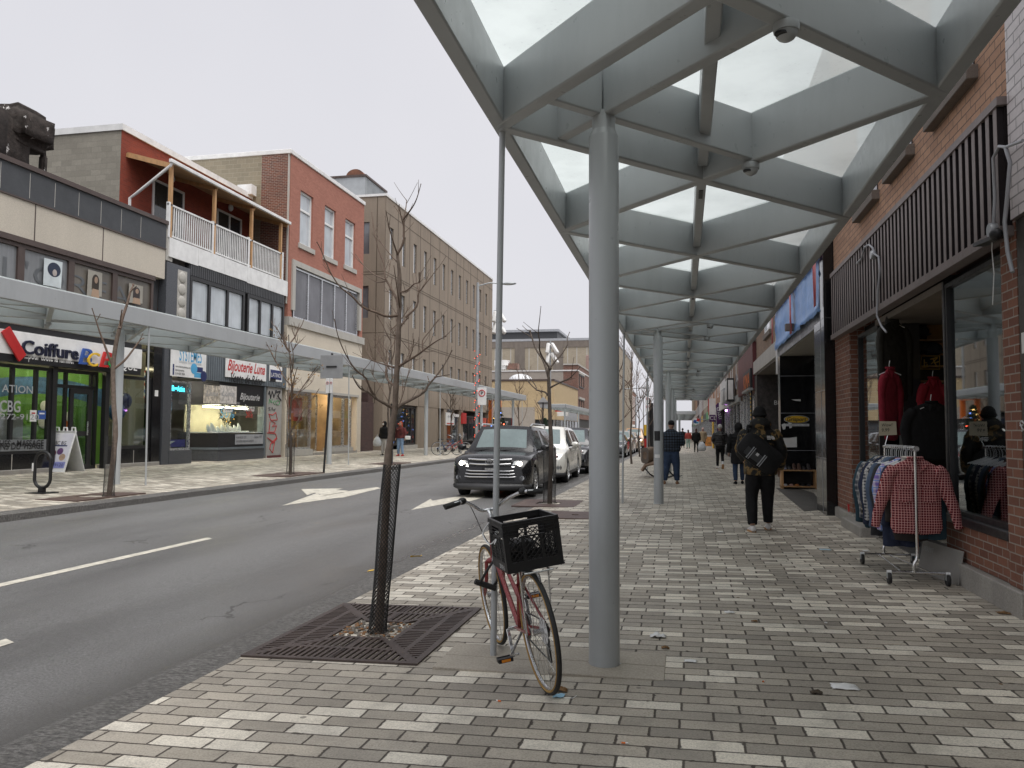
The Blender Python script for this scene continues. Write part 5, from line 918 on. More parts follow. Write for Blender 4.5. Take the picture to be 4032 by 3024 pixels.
# --- brown office block
t = thing('brown_office_block', 'long four storey brown aggregate office block with narrow windows', 'building', (XL, 57, GL)); b0, b1 = 43.66, 70.57; zr_ = 15.2
rows = ((11.63, 13.54), (8.02, 9.81), (5.46+.0, 6.2-.0)); rows = ((11.63, 13.54), (8.02, 9.81), (4.4, 6.2)); zg = 3.02; pit = 2.137; ww = .62; w0 = 44.41
n = 12; g = G(); sh_ = .16
ysw = [(w0+pit*i, w0+pit*i+ww) for i in range(n) if w0+pit*i+ww < b1-.3]
zz = [zg] + [z for r in reversed(rows) for z in r] + [zr_]
for k in range(0, len(zz), 2): g.box(XL-.3, XL, b0, b1, zz[k], zz[k+1])
for r in rows:
    y = b0
    for a, b in ysw: g.box(XL-.3, XL, y, a, *r); y = b
    g.box(XL-.3, XL, y, b1, *r)
g.box(-30, -18.4, b0, b0+.3, 3.0, zr_).box(-18.0, XL-.3, b0, b0+.3, 3.0, zr_).box(-18.4, -18.0, b0, b0+.3, 13.7, zr_).box(-18.4, -18.0, b0, b0+.3, 9.9, 11.8).box(-18.4, -18.0, b0, b0+.3, 3, 8.0).box(-30, XL-.3, b0+.3, b1, 3.0, 3.2).box(-30, XL-.3, b1-.3, b1, 3.2, zr_).box(-30, XL-.3, b0+.3, b1-.3, zr_-.3, zr_)
g.obj('wall', M['aggr'], t)
for r in rows:
    for a, b in ysw:
        f = G().box(XL-.14, XL-.09, a, a+.04, *r).box(XL-.14, XL-.09, b-.05, b, *r).box(XL-.135, XL-.095, a+.40, a+.43, *r).obj('window', M['alu'], t); bx('pane', M['darkp'], f, XL-.12, XL-.11, a+.43, b-.05, *r); bx('blind', M['white'], f, XL-.12, XL-.11, a+.04, a+.40, *r)
for z in (11.8, 8.0): bx('side_window', M['greyp'], t, -18.4, -18.0, b0+.1, b0+.14, z, z+1.9)
g = G()
for a, b in ysw:
    for q in (a-.76, b+.72): g.box(XL, XL+.004, q, q+.04, zg, zr_-.02)
for z in (10.7, 10.55, 7.1, 6.95, 14.25): g.box(XL+.0045, XL+.008, b0, b1, z, z+.04)
for z in (10.7, 10.55, 7.1): g.box(-30, XL, b0-.004, b0, z, z+.04)
g.box(XL-.55, XL-.5, b0-.005, b0, 3, zr_); g.obj('panel_groove', M['agd'], t)
bx('roof_edge', M['white'], t, -30, XL+.05, b0-.06, b1+.05, zr_, zr_+.14); pe = thing('rooftop_penthouse', 'pale ribbed metal plant room on the brown office block roof', 'plant room', (-20, 47, zr_)); bx('cabin', M['galv'], pe, -26, -19, 45.3, 48.7, zr_+.14, 17.0); g = G(); y = 45.4
while y < 48.6: g.box(-19, -18.96, y, y+.08, zr_+.15, 16.95); y += .2
g.obj('ribs', M['galv'], pe); bx('roof_edge', M['brown'], pe, -26.1, -18.9, 45.2, 48.8, 17.0, 17.12)
vt = thing('roof_ventilator', 'rusty half round ventilator on top of the pale plant room', 'ventilator', (-20, 46, 17.12)); g = G(); c = Py_ and Y_(45.6, 'C', 1100, 405); rr = []
for k in range(13): a = pi*k/12; rr.append([(c.x+.60*cos(a), 45.6-.0, 17.12+.50*sin(a)), (c.x+.60*cos(a), 46.8, 17.12+.50*sin(a))])
g.rings(rr, cap=False, closed=False); g.poly([r[0] for r in rr]).poly([r[1] for r in rr][::-1]); g.obj('hood', mk('rust', (.17, .075, .045), .8, var=.5, vs=3), vt)
# ground floor of the office block
bx('brick_pier', M['brkD'], t, -20, -17.3, 40.6, 43.0, GL-.1, 3.0); bx('alley_wall', M['brkD'], t, -24, -17.6, 42.9, 43.6, GL-.1, 3.6)
gl = [(44.2, 46.0), (51.5, 52.2), (55.6, 57.4), (61.2, 62.1), (66.5, 67.3)]
def gy(x): return onx(XL-.05, 900+x/2.212, 1250+1000/2.212).y
cols_ = [(43.66, gy(1380)-.6), (gy(1700), gy(1830)), (gy(1960), gy(1995)), (gy(2135), gy(2200))]
for a, b in ((43.66, 44.9), (49.9, 51.4), (51.8, 54.4), (55.9, 56.6), (60, 61), (69, 70.57)): lbx('concrete_pier', M['aggr'], t, a, b, GL-.1, zg, -.02, .8)
lbx('recess_wall', M['charc'], t, 43.8, 70.4, GL-.1, zg, -1.2, .1); lframe(t, 45, 49.8, GL+.25, zg-.05, M['black'], M['darkp'], .12, .1, o=-.1, mull=(46.2, 47.9, 48.9)); lbx('stone_ledge', M['stone'], t, 47, 49.9, GL, GL+.24, .02, .3); lframe(t, 56.7, 59.9, GL+.1, zg-.3, M['alu'], M['darkp'], .12, .1, o=-.1, mull=(58.2,)); lframe(t, 61.1, 68.9, GL+.3, zg-.4, M['black'], M['darkp'], .1, .1, o=-.1, mull=(63, 65, 67)); lbx('white_transom', M['white'], t, 56.8, 59.8, zg-.55, zg-.35, .0, .05)
a, b = L('E', 155, 1310, .03), L('E', 248, 1178, .03); s = thing('clinic_sign', 'white framed clinic sign on the brown office block beside the door', 'sign', a); lbx('panel', M['paper'], s, a.y, b.y, a.z, b.z, .03, .04); text('CLINIQUE', M['pgrey'], s, (XL+.031, a.y+.15, a.z+1.0), U_, Zv, .22, width=(b.y-a.y)*.8); text('sur rendez-vous', M['pgrey'], s, (XL+.031, a.y+.3, a.z+.6), U_, Zv, .12, width=(b.y-a.y)*.6); lbx('red_line', M['red'], s, a.y+.2, b.y-.2, a.z+.08, a.z+.16, .034, .004)
for k in range(3): c = Vector((XL+.03, a.y+(b.y-a.y)*(.3+.2*k), b.z-.3)); G().lathe([(.1, 0), (.1, .004)], c, 'x', 12).obj('emblem', M['pgrey'], s)
a, b = L('E', 300, 1455, -.08), L('E', 345, 1385, -.08); s = tag(lbx('notice', M['paper'], None, a.y, b.y, a.z, b.z, -.09, .006), 'white rental notice in the office block door', 'notice'); text('LOCAL', M['pblk'], s, (XL-.088, a.y+.1, b.z-.3), U_, Zv, .22, width=(b.y-a.y)*.8); text('À LOUER', M['pblk'], s, (XL-.088, a.y+.1, b.z-.65), U_, Zv, .22, width=(b.y-a.y)*.8)
lbx('red_canopy_box', M['red'], t, 60.4, 61.6, zg-1.05, zg-.2, .1, .4); lbx('red_poster', mk('red_film_poster', (.45, .07, .04), .6, var=.6, vs=2), t, 66.6, 69.2, GL+.3, zg-.5, .02, .03)
# ---------------------------------------------------------------- across the side street and far away
yy = 106.27; yk = X_(XL, 'E', 1590, 920).y; zy = 8.15
t = thing('yellow_brick_building', 'low cream yellow brick building with grey painted base across the side street', 'building', (XL, yy, .1))
zg_ = Y_(yy, 'E', 1000, 1115).z
bx('wall', M['brkY'], t, -60, XL, yy, yk, zg_, zy); bx('painted_base', M['brkG'], t, -60, XL-2.6, yy-.01, yy+3, -.1, zg_); bx('front_base', M['brkY'], t, XL-2.6, XL, yy, yk, 2.95, zg_); bx('front_glazing', M['darkp'], t, -20, XL-.1, yy+.3, yk, .6, 2.95); bx('stall_riser', M['stone'], t, -20, XL, yy+.02, yk, -.1, .6)
bx('roof_edge', M['brown'], t, -60, XL+.1, yy-.1, yk, zy, zy+.25); g = G()
for k in range(8): g.box(XL-.1, XL+.02, yy+.3+k*3, yy+.55+k*3, .6, 2.95)
g.obj('front_frame', M['alu'], t); bx('grey_banner', M['pgrey'], t, XL+.01, XL+.06, yy+10, yk-1, 3.0, 4.6)
tag(G().ell((-22.2, yy+3, zy+.2), 1.7, 1.7, 1.0, 20, 10).obj('roof_dome', M['whitepl'], sm=60), 'white skylight dome on the yellow brick building', 'skylight')
a, b = Y_(yy, 'E', 1365, 1210), Y_(yy, 'E', 1425, 1130); s = thing('shop_sign', 'red and green projecting sign on the yellow brick building', 'sign', a); bx('red_panel', M['red'], s, XL+.05, XL+.9, yy+1, yy+1.25, a.z+.6, b.z); bx('green_panel', mk('mint_panel', (.35, .55, .40), .5), s, XL+.91, XL+1.9, yy+1, yy+1.25, a.z+.8, b.z-.1); bx('white_panel', M['paper'], s, XL+.3, XL+1.8, yy+1, yy+1.25, a.z, a.z+.58)
zt = X_(XL, 'E', 1590, 655).z; xb_ = Y_(yk, 'E', 1432, 760).x
t = thing('brick_corner_building', 'two storey red brick corner building with grey painted side wall', 'building', (XL, yk, .1))
bx('grey_side_wall', M['brkG'], t, -70, xb_, yk, yk+26, 0, zt-1.0); bx('brick_wall', M['brkOld'], t, xb_, XL, yk, yk+26, 3.4, zt); bx('shop_front', M['charc'], t, xb_, XL-.2, yk+.1, yk+26, .0, 3.4); bx('roof_edge', M['white'], t, -70, XL+.1, yk-.1, yk+26, zt-1.0, zt-.8); bx('roof_edge', M['stone'], t, xb_, XL+.1, yk-.12, yk+26, zt, zt+.25)
for z0, z1 in ((zt-3.6, zt-1.4), (zt-7.6, zt-5.6)): lframe(t, yk+1.5, yk+8, z0, z1, M['black'], M['greyp'], .2, .2, o=.1, mull=(yk+4.7,)); bx('lintel', M['stone'], t, XL-.1, XL+.2, yk+1.2, yk+8.3, z1, z1+.35)
for (x, y0_, y1_, lab, rr) in ((765, 685, 607, 'white drum shaped roof vent above the grey painted wall', 1.1), (885, 683, 640, 'small brick chimney above the grey painted wall', .9)):
    a, b = Y_(yk+2, 'E', x, y0_), Y_(yk+2, 'E', x, y1_)
    if x == 765: tag(G().lathe([(rr*.75, a.z-.3), (rr*.8, b.z-.9), (rr*1.2, b.z-.9), (rr*1.2, b.z)], (a.x, yk+2, 0)).obj('roof_vent', M['white'], sm=40), lab, 'roof vent')
    else: tag(bx('chimney', M['brkOld'], None, a.x-rr, a.x+rr, yk+1.5, yk+3, a.z-.3, b.z), lab, 'chimney')
yw = 168; zw = Y_(yw, 'E', 1300, 393).z
t = thing('beige_warehouse', 'huge windowless beige brick block behind the corner building', 'building', (-40, yw, 0)); bx('wall', M['brkB'], t, -100, -14, yw, yw+60, 0, zw); bx('roof_edge', M['pgrey'], t, -100, -13.9, yw-.2, yw+60, zw, zw+.5)
g = G()
for x in (960, 1377): c = Y_(yw, 'E', x, 500).x; g.box(c-1.1, c+1.1, yw-.15, yw, 0, zw-1.4)
g.box(-100, -14, yw-.15, yw, zw-1.4, zw-.01); g.obj('concrete_frame', M['limes'], t)
g = G()
for x in (690, 765, 860, 1060, 1155, 1270, 1480, 1580, 1690): c = Y_(yw, 'E', x, 500).x; g.box(c-.09, c+.09, yw-.02, yw, 0, zw-1.45)
g.obj('wall_joint', M['stone'], t)
a, b = Y_(yw+40, 'E', 640, 390), Y_(yw+40, 'E', 1430, 342); t = thing('roof_storey', 'dark grey set back roof storey on the beige block', 'building', (-30, yw+40, zw)); bx('wall', M['charc'], t, a.x, b.x, yw+30, yw+50, zw+.5, b.z); bx('roof_edge', M['pgrey'], t, a.x-.5, b.x+.5, yw+29.5, yw+50, b.z, b.z+.6)
a, b = Y_(yw+32, 'E', 1122, 345), Y_(yw+32, 'E', 1195, 300); tag(bx('roof_unit', M['galv'], None, a.x, b.x, yw+32, yw+36, b.z-3, b.z), 'grey box unit on top of the dark roof storey', 'roof unit')
a, b = Y_(150, 'E', 1675, 830), Y_(150, 'E', 1760, 545); t = thing('billboard', 'blank pinkish brown billboard back beyond the near column', 'billboard', (a.x, 150, 0)); bx('panel', mk('billboard_brown', (.28, .19, .165), .6), t, a.x, b.x+1, 150, 150.4, a.z, b.z, bev=.3); bx('post', M['galv'], t, a.x+1.6, a.x+2.0, 150.1, 150.5, 0, a.z)
# left row far away
y = yk+26.5; k = 0
for L_, h, m_ in ((14, 8.5, 'brkY'), (18, 9.5, 'brkOld'), (16, 11, 'brkT'), (22, 12, 'brkB'), (30, 13, 'brkP'), (40, 15, 'brk')):
    t = thing('far_building', ('low cream', 'dark red', 'tan', 'beige', 'pink', 'brown')[k]+' brick building far down the left side of the street', 'building', (XL, y, .2)); bx('wall', M[m_], t, -30, XL, y, y+L_, 3.4, h); bx('shop_front', M['charc'], t, -30, XL-.2, y, y+L_, 0, 3.0); bx('sign_band', M[('white', 'red', 'blue', 'yellow', 'green', 'white')[k]], t, XL-.1, XL+.1, y, y+L_, 2.9, 3.6); bx('roof_edge', M['pgrey'], t, -30, XL+.15, y, y+L_, h, h+.3)
    for i in range(int(L_/5)): lframe(t, y+1+5*i, y+4+5*i, 5, h-1.4, M['white'], M['darkp'], .2, .15, o=.06)
    y += L_+.3; k += 1
# plaza things beyond the office block
def conifer(name, lab, x, y, z, h, r, mat, seed, lights=None):
    t = thing(name, lab, 'tree', (x, y, z)); rr = random.Random(seed); g = G()
    for i in range(420):
        u = rr.random()**.7; a = rr.uniform(0, 2*pi); q = r*(1-u)*rr.uniform(.5, 1)+.02; p = Vector((x+q*cos(a), y+q*sin(a), z+.25+(h-.25)*u)); d = Vector((cos(a), sin(a), -.35))*(.16*h*.35+.05); g.beam(p-d*.3, p+d*.7, .09*h*.35, .02)
    g.obj('crown', mat, t); G().tube([(x, y, z-.05), (x, y, z+h*.9)], [.05*h/2, .01], 8).obj('trunk', M['bark'], t)
    if lights:
        for i in range(26): u = i/26; a = i*2.4; q = r*(1-u)*.95; G().ell((x+q*cos(a), y+q*sin(a), z+.3+(h-.3)*u), .05, .05, .05, 6, 4).obj('light', lights[i % 3], t)
    return t
cg = mk('conifer_needles', (.022, .045, .022), .8, var=.4, vs=3)
p = onx(-13.5, *px('E', 722, 1290)); ls = (emit('blue_fairy', (.2, .35, 1), 4), emit('red_fairy', (1, .12, .06), 4), emit('warm_fairy', (1, .6, .2), 4)); conifer('christmas_tree', 'christmas tree with coloured lights on the corner plaza', p.x, p.y, .2, onx(-13.5, *px('E', 722, 1095)).z-.2, 1.0, cg, 2, ls)
p = Z_(.2, 'E', 1232, 1335); p = onx(-12.6, *px('E', 1232, 1300)); conifer('conifer', 'small dark conifer beside the diamond sign post', p.x, p.y, .15, 2.5, .75, cg, 5)
p, q = onx(-15, *px('E', 640, 1290)), onx(-15, *px('E', 735, 1010)); t = thing('orange_gateway', 'orange painted steel frame at the end of the office block', 'gateway', (-15, p.y, .2))
for yv in (p.y, q.y): bx('post', M['orange'], t, -15.15, -14.85, yv-.15, yv+.15, .2, q.z)
bx('beam', M['orange'], t, -15.15, -14.85, p.y+.15, q.y-.15, q.z-.35, q.z)
a, b = onx(-13, *px('E', 790, 1300)), onx(-13, *px('E', 885, 1235)); t = thing('info_board', 'dark board with red edge and white ZC letters on the plaza', 'sign', (-13, a.y, .2)); bx('panel', M['black'], t, -13.2, -13, a.y, b.y-.6, .2, b.z); bx('red_edge', M['red'], t, -13.2, -12.98, b.y-.59, b.y, .2, b.z); text('ZC', M['paper'], t, (-12.99, a.y+.3, b.z-.75), U_, Zv, .5)
g = G(); a, b = onx(-14, *px('E', 750, 1210)), onx(-14, *px('E', 810, 1260)); tag(G().tube([(-14, a.y, a.z), (-14, b.y, b.z), (-14, b.y, .15)], .05, 6).tube([(-14, a.y, a.z-.5), (-14, b.y, b.z-.5)], .04, 6).obj('handrail', M['alu']), 'pale metal stair handrail on the plaza', 'handrail')
# ---------------------------------------------------------------- poles, signs, lamps
def pole(name, lab, cat, x, y, z0, h, r0, r1, mat, n=12):
    t = thing(name, lab, cat, (x, y, z0)); G().tube([(x, y, z0-.03), (x, y, z0+h)], [r0, r1], n).obj('pole', mat, t, sm=60); return t
a = onx(-10.95, *px('E', 478, 1305)); y_ = 42; x_ = -10.95
t = pole('street_lamp', 'tall grey street lamp wound with red string lights in front of the office block', 'street lamp', x_, y_, .14, 9.4, .105, .07, M['galv'])
G().tube([(x_, y_, 9.35), (x_+.6, y_+.1, 9.52), (x_+1.35, y_+.2, 9.5)], .035, 8).obj('arm', M['galv'], t); G().ell((x_+1.7, y_+.25, 9.47), .42, .18, .08, 16, 6).obj('lamp_head', M['galv'], t, sm=60)
P = [(x_+.12*cos(k*.35), y_+.12*sin(k*.35), .9+k*.026) for k in range(190)]; G().tube(P, .012, 5).obj('string_cable', M['blackpl'], t); rl_ = emit('red_string_light', (1, .1, .05), 2)
g = G()
for k in range(0, 190, 4): g.ell(Vector(P[k])+Vector((.02*cos(k*.35), .02*sin(k*.35), 0)), .022, .022, .022, 6, 4)
g.obj('string_bulbs', rl_, t)
NP = []
def parking_sign(par_or_none, X, Y, z0, w, h, lab, face=(0, -1), nm='parking_sign'):
    """a white plate with a black P in a red ring"""
    s = thing(nm, lab, 'sign', (X, Y, z0)); bx('plate', M['paper'], s, X-w/2, X+w/2, Y-.01, Y+.01, z0, z0+h, bev=.02); c = (X, Y-.013, z0+h*.68)
    r = w*.33; G().tube([(X+r*cos(a), Y-.014, c[2]+r*sin(a)) for a in [2*pi*i/24 for i in range(24)]], w*.05, 6, closed=True).obj('ring', M['red'], s); text('P', M['pblk'], s, (X, Y-.012, c[2]-r*.55), (1, 0, 0), (0, 0, 1), r*1.1, align='C', off=.03); return s
parking_sign(None, x_+.32, y_-.15, onx(x_, *px('E', 540, 1100)).z, .5, .95, 'white no parking sign on the string lit street lamp')
c = Vector((-10.78, 22.83, .14)); top = ony(22.83, *px('D', 903, 312)); t = thing('sign_post', 'leaning black post carrying a grey square sign back', 'sign post', c)
G().tube([c-Vector((0, 0, .05)), top], .035, 8).obj('post', M['black'], t); a, b = ony(22.8, *px('D', 803, 533)), ony(22.8, *px('D', 1002, 327)); bx('sign_back', mk('aluminium_sign_back', (.33, .34, .35), .5, .3), t, a.x, b.x, 22.76, 22.775, a.z, b.z, bev=.05, seg=4); z = ony(22.8, *px('D', 900, 430)).z; bx('bracket', M['black'], t, a.x+.2, b.x-.2, 22.735, 22.76, z-.025, z+.025)
for x0, lab in ((845, 'left one of two white parking signs below the square sign back'), (908, 'right one of two white parking signs below the square sign back')):
    a, b = ony(22.7, *px('D', x0 if x0 < 900 else 880, 660)), ony(22.7, *px('D', 880 if x0 < 900 else 908, 530)); w_ = b.x-a.x
    parking_sign(None, (a.x+b.x)/2, 22.7, a.z, w_, b.z-a.z, lab)
yd = 63; c = ony(yd, *px('E', 1213, 1068)); r = abs(ony(yd, *px('E', 1280, 1068)).x-c.x); t = thing('diamond_sign', 'grey back of a diamond shaped road sign on a black post', 'sign', (c.x, yd, .14)); G().prism([(c.x-r, yd, c.z), (c.x, yd, c.z-r), (c.x+r, yd, c.z), (c.x, yd, c.z+r)], (0, .02, 0)).obj('sign_back', mk('sign_back_grey', (.40, .40, .41), .55), t); G().tube([(c.x, yd-.04, .1), (c.x, yd-.04, c.z+.05)], .05, 8).obj('post', M['black'], t); bx('bracket', M['black'], t, c.x-.5, c.x+.5, yd-.06, yd-.02, c.z-.03, c.z+.03)
for xe_, yt, sp_, lab, X in ((1290, 385, (465, 572), 'thin grey pole with two pairs of white spotlights above the parked cars', -9.6), (712, 60, (120, 245), 'thin grey pole with white spotlights beside the office block', -10.9)):
    p = onx(X, *px('E', xe_, 990)); Yp = 72 if xe_ > 1000 else 66
    p = ony(Yp, *px('E', xe_, 800)); tp = ony(Yp, *px('E', xe_, yt)); t = pole('spotlight_pole', lab, 'light pole', p.x, Yp, .0, tp.z, .10, .07, M['galv'])
    for yv in sp_:
        z = ony(Yp, *px('E', xe_, yv)).z
        for sx in (-1, 1): G().beam((p.x+sx*.14, Yp-.1, z+.35), (p.x+sx*(.22 if sx < 0 else .75), Yp-.45, z-.6), .32, .32).obj('spotlight', M['white'], t, bev=.08); 
        bx('crossbar', M['galv'], t, p.x-.3, p.x+.3, Yp-.12, Yp-.05, z+.35, z+.45)
for k, (x, y, Yp) in enumerate(((235, 155, 95), (390, 262, 130), (487, 190, 170))):
    tp = ony(Yp, *px('R', x, y)); t = pole('street_lamp', ('far street lamp with arm over the road, nearest of the distant three', 'second of the distant street lamps, above the bare trees', 'farthest of the distant street lamps, a bare thin pole')[k], 'street lamp', tp.x, Yp, -.1, tp.z+.1, .13, .08, M['galv'])
    if k < 2: G().tube([(tp.x, Yp, tp.z-.1), (tp.x+2.2, Yp, tp.z+.05)], .06, 6).obj('arm', M['galv'], t); G().ell((tp.x+2.6, Yp, tp.z+.05), .6, .25, .12, 12, 6).obj('lamp_head', M['galv'], t, sm=60)
# hoop rack, sandwich board, bollards, posts, bench
c = Vector((-12.54, 13.75, gz(-12.54))); t = thing('bicycle_hoop', 'black oval bicycle parking hoop by the salon', 'bicycle rack', c); P = []; hw = .2
a0, a1 = Y_(13.75, 'M', 430, 1000), Y_(13.75, 'M', 642, 1000); hw = (a1.x-a0.x)/2*.93; zt_ = Y_(13.75, 'M', 535, 885).z; zb_ = Y_(13.75, 'M', 535, 1330).z; cx = (a0.x+a1.x)/2
for i in range(36): a = 2*pi*i/36; P.append((cx+hw*cos(a), 13.75, (zt_+zb_)/2+((zt_-zb_)/2-hw)*(1 if sin(a) > 0 else -1)+hw*sin(a)))
G().tube(P, .032, 10, closed=True).obj('hoop', M['blackpl'], t, sm=60); bx('foot', M['blackpl'], t, cx-.05, cx+.05, 13.7, 13.8, c.z, zb_); G().box(cx-.22, cx+.22, 13.55, 13.95, c.z-.01, c.z+.015).obj('base_plate', M['blackpl'], t); bx('sticker', M['paper'], t, cx-hw-.035, cx-hw+.0, 13.71, 13.716, zt_-.38, zt_-.22)
yb = 19.2; A0_ = [Y_(yb, 'M', *p) for p in ((655, 1100), (800, 1138), (1005, 612), (735, 585))]; t = thing('sandwich_board', 'white plastic sandwich board of the hair salon on the far pavement', 'sign', (A0_[0].x, yb, gz(-16.5)))
zf = gz(-16.6); xl, xr = -17.25+.55, -16.6+.55
P0 = gndl('M', 655, 1100); P1 = gndl('M', 795, 1138); P2 = gndl('M', 1110, 1115); ax = (P1-P0); ax.z = 0; wv = ax.normalized(); W_ = .66; nb = Vector((-wv.y, wv.x, 0)); nb = nb if nb.y > 0 else -nb
P1 = Vector((P1.x, P1.y, zf)); wv = Vector((1, 0, 0)); nb = Vector((0, 1, 0)); W_ = .70; P0 = P1-wv*W_; th_ = Vector((0, 0, 1.14)); half = nb*.40
g = G(); g.prism([P0, P1, P1+half+th_, P0+half+th_], nb*.04); pn = g.obj('front_panel', M['whitepl'], t, bev=.01); G().prism([P0+half*2, P1+half*2, P1+half+th_, P0+half+th_], nb*-.035+Vector((0, 0, -.0))).obj('rear_panel', M['whitepl'], t, bev=.01)
for s_ in (.12, .5, .88):
    p = P0+(P1-P0)*s_+half+th_; G().tube([p-wv*.06, p-wv*.05+Vector((0, 0, .09)), p+wv*.05+Vector((0, 0, .09)), p+wv*.06], .022, 6).obj('handle', M['whitepl'], t)
up_ = (half+th_); fo = lambda a, b: P0+(P1-P0)*a+up_*b-nb*.006
G().prism([fo(.06, .1), fo(.94, .1), fo(.94, .93), fo(.06, .93)], nb*.004).obj('poster', mk('salon_poster', (.60, .60, .68), .5, var=.1), pn); G().prism([fo(.06, .1)-nb*.003, fo(.94, .1)-nb*.003, fo(.94, .25)-nb*.003, fo(.06, .25)-nb*.003], nb*.002).obj('lilac_band', M['lilac'], pn)
text('272-9120', M['navy'], pn, fo(.1, .14)-nb*.004, wv, up_, .09, width=W_*.78); text('BC BG', M['pblk'], pn, fo(.22, .66)-nb*.004, wv, up_, .11, width=W_*.5)
G().prism([fo(.2, .62)-nb*.002, fo(.8, .62)-nb*.002, fo(.8, .65)-nb*.002, fo(.2, .65)-nb*.002], nb*.001).obj('line', M['navy'], pn)
for a, b, m_ in ((.25, .45, (.14, .03, .06)), (.55, .5, (.12, .06, .16)), (.72, .36, (.35, .25, .18))): c = fo(a, b)-nb*.003; G().poly([c+wv*(.1*cos(q))+up_.normalized()*(.1*sin(q)) for q in [2*pi*i/18 for i in range(18)]]).obj('photo_circle', mk('photo_%.2f' % a, m_, .5, var=.4, vs=8), pn)
t = pole('bollard', 'dark bollard with pale cap near the parked bicycles', 'bollard', -12.6, 44.5, .17, 1.0, .075, .075, M['charc']); G().lathe([(.078, 0), (.07, .1)], (-12.6, 44.5, 1.17)).obj('cap', M['alu'], t)
t = thing('barrier_post', 'yellow and black post with red base by the kerb beyond the bench', 'post', (-2.72, 61.5, -.05)); c = (-2.72, 61.5)
a, b = ony(61.5, *px('R', 522, 745)).z, ony(61.5, *px('R', 522, 610)).z; G().lathe([(.19, -.05), (.19, .9)], (*c, 0)).obj('red_base', M['red'], t); G().lathe([(.2, .9), (.2, a)], (*c, 0)).obj('black_sleeve', M['black'], t); G().lathe([(.22, a), (.22, b)], (*c, 0)).obj('yellow_sleeve', M['yellow'], t)
for k, (x, lab) in enumerate(((565, 'tall black post left of the second canopy column'), (597, 'tall black post nearest the second canopy column'))): p = ony(59, *px('R', x, 940)); pole('signal_post', lab, 'post', p.x, 59, -.05, ony(59, *px('R', x, 270 if k == 0 else 330)).z, .13, .09, M['black'])
p = ony(52, *px('R', 533, 950)); t = pole('sign_pole', 'thin grey pole with two parking signs beyond the second column', 'sign post', p.x, 52, -.05, 4.9, .04, .04, M['galv'])
for y0_, y1_, lab in ((340, 258, 'upper white parking sign on the thin far pole'), (455, 352, 'lower white parking sign on the thin far pole')): a, b = ony(51.9, *px('R', 512, y0_)), ony(51.9, *px('R', 556, y1_)); parking_sign(None, (a.x+b.x)/2, 51.9, a.z, b.x-a.x, b.z-a.z, lab)
a, b = ony(14.2, *px('E', 1705, 995)), ony(14.2, *px('E', 1745, 835)); xs_ = -1.55; 
# bench with a timber back roll
by = 26.0; t = thing('street_bench', 'curved timber bench with black steel frame behind the second column', 'bench', (-1.1, by, -.02))
def Bp(x, y, Y=by): return ony(Y, 2480+x/2.975, 1600+y/2.975)
for i, (dx) in enumerate((0,)):
    c = Bp(175, 575); rx, rz = .34, .52
    ring = lambda Y, k=1.0, dx=0: [(c.x+dx+(.155*k)*cos(a)*(.72+.28*abs(sin(a))), Y, c.z+(.25*k)*math.copysign(abs(sin(a))**.7, sin(a))+.12*cos(a)*0) for a in [2*pi*q/20 for q in range(20)]]
    G().rings([ring(by), ring(by+1.7, 1, .15)]).obj('timber_back', M['cedar'], t, sm=30); g = G(); g.rings([ring(by-.03, 1.03), ring(by-.03, .5), ring(by+.05, .5), ring(by+.05, 1.03)], cap=False); g.obj('end_cap', mk('grey_timber_end', (.16, .13, .11), .7), t); G().poly(ring(by+.02, .52)).obj('slot', M['pblk'], t)
s0, s1 = Bp(140, 690), Bp(420, 690)
for k in range(6): yv = by+.0+.3*k; G().tube([(s0.x, yv, s0.z-.18), (s0.x+.1, yv, s0.z), ((s0.x+s1.x)/2, yv, s0.z+.06), (s1.x-.1, yv, s0.z), (s1.x, yv, s0.z-.18)], .05, 8).obj('seat_slat', M['cedar'], t, sm=60)
for xa in (s0.x+.05, s0.x+.45, s0.x+.75, s1.x-.25): G().tube([(xa, by+.1, s0.z-.05), (xa+.2, by+.1, .1), (xa+.35, by+.15, .0), (xa+.5, by+1.2, .0)], .025, 6).obj('leg', M['black'], t)
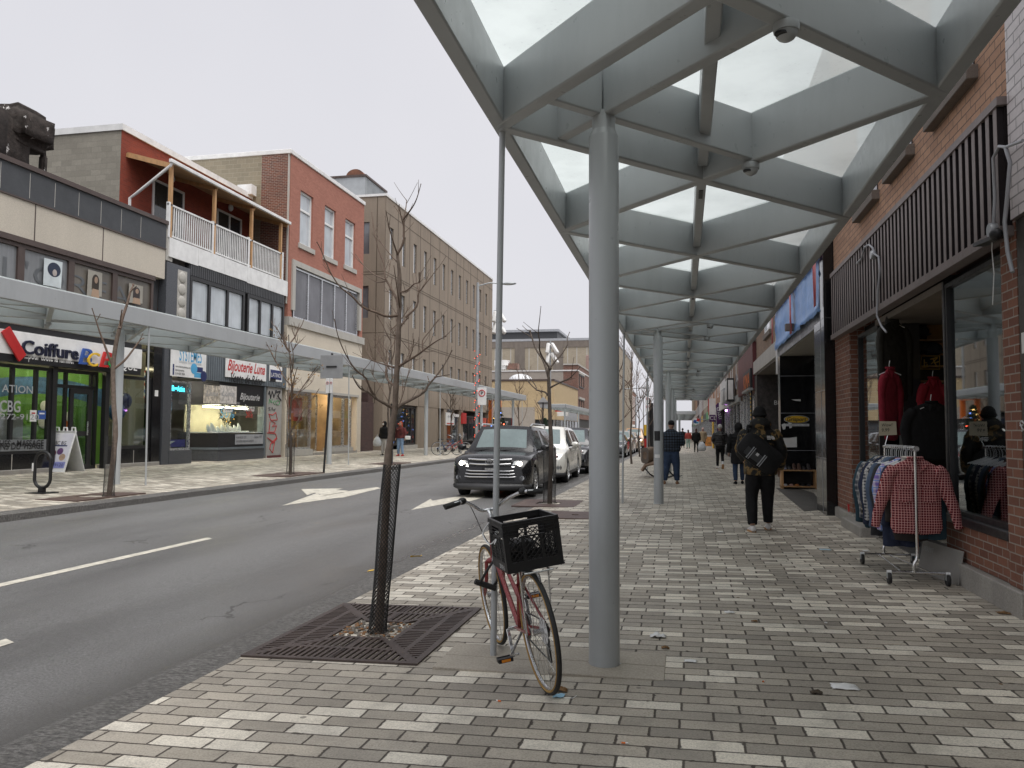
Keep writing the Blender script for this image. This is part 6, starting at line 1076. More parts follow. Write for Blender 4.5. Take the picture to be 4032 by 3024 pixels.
# ---------------------------------------------------------------- trees
def smooth(P, n=3):
    P = [Vector(p) for p in P]; out = []
    for i in range(len(P)-1):
        a, b, c, d = P[max(0, i-1)], P[i], P[i+1], P[min(len(P)-1, i+2)]
        for k in range(n): t = k/n; out.append(.5*((2*b)+(c-a)*t+(2*a-5*b+4*c-d)*t*t+(3*b-a-3*c+d)*t**3))
    return out+[P[-1]]
def limb(g, P, r0, r1, n=7, jit=0.0, bud=True):
    Q = smooth(P); m = len(Q); rr = [r0+(r1-r0)*(i/(m-1))**.8 for i in range(m)]; rr = [r*(1+R.uniform(-jit, jit)) for r in rr]; g.tube(Q, rr, n)
    if bud: g.ell(Q[-1], r1*1.6, r1*1.6, r1*2.2, 6, 4)
def guard(t, c0, c1, r, z0, z1, rows, nseg=18, thick=.004):
    """a sleeve of diamond plastic mesh round the trunk"""
    vs, fs = [], []; c0, c1 = Vector(c0), Vector(c1)
    for i in range(rows+1):
        u = i/rows; c = c0+(c1-c0)*u
        for k in range(nseg):
            a = 2*pi*(k+.5*(i % 2))/nseg; rr = r*(1+.10*noise.noise(Vector((a, u*4, 2)))) if i else r*1.25; vs.append((c.x+rr*cos(a), c.y+rr*sin(a), z0+(z1-z0)*u))
    for i in range(rows-1):
        for k in range(nseg):
            if i % 2 == 0: fs.append((i*nseg+k, (i+1)*nseg+k, (i+2)*nseg+k, (i+1)*nseg+(k-1) % nseg))
            else: fs.append((i*nseg+k, (i+1)*nseg+(k+1) % nseg, (i+2)*nseg+k, (i+1)*nseg+k))
    g = G(); g.add(vs, fs); o = g.obj('mesh_guard', M['net'], t); m = o.modifiers.new('wire', 'WIREFRAME'); m.thickness = thick; m.use_replace = True; m.use_even_offset = False; return o
def grate(x0, x1, y0, y1, lab, hx, hy, hw, detail=True):
    z = gz((x0+x1)/2); t = thing('tree_grate', lab, 'tree grate', ((x0+x1)/2, (y0+y1)/2, z), 'cast iron tree grates'); zz = lambda x: gz(x)+.014
    cx_, cy_ = (x0+x1)/2, (y0+y1)/2; hx, hy = cx_, cy_
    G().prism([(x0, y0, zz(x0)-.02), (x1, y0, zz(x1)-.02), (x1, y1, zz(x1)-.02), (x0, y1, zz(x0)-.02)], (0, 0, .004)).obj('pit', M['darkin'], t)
    S_ = (x1-x0)/2; g = G()
    if not detail:
        for q in range(4): pass
        g.box(x0, x1, y0, hy-hw, z-.01, z+.016).box(x0, x1, hy+hw, y1, z-.01, z+.016).box(x0, hx-hw, hy-hw, hy+hw, z-.01, z+.016).box(hx+hw, x1, hy-hw, hy+hw, z-.01, z+.016); g.obj('grate', mk('rust_red_grate', (.085, .052, .043), .6), t); return t
    # four trapezoid quadrants of parallel slots, built as bars between slots
    def bar(a, b, c, d): g.prism([(p[0], p[1], zz(p[0])-.012) for p in (a, b, c, d)], (0, 0, .012))
    sx, sy = (x1-x0)/2, (y1-y0)/2
    for q in range(4):
        ca, sa = ((1, 0), (0, 1), (-1, 0), (0, -1))[q]; su, sv = (sx, sy) if q % 2 == 0 else (sy, sx)
        def T(u, v):   # u along the side, v outwards
            return (hx+u*ca-v*sa, hy+u*sa+v*ca)
        for vi, (v0, v1) in enumerate(((hw, hw+.035), (hw+(sv-hw)*.47, hw+(sv-hw)*.47+.04), (sv-.045, sv))): 
            k0, k1 = v0*su/sv, v1*su/sv; bar(T(-k0, v0), T(k0, v0), T(k1, v1), T(-k1, v1))
        for v0, v1 in ((hw+.035, hw+(sv-hw)*.47), (hw+(sv-hw)*.47+.04, sv-.045)):
            u = -v1*su/sv
            k0, k1 = v0*su/sv, v1*su/sv
            bar(T(-k0, v0), T(-k0+.05, v0), T(-k1+.05, v1), T(-k1, v1)); bar(T(k0-.05, v0), T(k0, v0), T(k1, v1), T(k1-.05, v1)); bar(T(-.02, v0), T(.02, v0), T(.02, v1), T(-.02, v1))
            u = -k1+.07
            while u < k1-.05:
                lo = v0 if abs(u) < k0-.03 else v0+(abs(u)-k0+.04)*(v1-v0)/max(.01, (k1-k0)); lo = min(lo, v1)
                if lo < v1-.02: bar(T(u, lo), T(u+.022, lo), T(u+.022, v1), T(u, v1))
                u += .046
    g.obj('grate', M['rust'], t); return t
# the near tree, its limbs traced at the distance where it stands
BP = (-2.24, 5.72); grate(-2.93, -1.68, 4.98, 6.66, 'large brown cast iron grate round the near tree', 0, 0, .24)
t = thing('pebble_bed', 'pebbles and dead leaves in the opening of the near tree grate', 'pebbles', (-2.3, 5.82, gz(-2.3))); t['kind'] = 'stuff'; g = G(); RP = random.Random(5)
for i in range(420):
    x, y = -2.305+RP.uniform(-.235, .235), 5.82+RP.uniform(-.235, .235); s_ = RP.uniform(.009, .018); g.m = 0 if RP.random() < .60 else (1 if RP.random() < .6 else 2); g.ell((x, y, gz(x)-.012+RP.uniform(0, .02)), s_*1.2, s_, s_*.7, 6, 4)
g.obj('pebbles', [mk('pebble', (.125, .108, .09), .7, var=.4, vs=20), mk('leaf_bits', (.22, .11, .045), .8), mk('grey_pebble', (.20, .185, .165), .7)], t, sm=180)
t = thing('tree', 'bare young tree in a net sleeve in the near iron grate', 'tree', (*BP, gz(-2.24)))
RT_ = random.Random(11)
def tp(key, pts, y=5.75, amp=.0):
    out = []
    for i, p in enumerate(pts): out.append(ony(y+amp*i/max(1, len(pts)-1), *px(key, *p)))
    return out
g = G(); base = Vector((*BP, gz(-2.24)-.03))
tr = [base] + tp('L', ((1095, 1200), (1118, 800), (1140, 400)), 5.74) + tp('D', ((1388, 1240), (1400, 1130), (1416, 1030), (1432, 900), (1450, 780), (1458, 600), (1470, 400), (1478, 220), (1484, 60)), 5.75) + tp('C', ((1492, 1560), (1490, 1420), (1492, 1300), (1478, 1180), (1470, 1108)), 5.76)
Q = smooth(tr, 4); m = len(Q); g.tube(Q, [.034*(1-.68*(i/(m-1)))*(1+RT_.uniform(-.05, .05)) for i in range(m)], 10); g.obj('trunk', M['bark'], t, sm=60)
BR = [('D', ((1430, 792), (1360, 750), (1280, 705), (1215, 650), (1150, 620), (1105, 560), (1080, 510)), .013, .004, -.5), ('D', ((1462, 792), (1540, 740), (1640, 690), (1710, 640), (1740, 590), (1800, 520), (1860, 440), (1910, 360), (1945, 290)), .014, .004, .45),
 ('D', ((1795, 520), (1870, 508), (1922, 498)), .006, .003, .5), ('D', ((1455, 600), (1400, 560), (1370, 500), (1375, 440), (1390, 380), (1395, 310), (1330, 230), (1290, 110)), .011, .003, .55), ('D', ((1475, 430), (1540, 390), (1640, 330), (1720, 270), (1790, 220), (1840, 190), (1895, 165)), .011, .003, -.4),
 ('D', ((1640, 330), (1690, 290), (1690, 200), (1760, 110), (1825, 20)), .007, .003, .3), ('D', ((1570, 372), (1600, 285), (1615, 190)), .005, .0025, -.3), ('D', ((1590, 360), (1575, 290), (1570, 215)), .004, .0025, .2), ('D', ((1690, 290), (1740, 300), (1790, 290)), .004, .002, .2), ('D', ((1440, 435), (1360, 410), (1250, 375), (1165, 340)), .009, .003, .4), ('D', ((1250, 375), (1215, 300), (1190, 210)), .005, .002, .4), ('D', ((1330, 352), (1300, 300), (1240, 250)), .004, .002, .4),
 ('C', ((1490, 1640), (1400, 1650), (1345, 1640), (1280, 1612), (1210, 1590), (1140, 1545), (1090, 1490), (1030, 1440), (970, 1390), (900, 1290), (850, 1180), (800, 1060), (770, 1005)), .011, .0035, -.6), ('C', ((1110, 1510), (1150, 1560), (1160, 1570)), .006, .003, -.5),
 ('C', ((1492, 1570), (1450, 1470), (1400, 1380), (1365, 1310), (1355, 1200), (1310, 1080), (1280, 960), (1260, 870), (1248, 745)), .0105, .003, .5), ('C', ((1365, 1330), (1260, 1280), (1180, 1210), (1105, 1110)), .006, .0025, .5), ('C', ((1370, 1345), (1300, 1355), (1275, 1345)), .005, .003, .3), ('C', ((1380, 1312), (1400, 1240), (1415, 1160)), .0045, .002, .2),
 ('C', ((1492, 1580), (1470, 1430), (1440, 1210)), .007, .003, -.35), ('C', ((1472, 1112), (1440, 1020), (1400, 880), (1370, 730)), .008, .003, -.3), ('C', ((1476, 1185), (1400, 1100), (1330, 1010), (1290, 930)), .006, .003, .35), ('C', ((1470, 1108), (1520, 1010), (1527, 900), (1525, 800)), .010, .008, .0), ('C', ((1525, 800), (1545, 700), (1550, 638)), .0055, .003, .1), ('C', ((1525, 800), (1600, 700), (1640, 620), (1675, 498)), .007, .003, -.15), ('C', ((1522, 795), (1480, 740), (1443, 690)), .005, .003, .15), ('C', ((1528, 880), (1500, 770), (1487, 678)), .005, .003, -.1),
 ('C', ((1500, 1440), (1560, 1420), (1620, 1365), (1665, 1350), (1662, 1270)), .008, .003, -.3), ('C', ((1500, 1440), (1540, 1445), (1580, 1420)), .004, .002, -.2), ('D', ((1500, 70), (1560, 0)), .009, .008, .2), ('C', ((1540, 1659), (1640, 1560), (1655, 1450), (1685, 1405), (1760, 1310), (1815, 1240)), .009, .003, .3), ('C', ((1655, 1430), (1635, 1330), (1628, 1228)), .005, .0025, .3), ('C', ((1668, 1425), (1660, 1380), (1672, 1320)), .004, .002, .3),
 ('D', ((1285, 706), (1240, 640), (1195, 528), (1120, 470), (1060, 390), (1000, 280), (950, 150), (925, 20)), .008, .003, -.7), ('D', ((1195, 528), (1170, 490), (1178, 450)), .004, .003, -.6), ('D', ((1165, 618), (1160, 600)), .005, .004, -.5), ('D', ((1745, 560), (1735, 515)), .005, .003, .4), ('D', ((1660, 320), (1600, 350), (1640, 372)), .003, .002, .2), ('C', ((1450, 1480), (1400, 1440), (1350, 1425)), .004, .002, .4), ('C', ((1470, 1640), (1420, 1560), (1405, 1530)), .004, .002, .4)]
for k, pts, r0, r1, amp in BR:
    g = G(); P_ = tp(k, pts, 5.755, amp*.8); limb(g, P_, r0*1.05, r1*.85, 7, .06)
    for q in range(1, len(P_)-1):
        d_ = (P_[q+1]-P_[q]).normalized()
        for _ in range(RT_.choice((0, 1, 1, 2))):
            e_ = (d_+Vector((RT_.uniform(-1, 1), RT_.uniform(-1, 1), RT_.uniform(-.1, .9)))).normalized(); L_ = RT_.uniform(.04, .17); a_ = P_[q].lerp(P_[q+1], RT_.random()); limb(g, [a_, a_+e_*L_*.5+Vector((0, 0, .01)), a_+e_*L_+Vector((0, 0, .03))], .0028, .0013, 5)
    g = g; g.obj('branch', M['twig'] if r0 < .012 else M['bark'], t, sm=60)
z1 = ony(5.74, *px('L', 1185, 50)).z
c1 = (tp('L', ((1190, 50),))[0]); guard(t, (-2.25, 5.74, 0), (c1.x, 5.74, 0), .064, gz(-2.24)+.012, z1, 76, 16, .0075)
# second tree beside the parked car
b2 = gnd('d', 1187, 1088); YT2 = b2.y
t = thing('tree', 'bare forked tree in a net sleeve beside the dark parked car', 'tree', (b2.x, YT2, gz(b2.x))); g = G()
def t2(pts, amp=0): return [ony(YT2+amp*i/(len(pts)-1), *px('E', *p)) for i, p in enumerate(pts)]
limb(g, [(b2.x, YT2, gz(b2.x)-.03)]+t2(((1300, 1580), (1290, 1300), (1282, 1050), (1275, 900), (1274, 800))), .05, .034, 10, .04, False); g.obj('trunk', M['darkbark'], t, sm=60)
for pts, r0, r1, amp in ((((1274, 800), (1240, 680), (1200, 580), (1150, 510), (1110, 420), (1070, 290)), .042, .02, .8), (((1070, 290), (1030, 270), (990, 230)), .014, .006, .3), (((1080, 350), (1000, 300), (928, 258)), .018, .007, .6), (((1274, 800), (1270, 740), (1285, 690)), .042, .035, 0), (((1285, 690), (1200, 560), (1172, 480), (1175, 400), (1160, 300), (1175, 150), (1188, 20)), .03, .007, -.8), (((1285, 690), (1350, 610), (1420, 530), (1480, 430), (1475, 370), (1500, 300)), .03, .008, .6), (((1340, 620), (1338, 570), (1335, 538)), .012, .006, .3), (((1380, 575), (1410, 575), (1440, 570)), .01, .005, .3), (((1285, 905), (1390, 850), (1500, 800), (1560, 740), (1612, 680)), .028, .008, -.6), (((1430, 835), (1500, 815), (1555, 800)), .012, .005, -.4),
    (((1262, 985), (1230, 950), (1150, 930), (1080, 870), (1020, 800), (990, 740)), .028, .008, .6), (((1140, 930), (1130, 880), (1070, 800), (1015, 692)), .018, .006, .7), (((1080, 870), (1000, 740), (945, 625)), .012, .005, .4), (((1160, 310), (1100, 270), (1000, 190)), .012, .005, -.4), (((1520, 800), (1530, 690), (1548, 575)), .012, .005, -.6)):
    g = G(); limb(g, t2(pts, amp), r0*.78, r1*.8, 7, .05); g.obj('branch', M['darkbark'], t, sm=60)
guard(t, (b2.x, YT2, 0), (b2.x, YT2, 0), .13, gz(b2.x)+.012, onx(b2.x, *px('E', 1300, 1555)).z, 52, 20, .006)
grate(b2.x-.65, b2.x+.62, YT2-.8, YT2+.8, 'iron tree grate beside the dark parked car', 0, 0, .24, False)
p = gnd('K', 1040, 240); grate(p.x-.5, p.x+.5, p.y-.6, p.y+.6, 'slotted iron cover in the pavement behind the bicycle', 0, 0, .06, False)
# left trees
def T1(key, pts, Y, amp=0): return [ony(Y+amp*i/max(1, len(pts)-1), *px(key, *p)) for i, p in enumerate(pts)]
p0 = Vector((-10.9, 13.6, .14)); t = thing('tree', 'bare sapling in a net sleeve in front of the hair salon', 'tree', p0); g = G()
limb(g, [p0-Vector((0, 0, .05))]+T1('B', ((1005, 1250), (992, 1000), (985, 660), (1010, 450), (1040, 320)), 13.6), .05, .038, 9, .05, False); g.obj('trunk', M['bark'], t, sm=60)
for pts, r0, r1, amp in ((((985, 655), (940, 540), (880, 380), (840, 260), (803, 145)), .03, .008, -.4), (((845, 245), (858, 220), (872, 193)), .012, .006, 0), (((990, 668), (1080, 600), (1160, 500), (1220, 420), (1252, 402)), .03, .008, .5), (((1215, 425), (1232, 390), (1245, 362)), .012, .006, 0), (((1040, 320), (1060, 240), (1105, 110), (1135, 0), (1160, -60)), .04, .016, .3), (((1050, 280), (1052, 220), (1062, 158)), .018, .01, -.2), (((1105, 110), (1085, 95), (1075, 90)), .01, .006, -.2), (((1135, 0), (1175, -40), (1190, -52)), .012, .006, -.2)):
    g = G(); limb(g, T1('B', pts, 13.6, amp), r0, r1, 7, .05); g.obj('branch', M['twig'], t, sm=60)
guard(t, (p0.x, 13.6, 0), (p0.x+.02, 13.6, 0), .10, .15, ony(13.6, *px('B', 1010, 1250)).z, 40, 16, .006)
grate(-11.65, -10.75, 12.6, 14.5, 'rust red tree grate in front of the hair salon', 0, 0, .24, False)
def bare(name, lab, x, y, z, h, seed, spread=.5, lev=3, trunk=.06, mat='twig', first=.3, leaf=None, nb=7, grp=None):
    t = thing(name, lab, 'tree', (x, y, z), grp); rr = random.Random(seed); tw = G(); tg = G(); tips = []
    top = Vector((x+rr.uniform(-.15, .15), y+rr.uniform(-.1, .1), z+h)); tr = [Vector((x, y, z-.05))]
    for i in range(1, 6): u = i/5; tr.append(Vector((x, y, z)).lerp(top, u)+Vector((rr.uniform(-.05, .05), rr.uniform(-.05, .05), 0))*h*.3)
    limb(tg, tr, trunk, .012, 8, .05)
    def grow(p, d, L_, r, l):
        P = [p]; q = p.copy(); dd = d.copy()
        for i in range(4): dd = (dd+Vector((rr.uniform(-.25, .25), rr.uniform(-.25, .25), rr.uniform(-.05, .30)))).normalized(); q = q+dd*L_/4; P.append(q.copy())
        limb(tw, P, r, max(.003, r*.4), 5 if l > 1 else 4, 0, False); tips.append(P[-1])
        if l > 0:
            for i in range(rr.choice((2, 3, 3))):
                k = rr.choice((1, 2, 3)); e = (dd+Vector((rr.uniform(-.9, .9), rr.uniform(-.9, .9), rr.uniform(-.2, .6)))).normalized(); grow(P[k], e, L_*rr.uniform(.4, .65), r*.55, l-1)
    for i in range(nb):
        u = first+(1-first)*(i+rr.random()*.6)/nb; p = Vector((x, y, z)).lerp(top, min(u, .97)); a = rr.uniform(0, 2*pi) if i else 0; a = i*2.4+rr.uniform(-.4, .4); grow(p, Vector((cos(a)*spread*1.4, sin(a)*spread*1.4, .75)).normalized(), h*.42*(1.15-u*.7), trunk*.45, lev-1)
    tg.obj('trunk', M['darkbark'], t, sm=60); tw.obj('branch', M[mat], t, sm=60)
    if leaf:
        lg = G()
        for _ in range(leaf):
            c = rr.choice(tips)
            if rr.random() < .5: continue
            for _ in range(5): p = c+Vector((rr.gauss(0, .10), rr.gauss(0, .10), rr.gauss(-.08, .1))); a = Vector((rr.uniform(-1, 1), rr.uniform(-1, 1), rr.uniform(-1, 1))).normalized()*.05; b = a.cross(Vector((rr.random(), rr.random(), 1))).normalized()*.02; lg.quad(p-a, p+b, p+a, p-b)
        lg.obj('dead_leaves', mk('dead_leaves', (.30, .17, .05), .8, var=.4, vs=9), t)
    return t
L2 = Vector((-11.25, 21.6, .15)); t = bare('tree', 'twiggy young tree with a few yellowed leaves in front of the cream shop', L2.x, L2.y, .15, 4.1, 21, .55, 3, .055, leaf=46, first=.28, nb=9); guard(t, L2, L2+Vector((.0, 0, 0)), .11, .16, 1.35, 40, 14, .006); grate(-11.9, -10.75, 20.4, 22.8, 'rust red tree grate in front of the phone shop', 0, 0, .24, False)
grate(-11.8, -10.75, 28.6, 30.8, 'rust red tree grate beside the walking couple', 0, 0, .24, False); t = bare('tree', 'dense twigged young tree right behind the near trunk', -11.2, 29.6, .15, 5.6, 8, .5, 3, .06, nb=9, first=.3); bx('tree_stake', M['charc'], t, -11.1, -11.0, 29.3, 29.4, .1, 1.9)
for (k, x, Y, X, h, sd, lab, first) in (('E', 230, 47, -11.4, 3.6, 31, 'small bare forked tree by the clinic sign', .35), ('E', 595, 58, -11.5, 4.6, 33, 'bare tree behind the string lit lamp post', .3), ('E', 945, 76, -12.5, 7.2, 35, 'bare upright tree with dense twigs on the plaza', .2), ('E', 1195, 82, -13, 5.2, 37, 'smaller bare tree beside the diamond sign', .25)):
    p = ony(Y, *px(k, x, 1400)); bare('tree', lab, p.x, Y, .12, h, sd, .45, 3, .06 if h < 5 else .09, first=first, nb=8)
for (x, Y, top, sd, lab, sp) in ((240, 37.5, 230, 41, 'bare tree just right of the near column', .7), (330, 48, 420, 43, 'second bare tree along the kerb beyond the near column', .55), (60, 30, 200, 47, 'bare tree whose twigs show right beside the near column', .6), (440, 58, 500, 45, 'tall slim bare tree left of the second column', .35)):
    p = ony(Y, *px('F', x, 1300)); tz = ony(Y, *px('F', x, top)).z; bare('tree', lab, max(-2.75, min(-1.6, p.x)) if x != 60 else p.x, Y, gz(-2.4), tz, sd, sp, 3, .055, first=.35, nb=8, mat='twig')
# ---------------------------------------------------------------- the red bicycle
def wheel(par, c, r, name='wheel', spokes=30, simple=False, mats=None):
    """axle along local x"""
    c = Vector(c); rim = G(); rim.tube([c+Vector((0, (r-.030)*cos(a), (r-.030)*sin(a))) for a in [2*pi*i/48 for i in range(48)]], .0105, 6, closed=True); w_ = rim.obj(name, M['alu'], par, sm=60)
    G().tube([c+Vector((0, (r-.013)*cos(a), (r-.013)*sin(a))) for a in [2*pi*i/48 for i in range(48)]], .0145, 8, closed=True).obj('tyre', M['rubber'], w_, sm=60)
    if not simple:
        for s_ in (-1, 1): G().tube([c+Vector((s_*.0085, (r-.021)*cos(a), (r-.021)*sin(a))) for a in [2*pi*i/48 for i in range(48)]], .0085, 5, closed=True).obj('tyre_wall', M['gum'], w_, sm=60)
    g = G(); g.tube([c-Vector((.035, 0, 0)), c+Vector((.035, 0, 0))], .016, 8)
    for i in range(spokes):
        s_ = 1 if i % 2 else -1; a = 2*pi*i/spokes; b = a+(.45 if (i//2) % 2 else -.45); g.tube([c+Vector((s_*.028, .018*cos(b), .018*sin(b))), c+Vector((0, (r-.032)*cos(a), (r-.032)*sin(a)))], .0012 if not simple else .002, 4, cap=False)
    g.obj('spokes', M['spoke'], w_); return w_
def T_(par, pts, r, mat, name, n=10): return G().tube(pts, r, n).obj(name, mat, par, sm=60)
def bicycle(label, paint, simple=False, group=None):
    b = thing('bicycle', label, 'bicycle', (0, 0, 0), group); r = .345; ra = Vector((0, 0, r)); fa = Vector((0, 1.08, r)); bb = Vector((0, .44, .27)); st = Vector((0, .265, .66)); h0 = Vector((0, .895, .66)); h1 = Vector((0, .855, .80))
    wheel(b, ra, r, simple=simple); wheel(b, fa, r, simple=simple)
    g = G(); g.tube([bb, h0], .0165, 10); g.tube([h1-Vector((0, -.005, .02)), Vector((0, .345, .46))], .013, 10); g.tube([bb, st], .0155, 10); g.tube([h0-Vector((0, -.012, .04)), h1+Vector((0, -.006, .02))], .02, 10)
    for s_ in (-1, 1): g.tube([Vector((s_*.02, .30, .56)), Vector((s_*.06, 0, r))], .0085, 8); g.tube([Vector((s_*.03, .42, .275)), Vector((s_*.06, 0, r))], .0095, 8)
    g.obj('frame', paint, b, sm=60)
    g = G(); cr = h0-Vector((0, -.02, .05)); g.ell(cr, .055, .025, .025, 12, 8)
    for s_ in (-1, 1): g.tube(smooth([cr+Vector((s_*.05, 0, 0)), cr+Vector((s_*.06, .02, -.12)), fa+Vector((s_*.055, 0, 0))]), [.013]*6+[.008], 8)
    g.obj('fork', paint, b, sm=60)
    T_(b, [st, Vector((0, .215, .80))], .0125, M['alu'], 'seat_post'); g = G(); g.rings([[(w_*cos(a), y, .82+h_*sin(a)) for a in [2*pi*k/12 for k in range(12)]] for y, w_, h_ in ((.08, .06, .03), (.12, .085, .04), (.2, .08, .035), (.28, .035, .025), (.36, .02, .015))]); g.obj('saddle', M['blackpl'], b, sm=60)
    stem = Vector((0, .845, .93)); T_(b, [h1, Vector((0, .83, .92)), Vector((0, .875, .95))], .012, M['alu'], 'stem')
    hc = Vector((0, .885, .955)); hb = T_(b, smooth([Vector((-.31, .66, 1.05)), Vector((-.21, .69, 1.06)), Vector((-.13, .80, 1.02)), Vector((-.05, .88, .96)), hc, Vector((.05, .88, .96)), Vector((.13, .80, 1.02)), Vector((.21, .69, 1.06)), Vector((.31, .66, 1.05))], 4), .0115, M['alu'], 'handlebar')
    for s_ in (-1, 1):
        G().tube([Vector((s_*.33, .655, 1.047)), Vector((s_*.23, .683, 1.058))], .0175, 10).obj('grip', M['rubber'], hb, sm=60)
        g = G(); g.ell(Vector((s_*.205, .70, 1.062)), .03, .025, .024, 10, 6); g.tube(smooth([Vector((s_*.205, .725, 1.065)), Vector((s_*.26, .735, 1.06)), Vector((s_*.33, .71, 1.05))]), .007, 6); g.obj('brake_lever', M['blackpl'], hb, sm=60)
        if not simple: T_(hb, smooth([Vector((s_*.19, .72, 1.06)), Vector((s_*.10, .95, .98)), Vector((s_*.03, .99, .78)), Vector((0, .95, .70))], 5), .0028, M['blackpl'], 'brake_cable', 5)
    cs = T_(b, [bb-Vector((.07, 0, 0)), bb+Vector((.07, 0, 0))], .012, M['alu'], 'bottom_axle')
    for s_, d in ((-1, Vector((0, -.055, -.16))), (1, Vector((0, .055, .16)))):
        k = bb+Vector((s_*.075, 0, 0)); e = k+d; ck = G().beam(k, e, .012, .022, (1, 0, 0)).obj('crank', M['chrome'], b, bev=.003); p = e+Vector((s_*.055, 0, 0))
        pd = G().box(p.x-.045, p.x+.045, p.y-.032, p.y-.022, p.z-.012, p.z+.012).box(p.x-.045, p.x+.045, p.y+.022, p.y+.032, p.z-.012, p.z+.012).box(p.x-.048, p.x-.04, p.y-.0219, p.y+.0219, p.z-.01, p.z+.01).box(p.x+.04, p.x+.048, p.y-.0219, p.y+.0219, p.z-.01, p.z+.01).box(p.x-.039, p.x+.039, p.y-.012, p.y+.012, p.z-.009, p.z+.009).obj('pedal', M['blackpl'], ck)
        for yv in (-.0345, .0335): G().box(p.x-.028, p.x+.028, p.y+yv, p.y+yv+.001, p.z-.008, p.z+.008).obj('reflector', M['amber'], pd)
    g = G(); g.lathe([(.085, -.002), (.09, 0), (.085, .002)], bb+Vector((.05, 0, 0)), 'x', 28); g.obj('chainring', M['blackpl'], b)
    g = G(); g.lathe([(.055, -.012), (.04, .012)], ra+Vector((.04, 0, 0)), 'x', 20); g.obj('freewheel', M['blackpl'], b); G().lathe([(.075, 0), (.075, .002)], ra+Vector((.026, 0, 0)), 'x', 24).obj('spoke_guard', M['whitepl'], b)
    T_(b, [bb+Vector((.05, -.02, .085)), ra+Vector((.045, 0, .05))], .005, M['blackpl'], 'chain', 6); T_(b, smooth([bb+Vector((.05, -.02, -.085)), Vector((.045, .06, .17)), Vector((.045, .02, .20)), ra+Vector((.045, -.02, -.05))]), .005, M['blackpl'], 'chain', 6)
    G().box(.04, .052, -.02, .03, .16, .30).obj('derailleur', M['blackpl'], b, bev=.005)
    if not simple:
        g = G()
        for s_ in (-1, 1): g.tube([Vector((s_*.075, -.01, r)), Vector((s_*.085, -.06, .715))], .005, 6); g.tube([Vector((s_*.07, -.16, .715)), Vector((s_*.07, .24, .715))], .005, 6)
        for yv in (-.16, -.05, .08, .2): g.tube([Vector((-.085, yv, .715)), Vector((.085, yv, .715))], .005, 6)
        g.tube([Vector((0, -.155, .70)), Vector((0, -.17, .66)), Vector((0, -.10, .70))], .004, 6); g.obj('rear_rack', M['alu'], b, sm=60)
        g = G(); g.tube(smooth([Vector((-.03, .30, .62)), Vector((-.05, -.02, .745-.03)), Vector((.0, -.05, .72)), Vector((.05, -.02, .715)), Vector((.03, .30, .62))]), .007, 6); g.obj('brake_caliper', M['blackpl'], b, sm=60)
        g = G(); g.tube([Vector((.02, .42, .26)), Vector((-.10, .34, .14)), Vector((-.06, .30, .15))], .008, 6); g.obj('kick_stand', M['alu'], b, sm=60)
    return b
def orient(o, loc, yaw_, lean): o.location = loc; o.rotation_euler = (Matrix.Rotation(yaw_, 3, 'Z') @ Matrix.Rotation(lean, 3, 'Y')).to_euler()
bk = bicycle('red bicycle with tan tyre walls leaning on the thin canopy pole', M['bred'])
R0 = Vector((-.765, 4.56, gz(-.765)+.012)); F0 = Vector((-1.28, 5.545, gz(-1.28))); by_ = atan2(-(F0.x-R0.x), F0.y-R0.y); BL = radians(-8)
orient(bk, R0, by_, BL)
# milk crate strapped on the rack
ct = thing('milk_crate', 'black plastic milk crate strapped on the rear rack of the red bicycle', 'crate', (0, 0, 0)); zb, zt, hw = .722, 1.0, .165; yc = .05
def cratewall(ax, s_):
    g = G(); e = .004
    def bar(u0, u1, z0, z1, d=.008, o=0):
        a, b = (s_*(hw-o), s_*(hw-o-d)); a, b = min(a, b), max(a, b)
        if ax == 'x': g.box(a, b, yc+u0, yc+u1, z0, z1)
        else: g.box(u0, u1, yc+a, yc+b, z0, z1)
    bar(-hw+.001, hw-.001, zb, zb+.055); bar(-hw+.001, hw-.001, zt-.035, zt, .014); bar(-hw+.001, -hw+.03, zb+.055, zt-.035); bar(hw-.03, hw-.001, zb+.055, zt-.035)
    bar(-hw+.031, -.075, zt-.085, zt-.035); bar(.075, hw-.031, zt-.085, zt-.035); bar(-.075, .075, zt-.095, zt-.085); bar(-.085, -.075, zt-.085, zt-.035, .012); bar(.075, .085, zt-.085, zt-.035, .012)
    for z in (zt-.02, zt-.05, zt-.068): bar(-hw, hw, z, z+.004, .004, -.004)
    for u in (-.055, .055): bar(u-.009, u+.009, zb+.055, zt-.095)
    # diamond lattice
    z0, z1 = zb+.055, zt-.095
    for lo, hi in ((-hw+.03, -.064), (-.046, .046), (.064, hw-.03)):
        w_ = hi-lo; st = .032; H_ = z1-z0; q = lo-H_
        while q < hi:
            for dr in (1, -1):
                pts = []
                a0 = max(q, lo); a1 = min(q+H_, hi)
                if a1-a0 < .004: continue
                za, zb_ = z0+(a0-q), z0+(a1-q)
                u0, u1 = (a0, a1) if dr > 0 else (lo+hi-a0, lo+hi-a1); o_ = s_*(hw-.004)
                P = [(o_, yc+u0, za), (o_, yc+u1, zb_)] if ax == 'x' else [(u0, yc+o_, za), (u1, yc+o_, zb_)]
                g.beam(P[0], P[1], .005, .005)
            q += st
    return g
for ax in 'xy':
    for s_ in (-1, 1): cratewall(ax, s_).obj('side', M['blackpl'], ct)
g = G()
for k in range(9): u = -hw+.01+k*.04; g.box(u, u+.008, yc-hw+.01, yc+hw-.01, zb, zb+.008); g.box(-hw+.01, hw-.01, yc+u, yc+u+.008, zb+.0081, zb+.016)
g.obj('floor', M['blackpl'], ct)
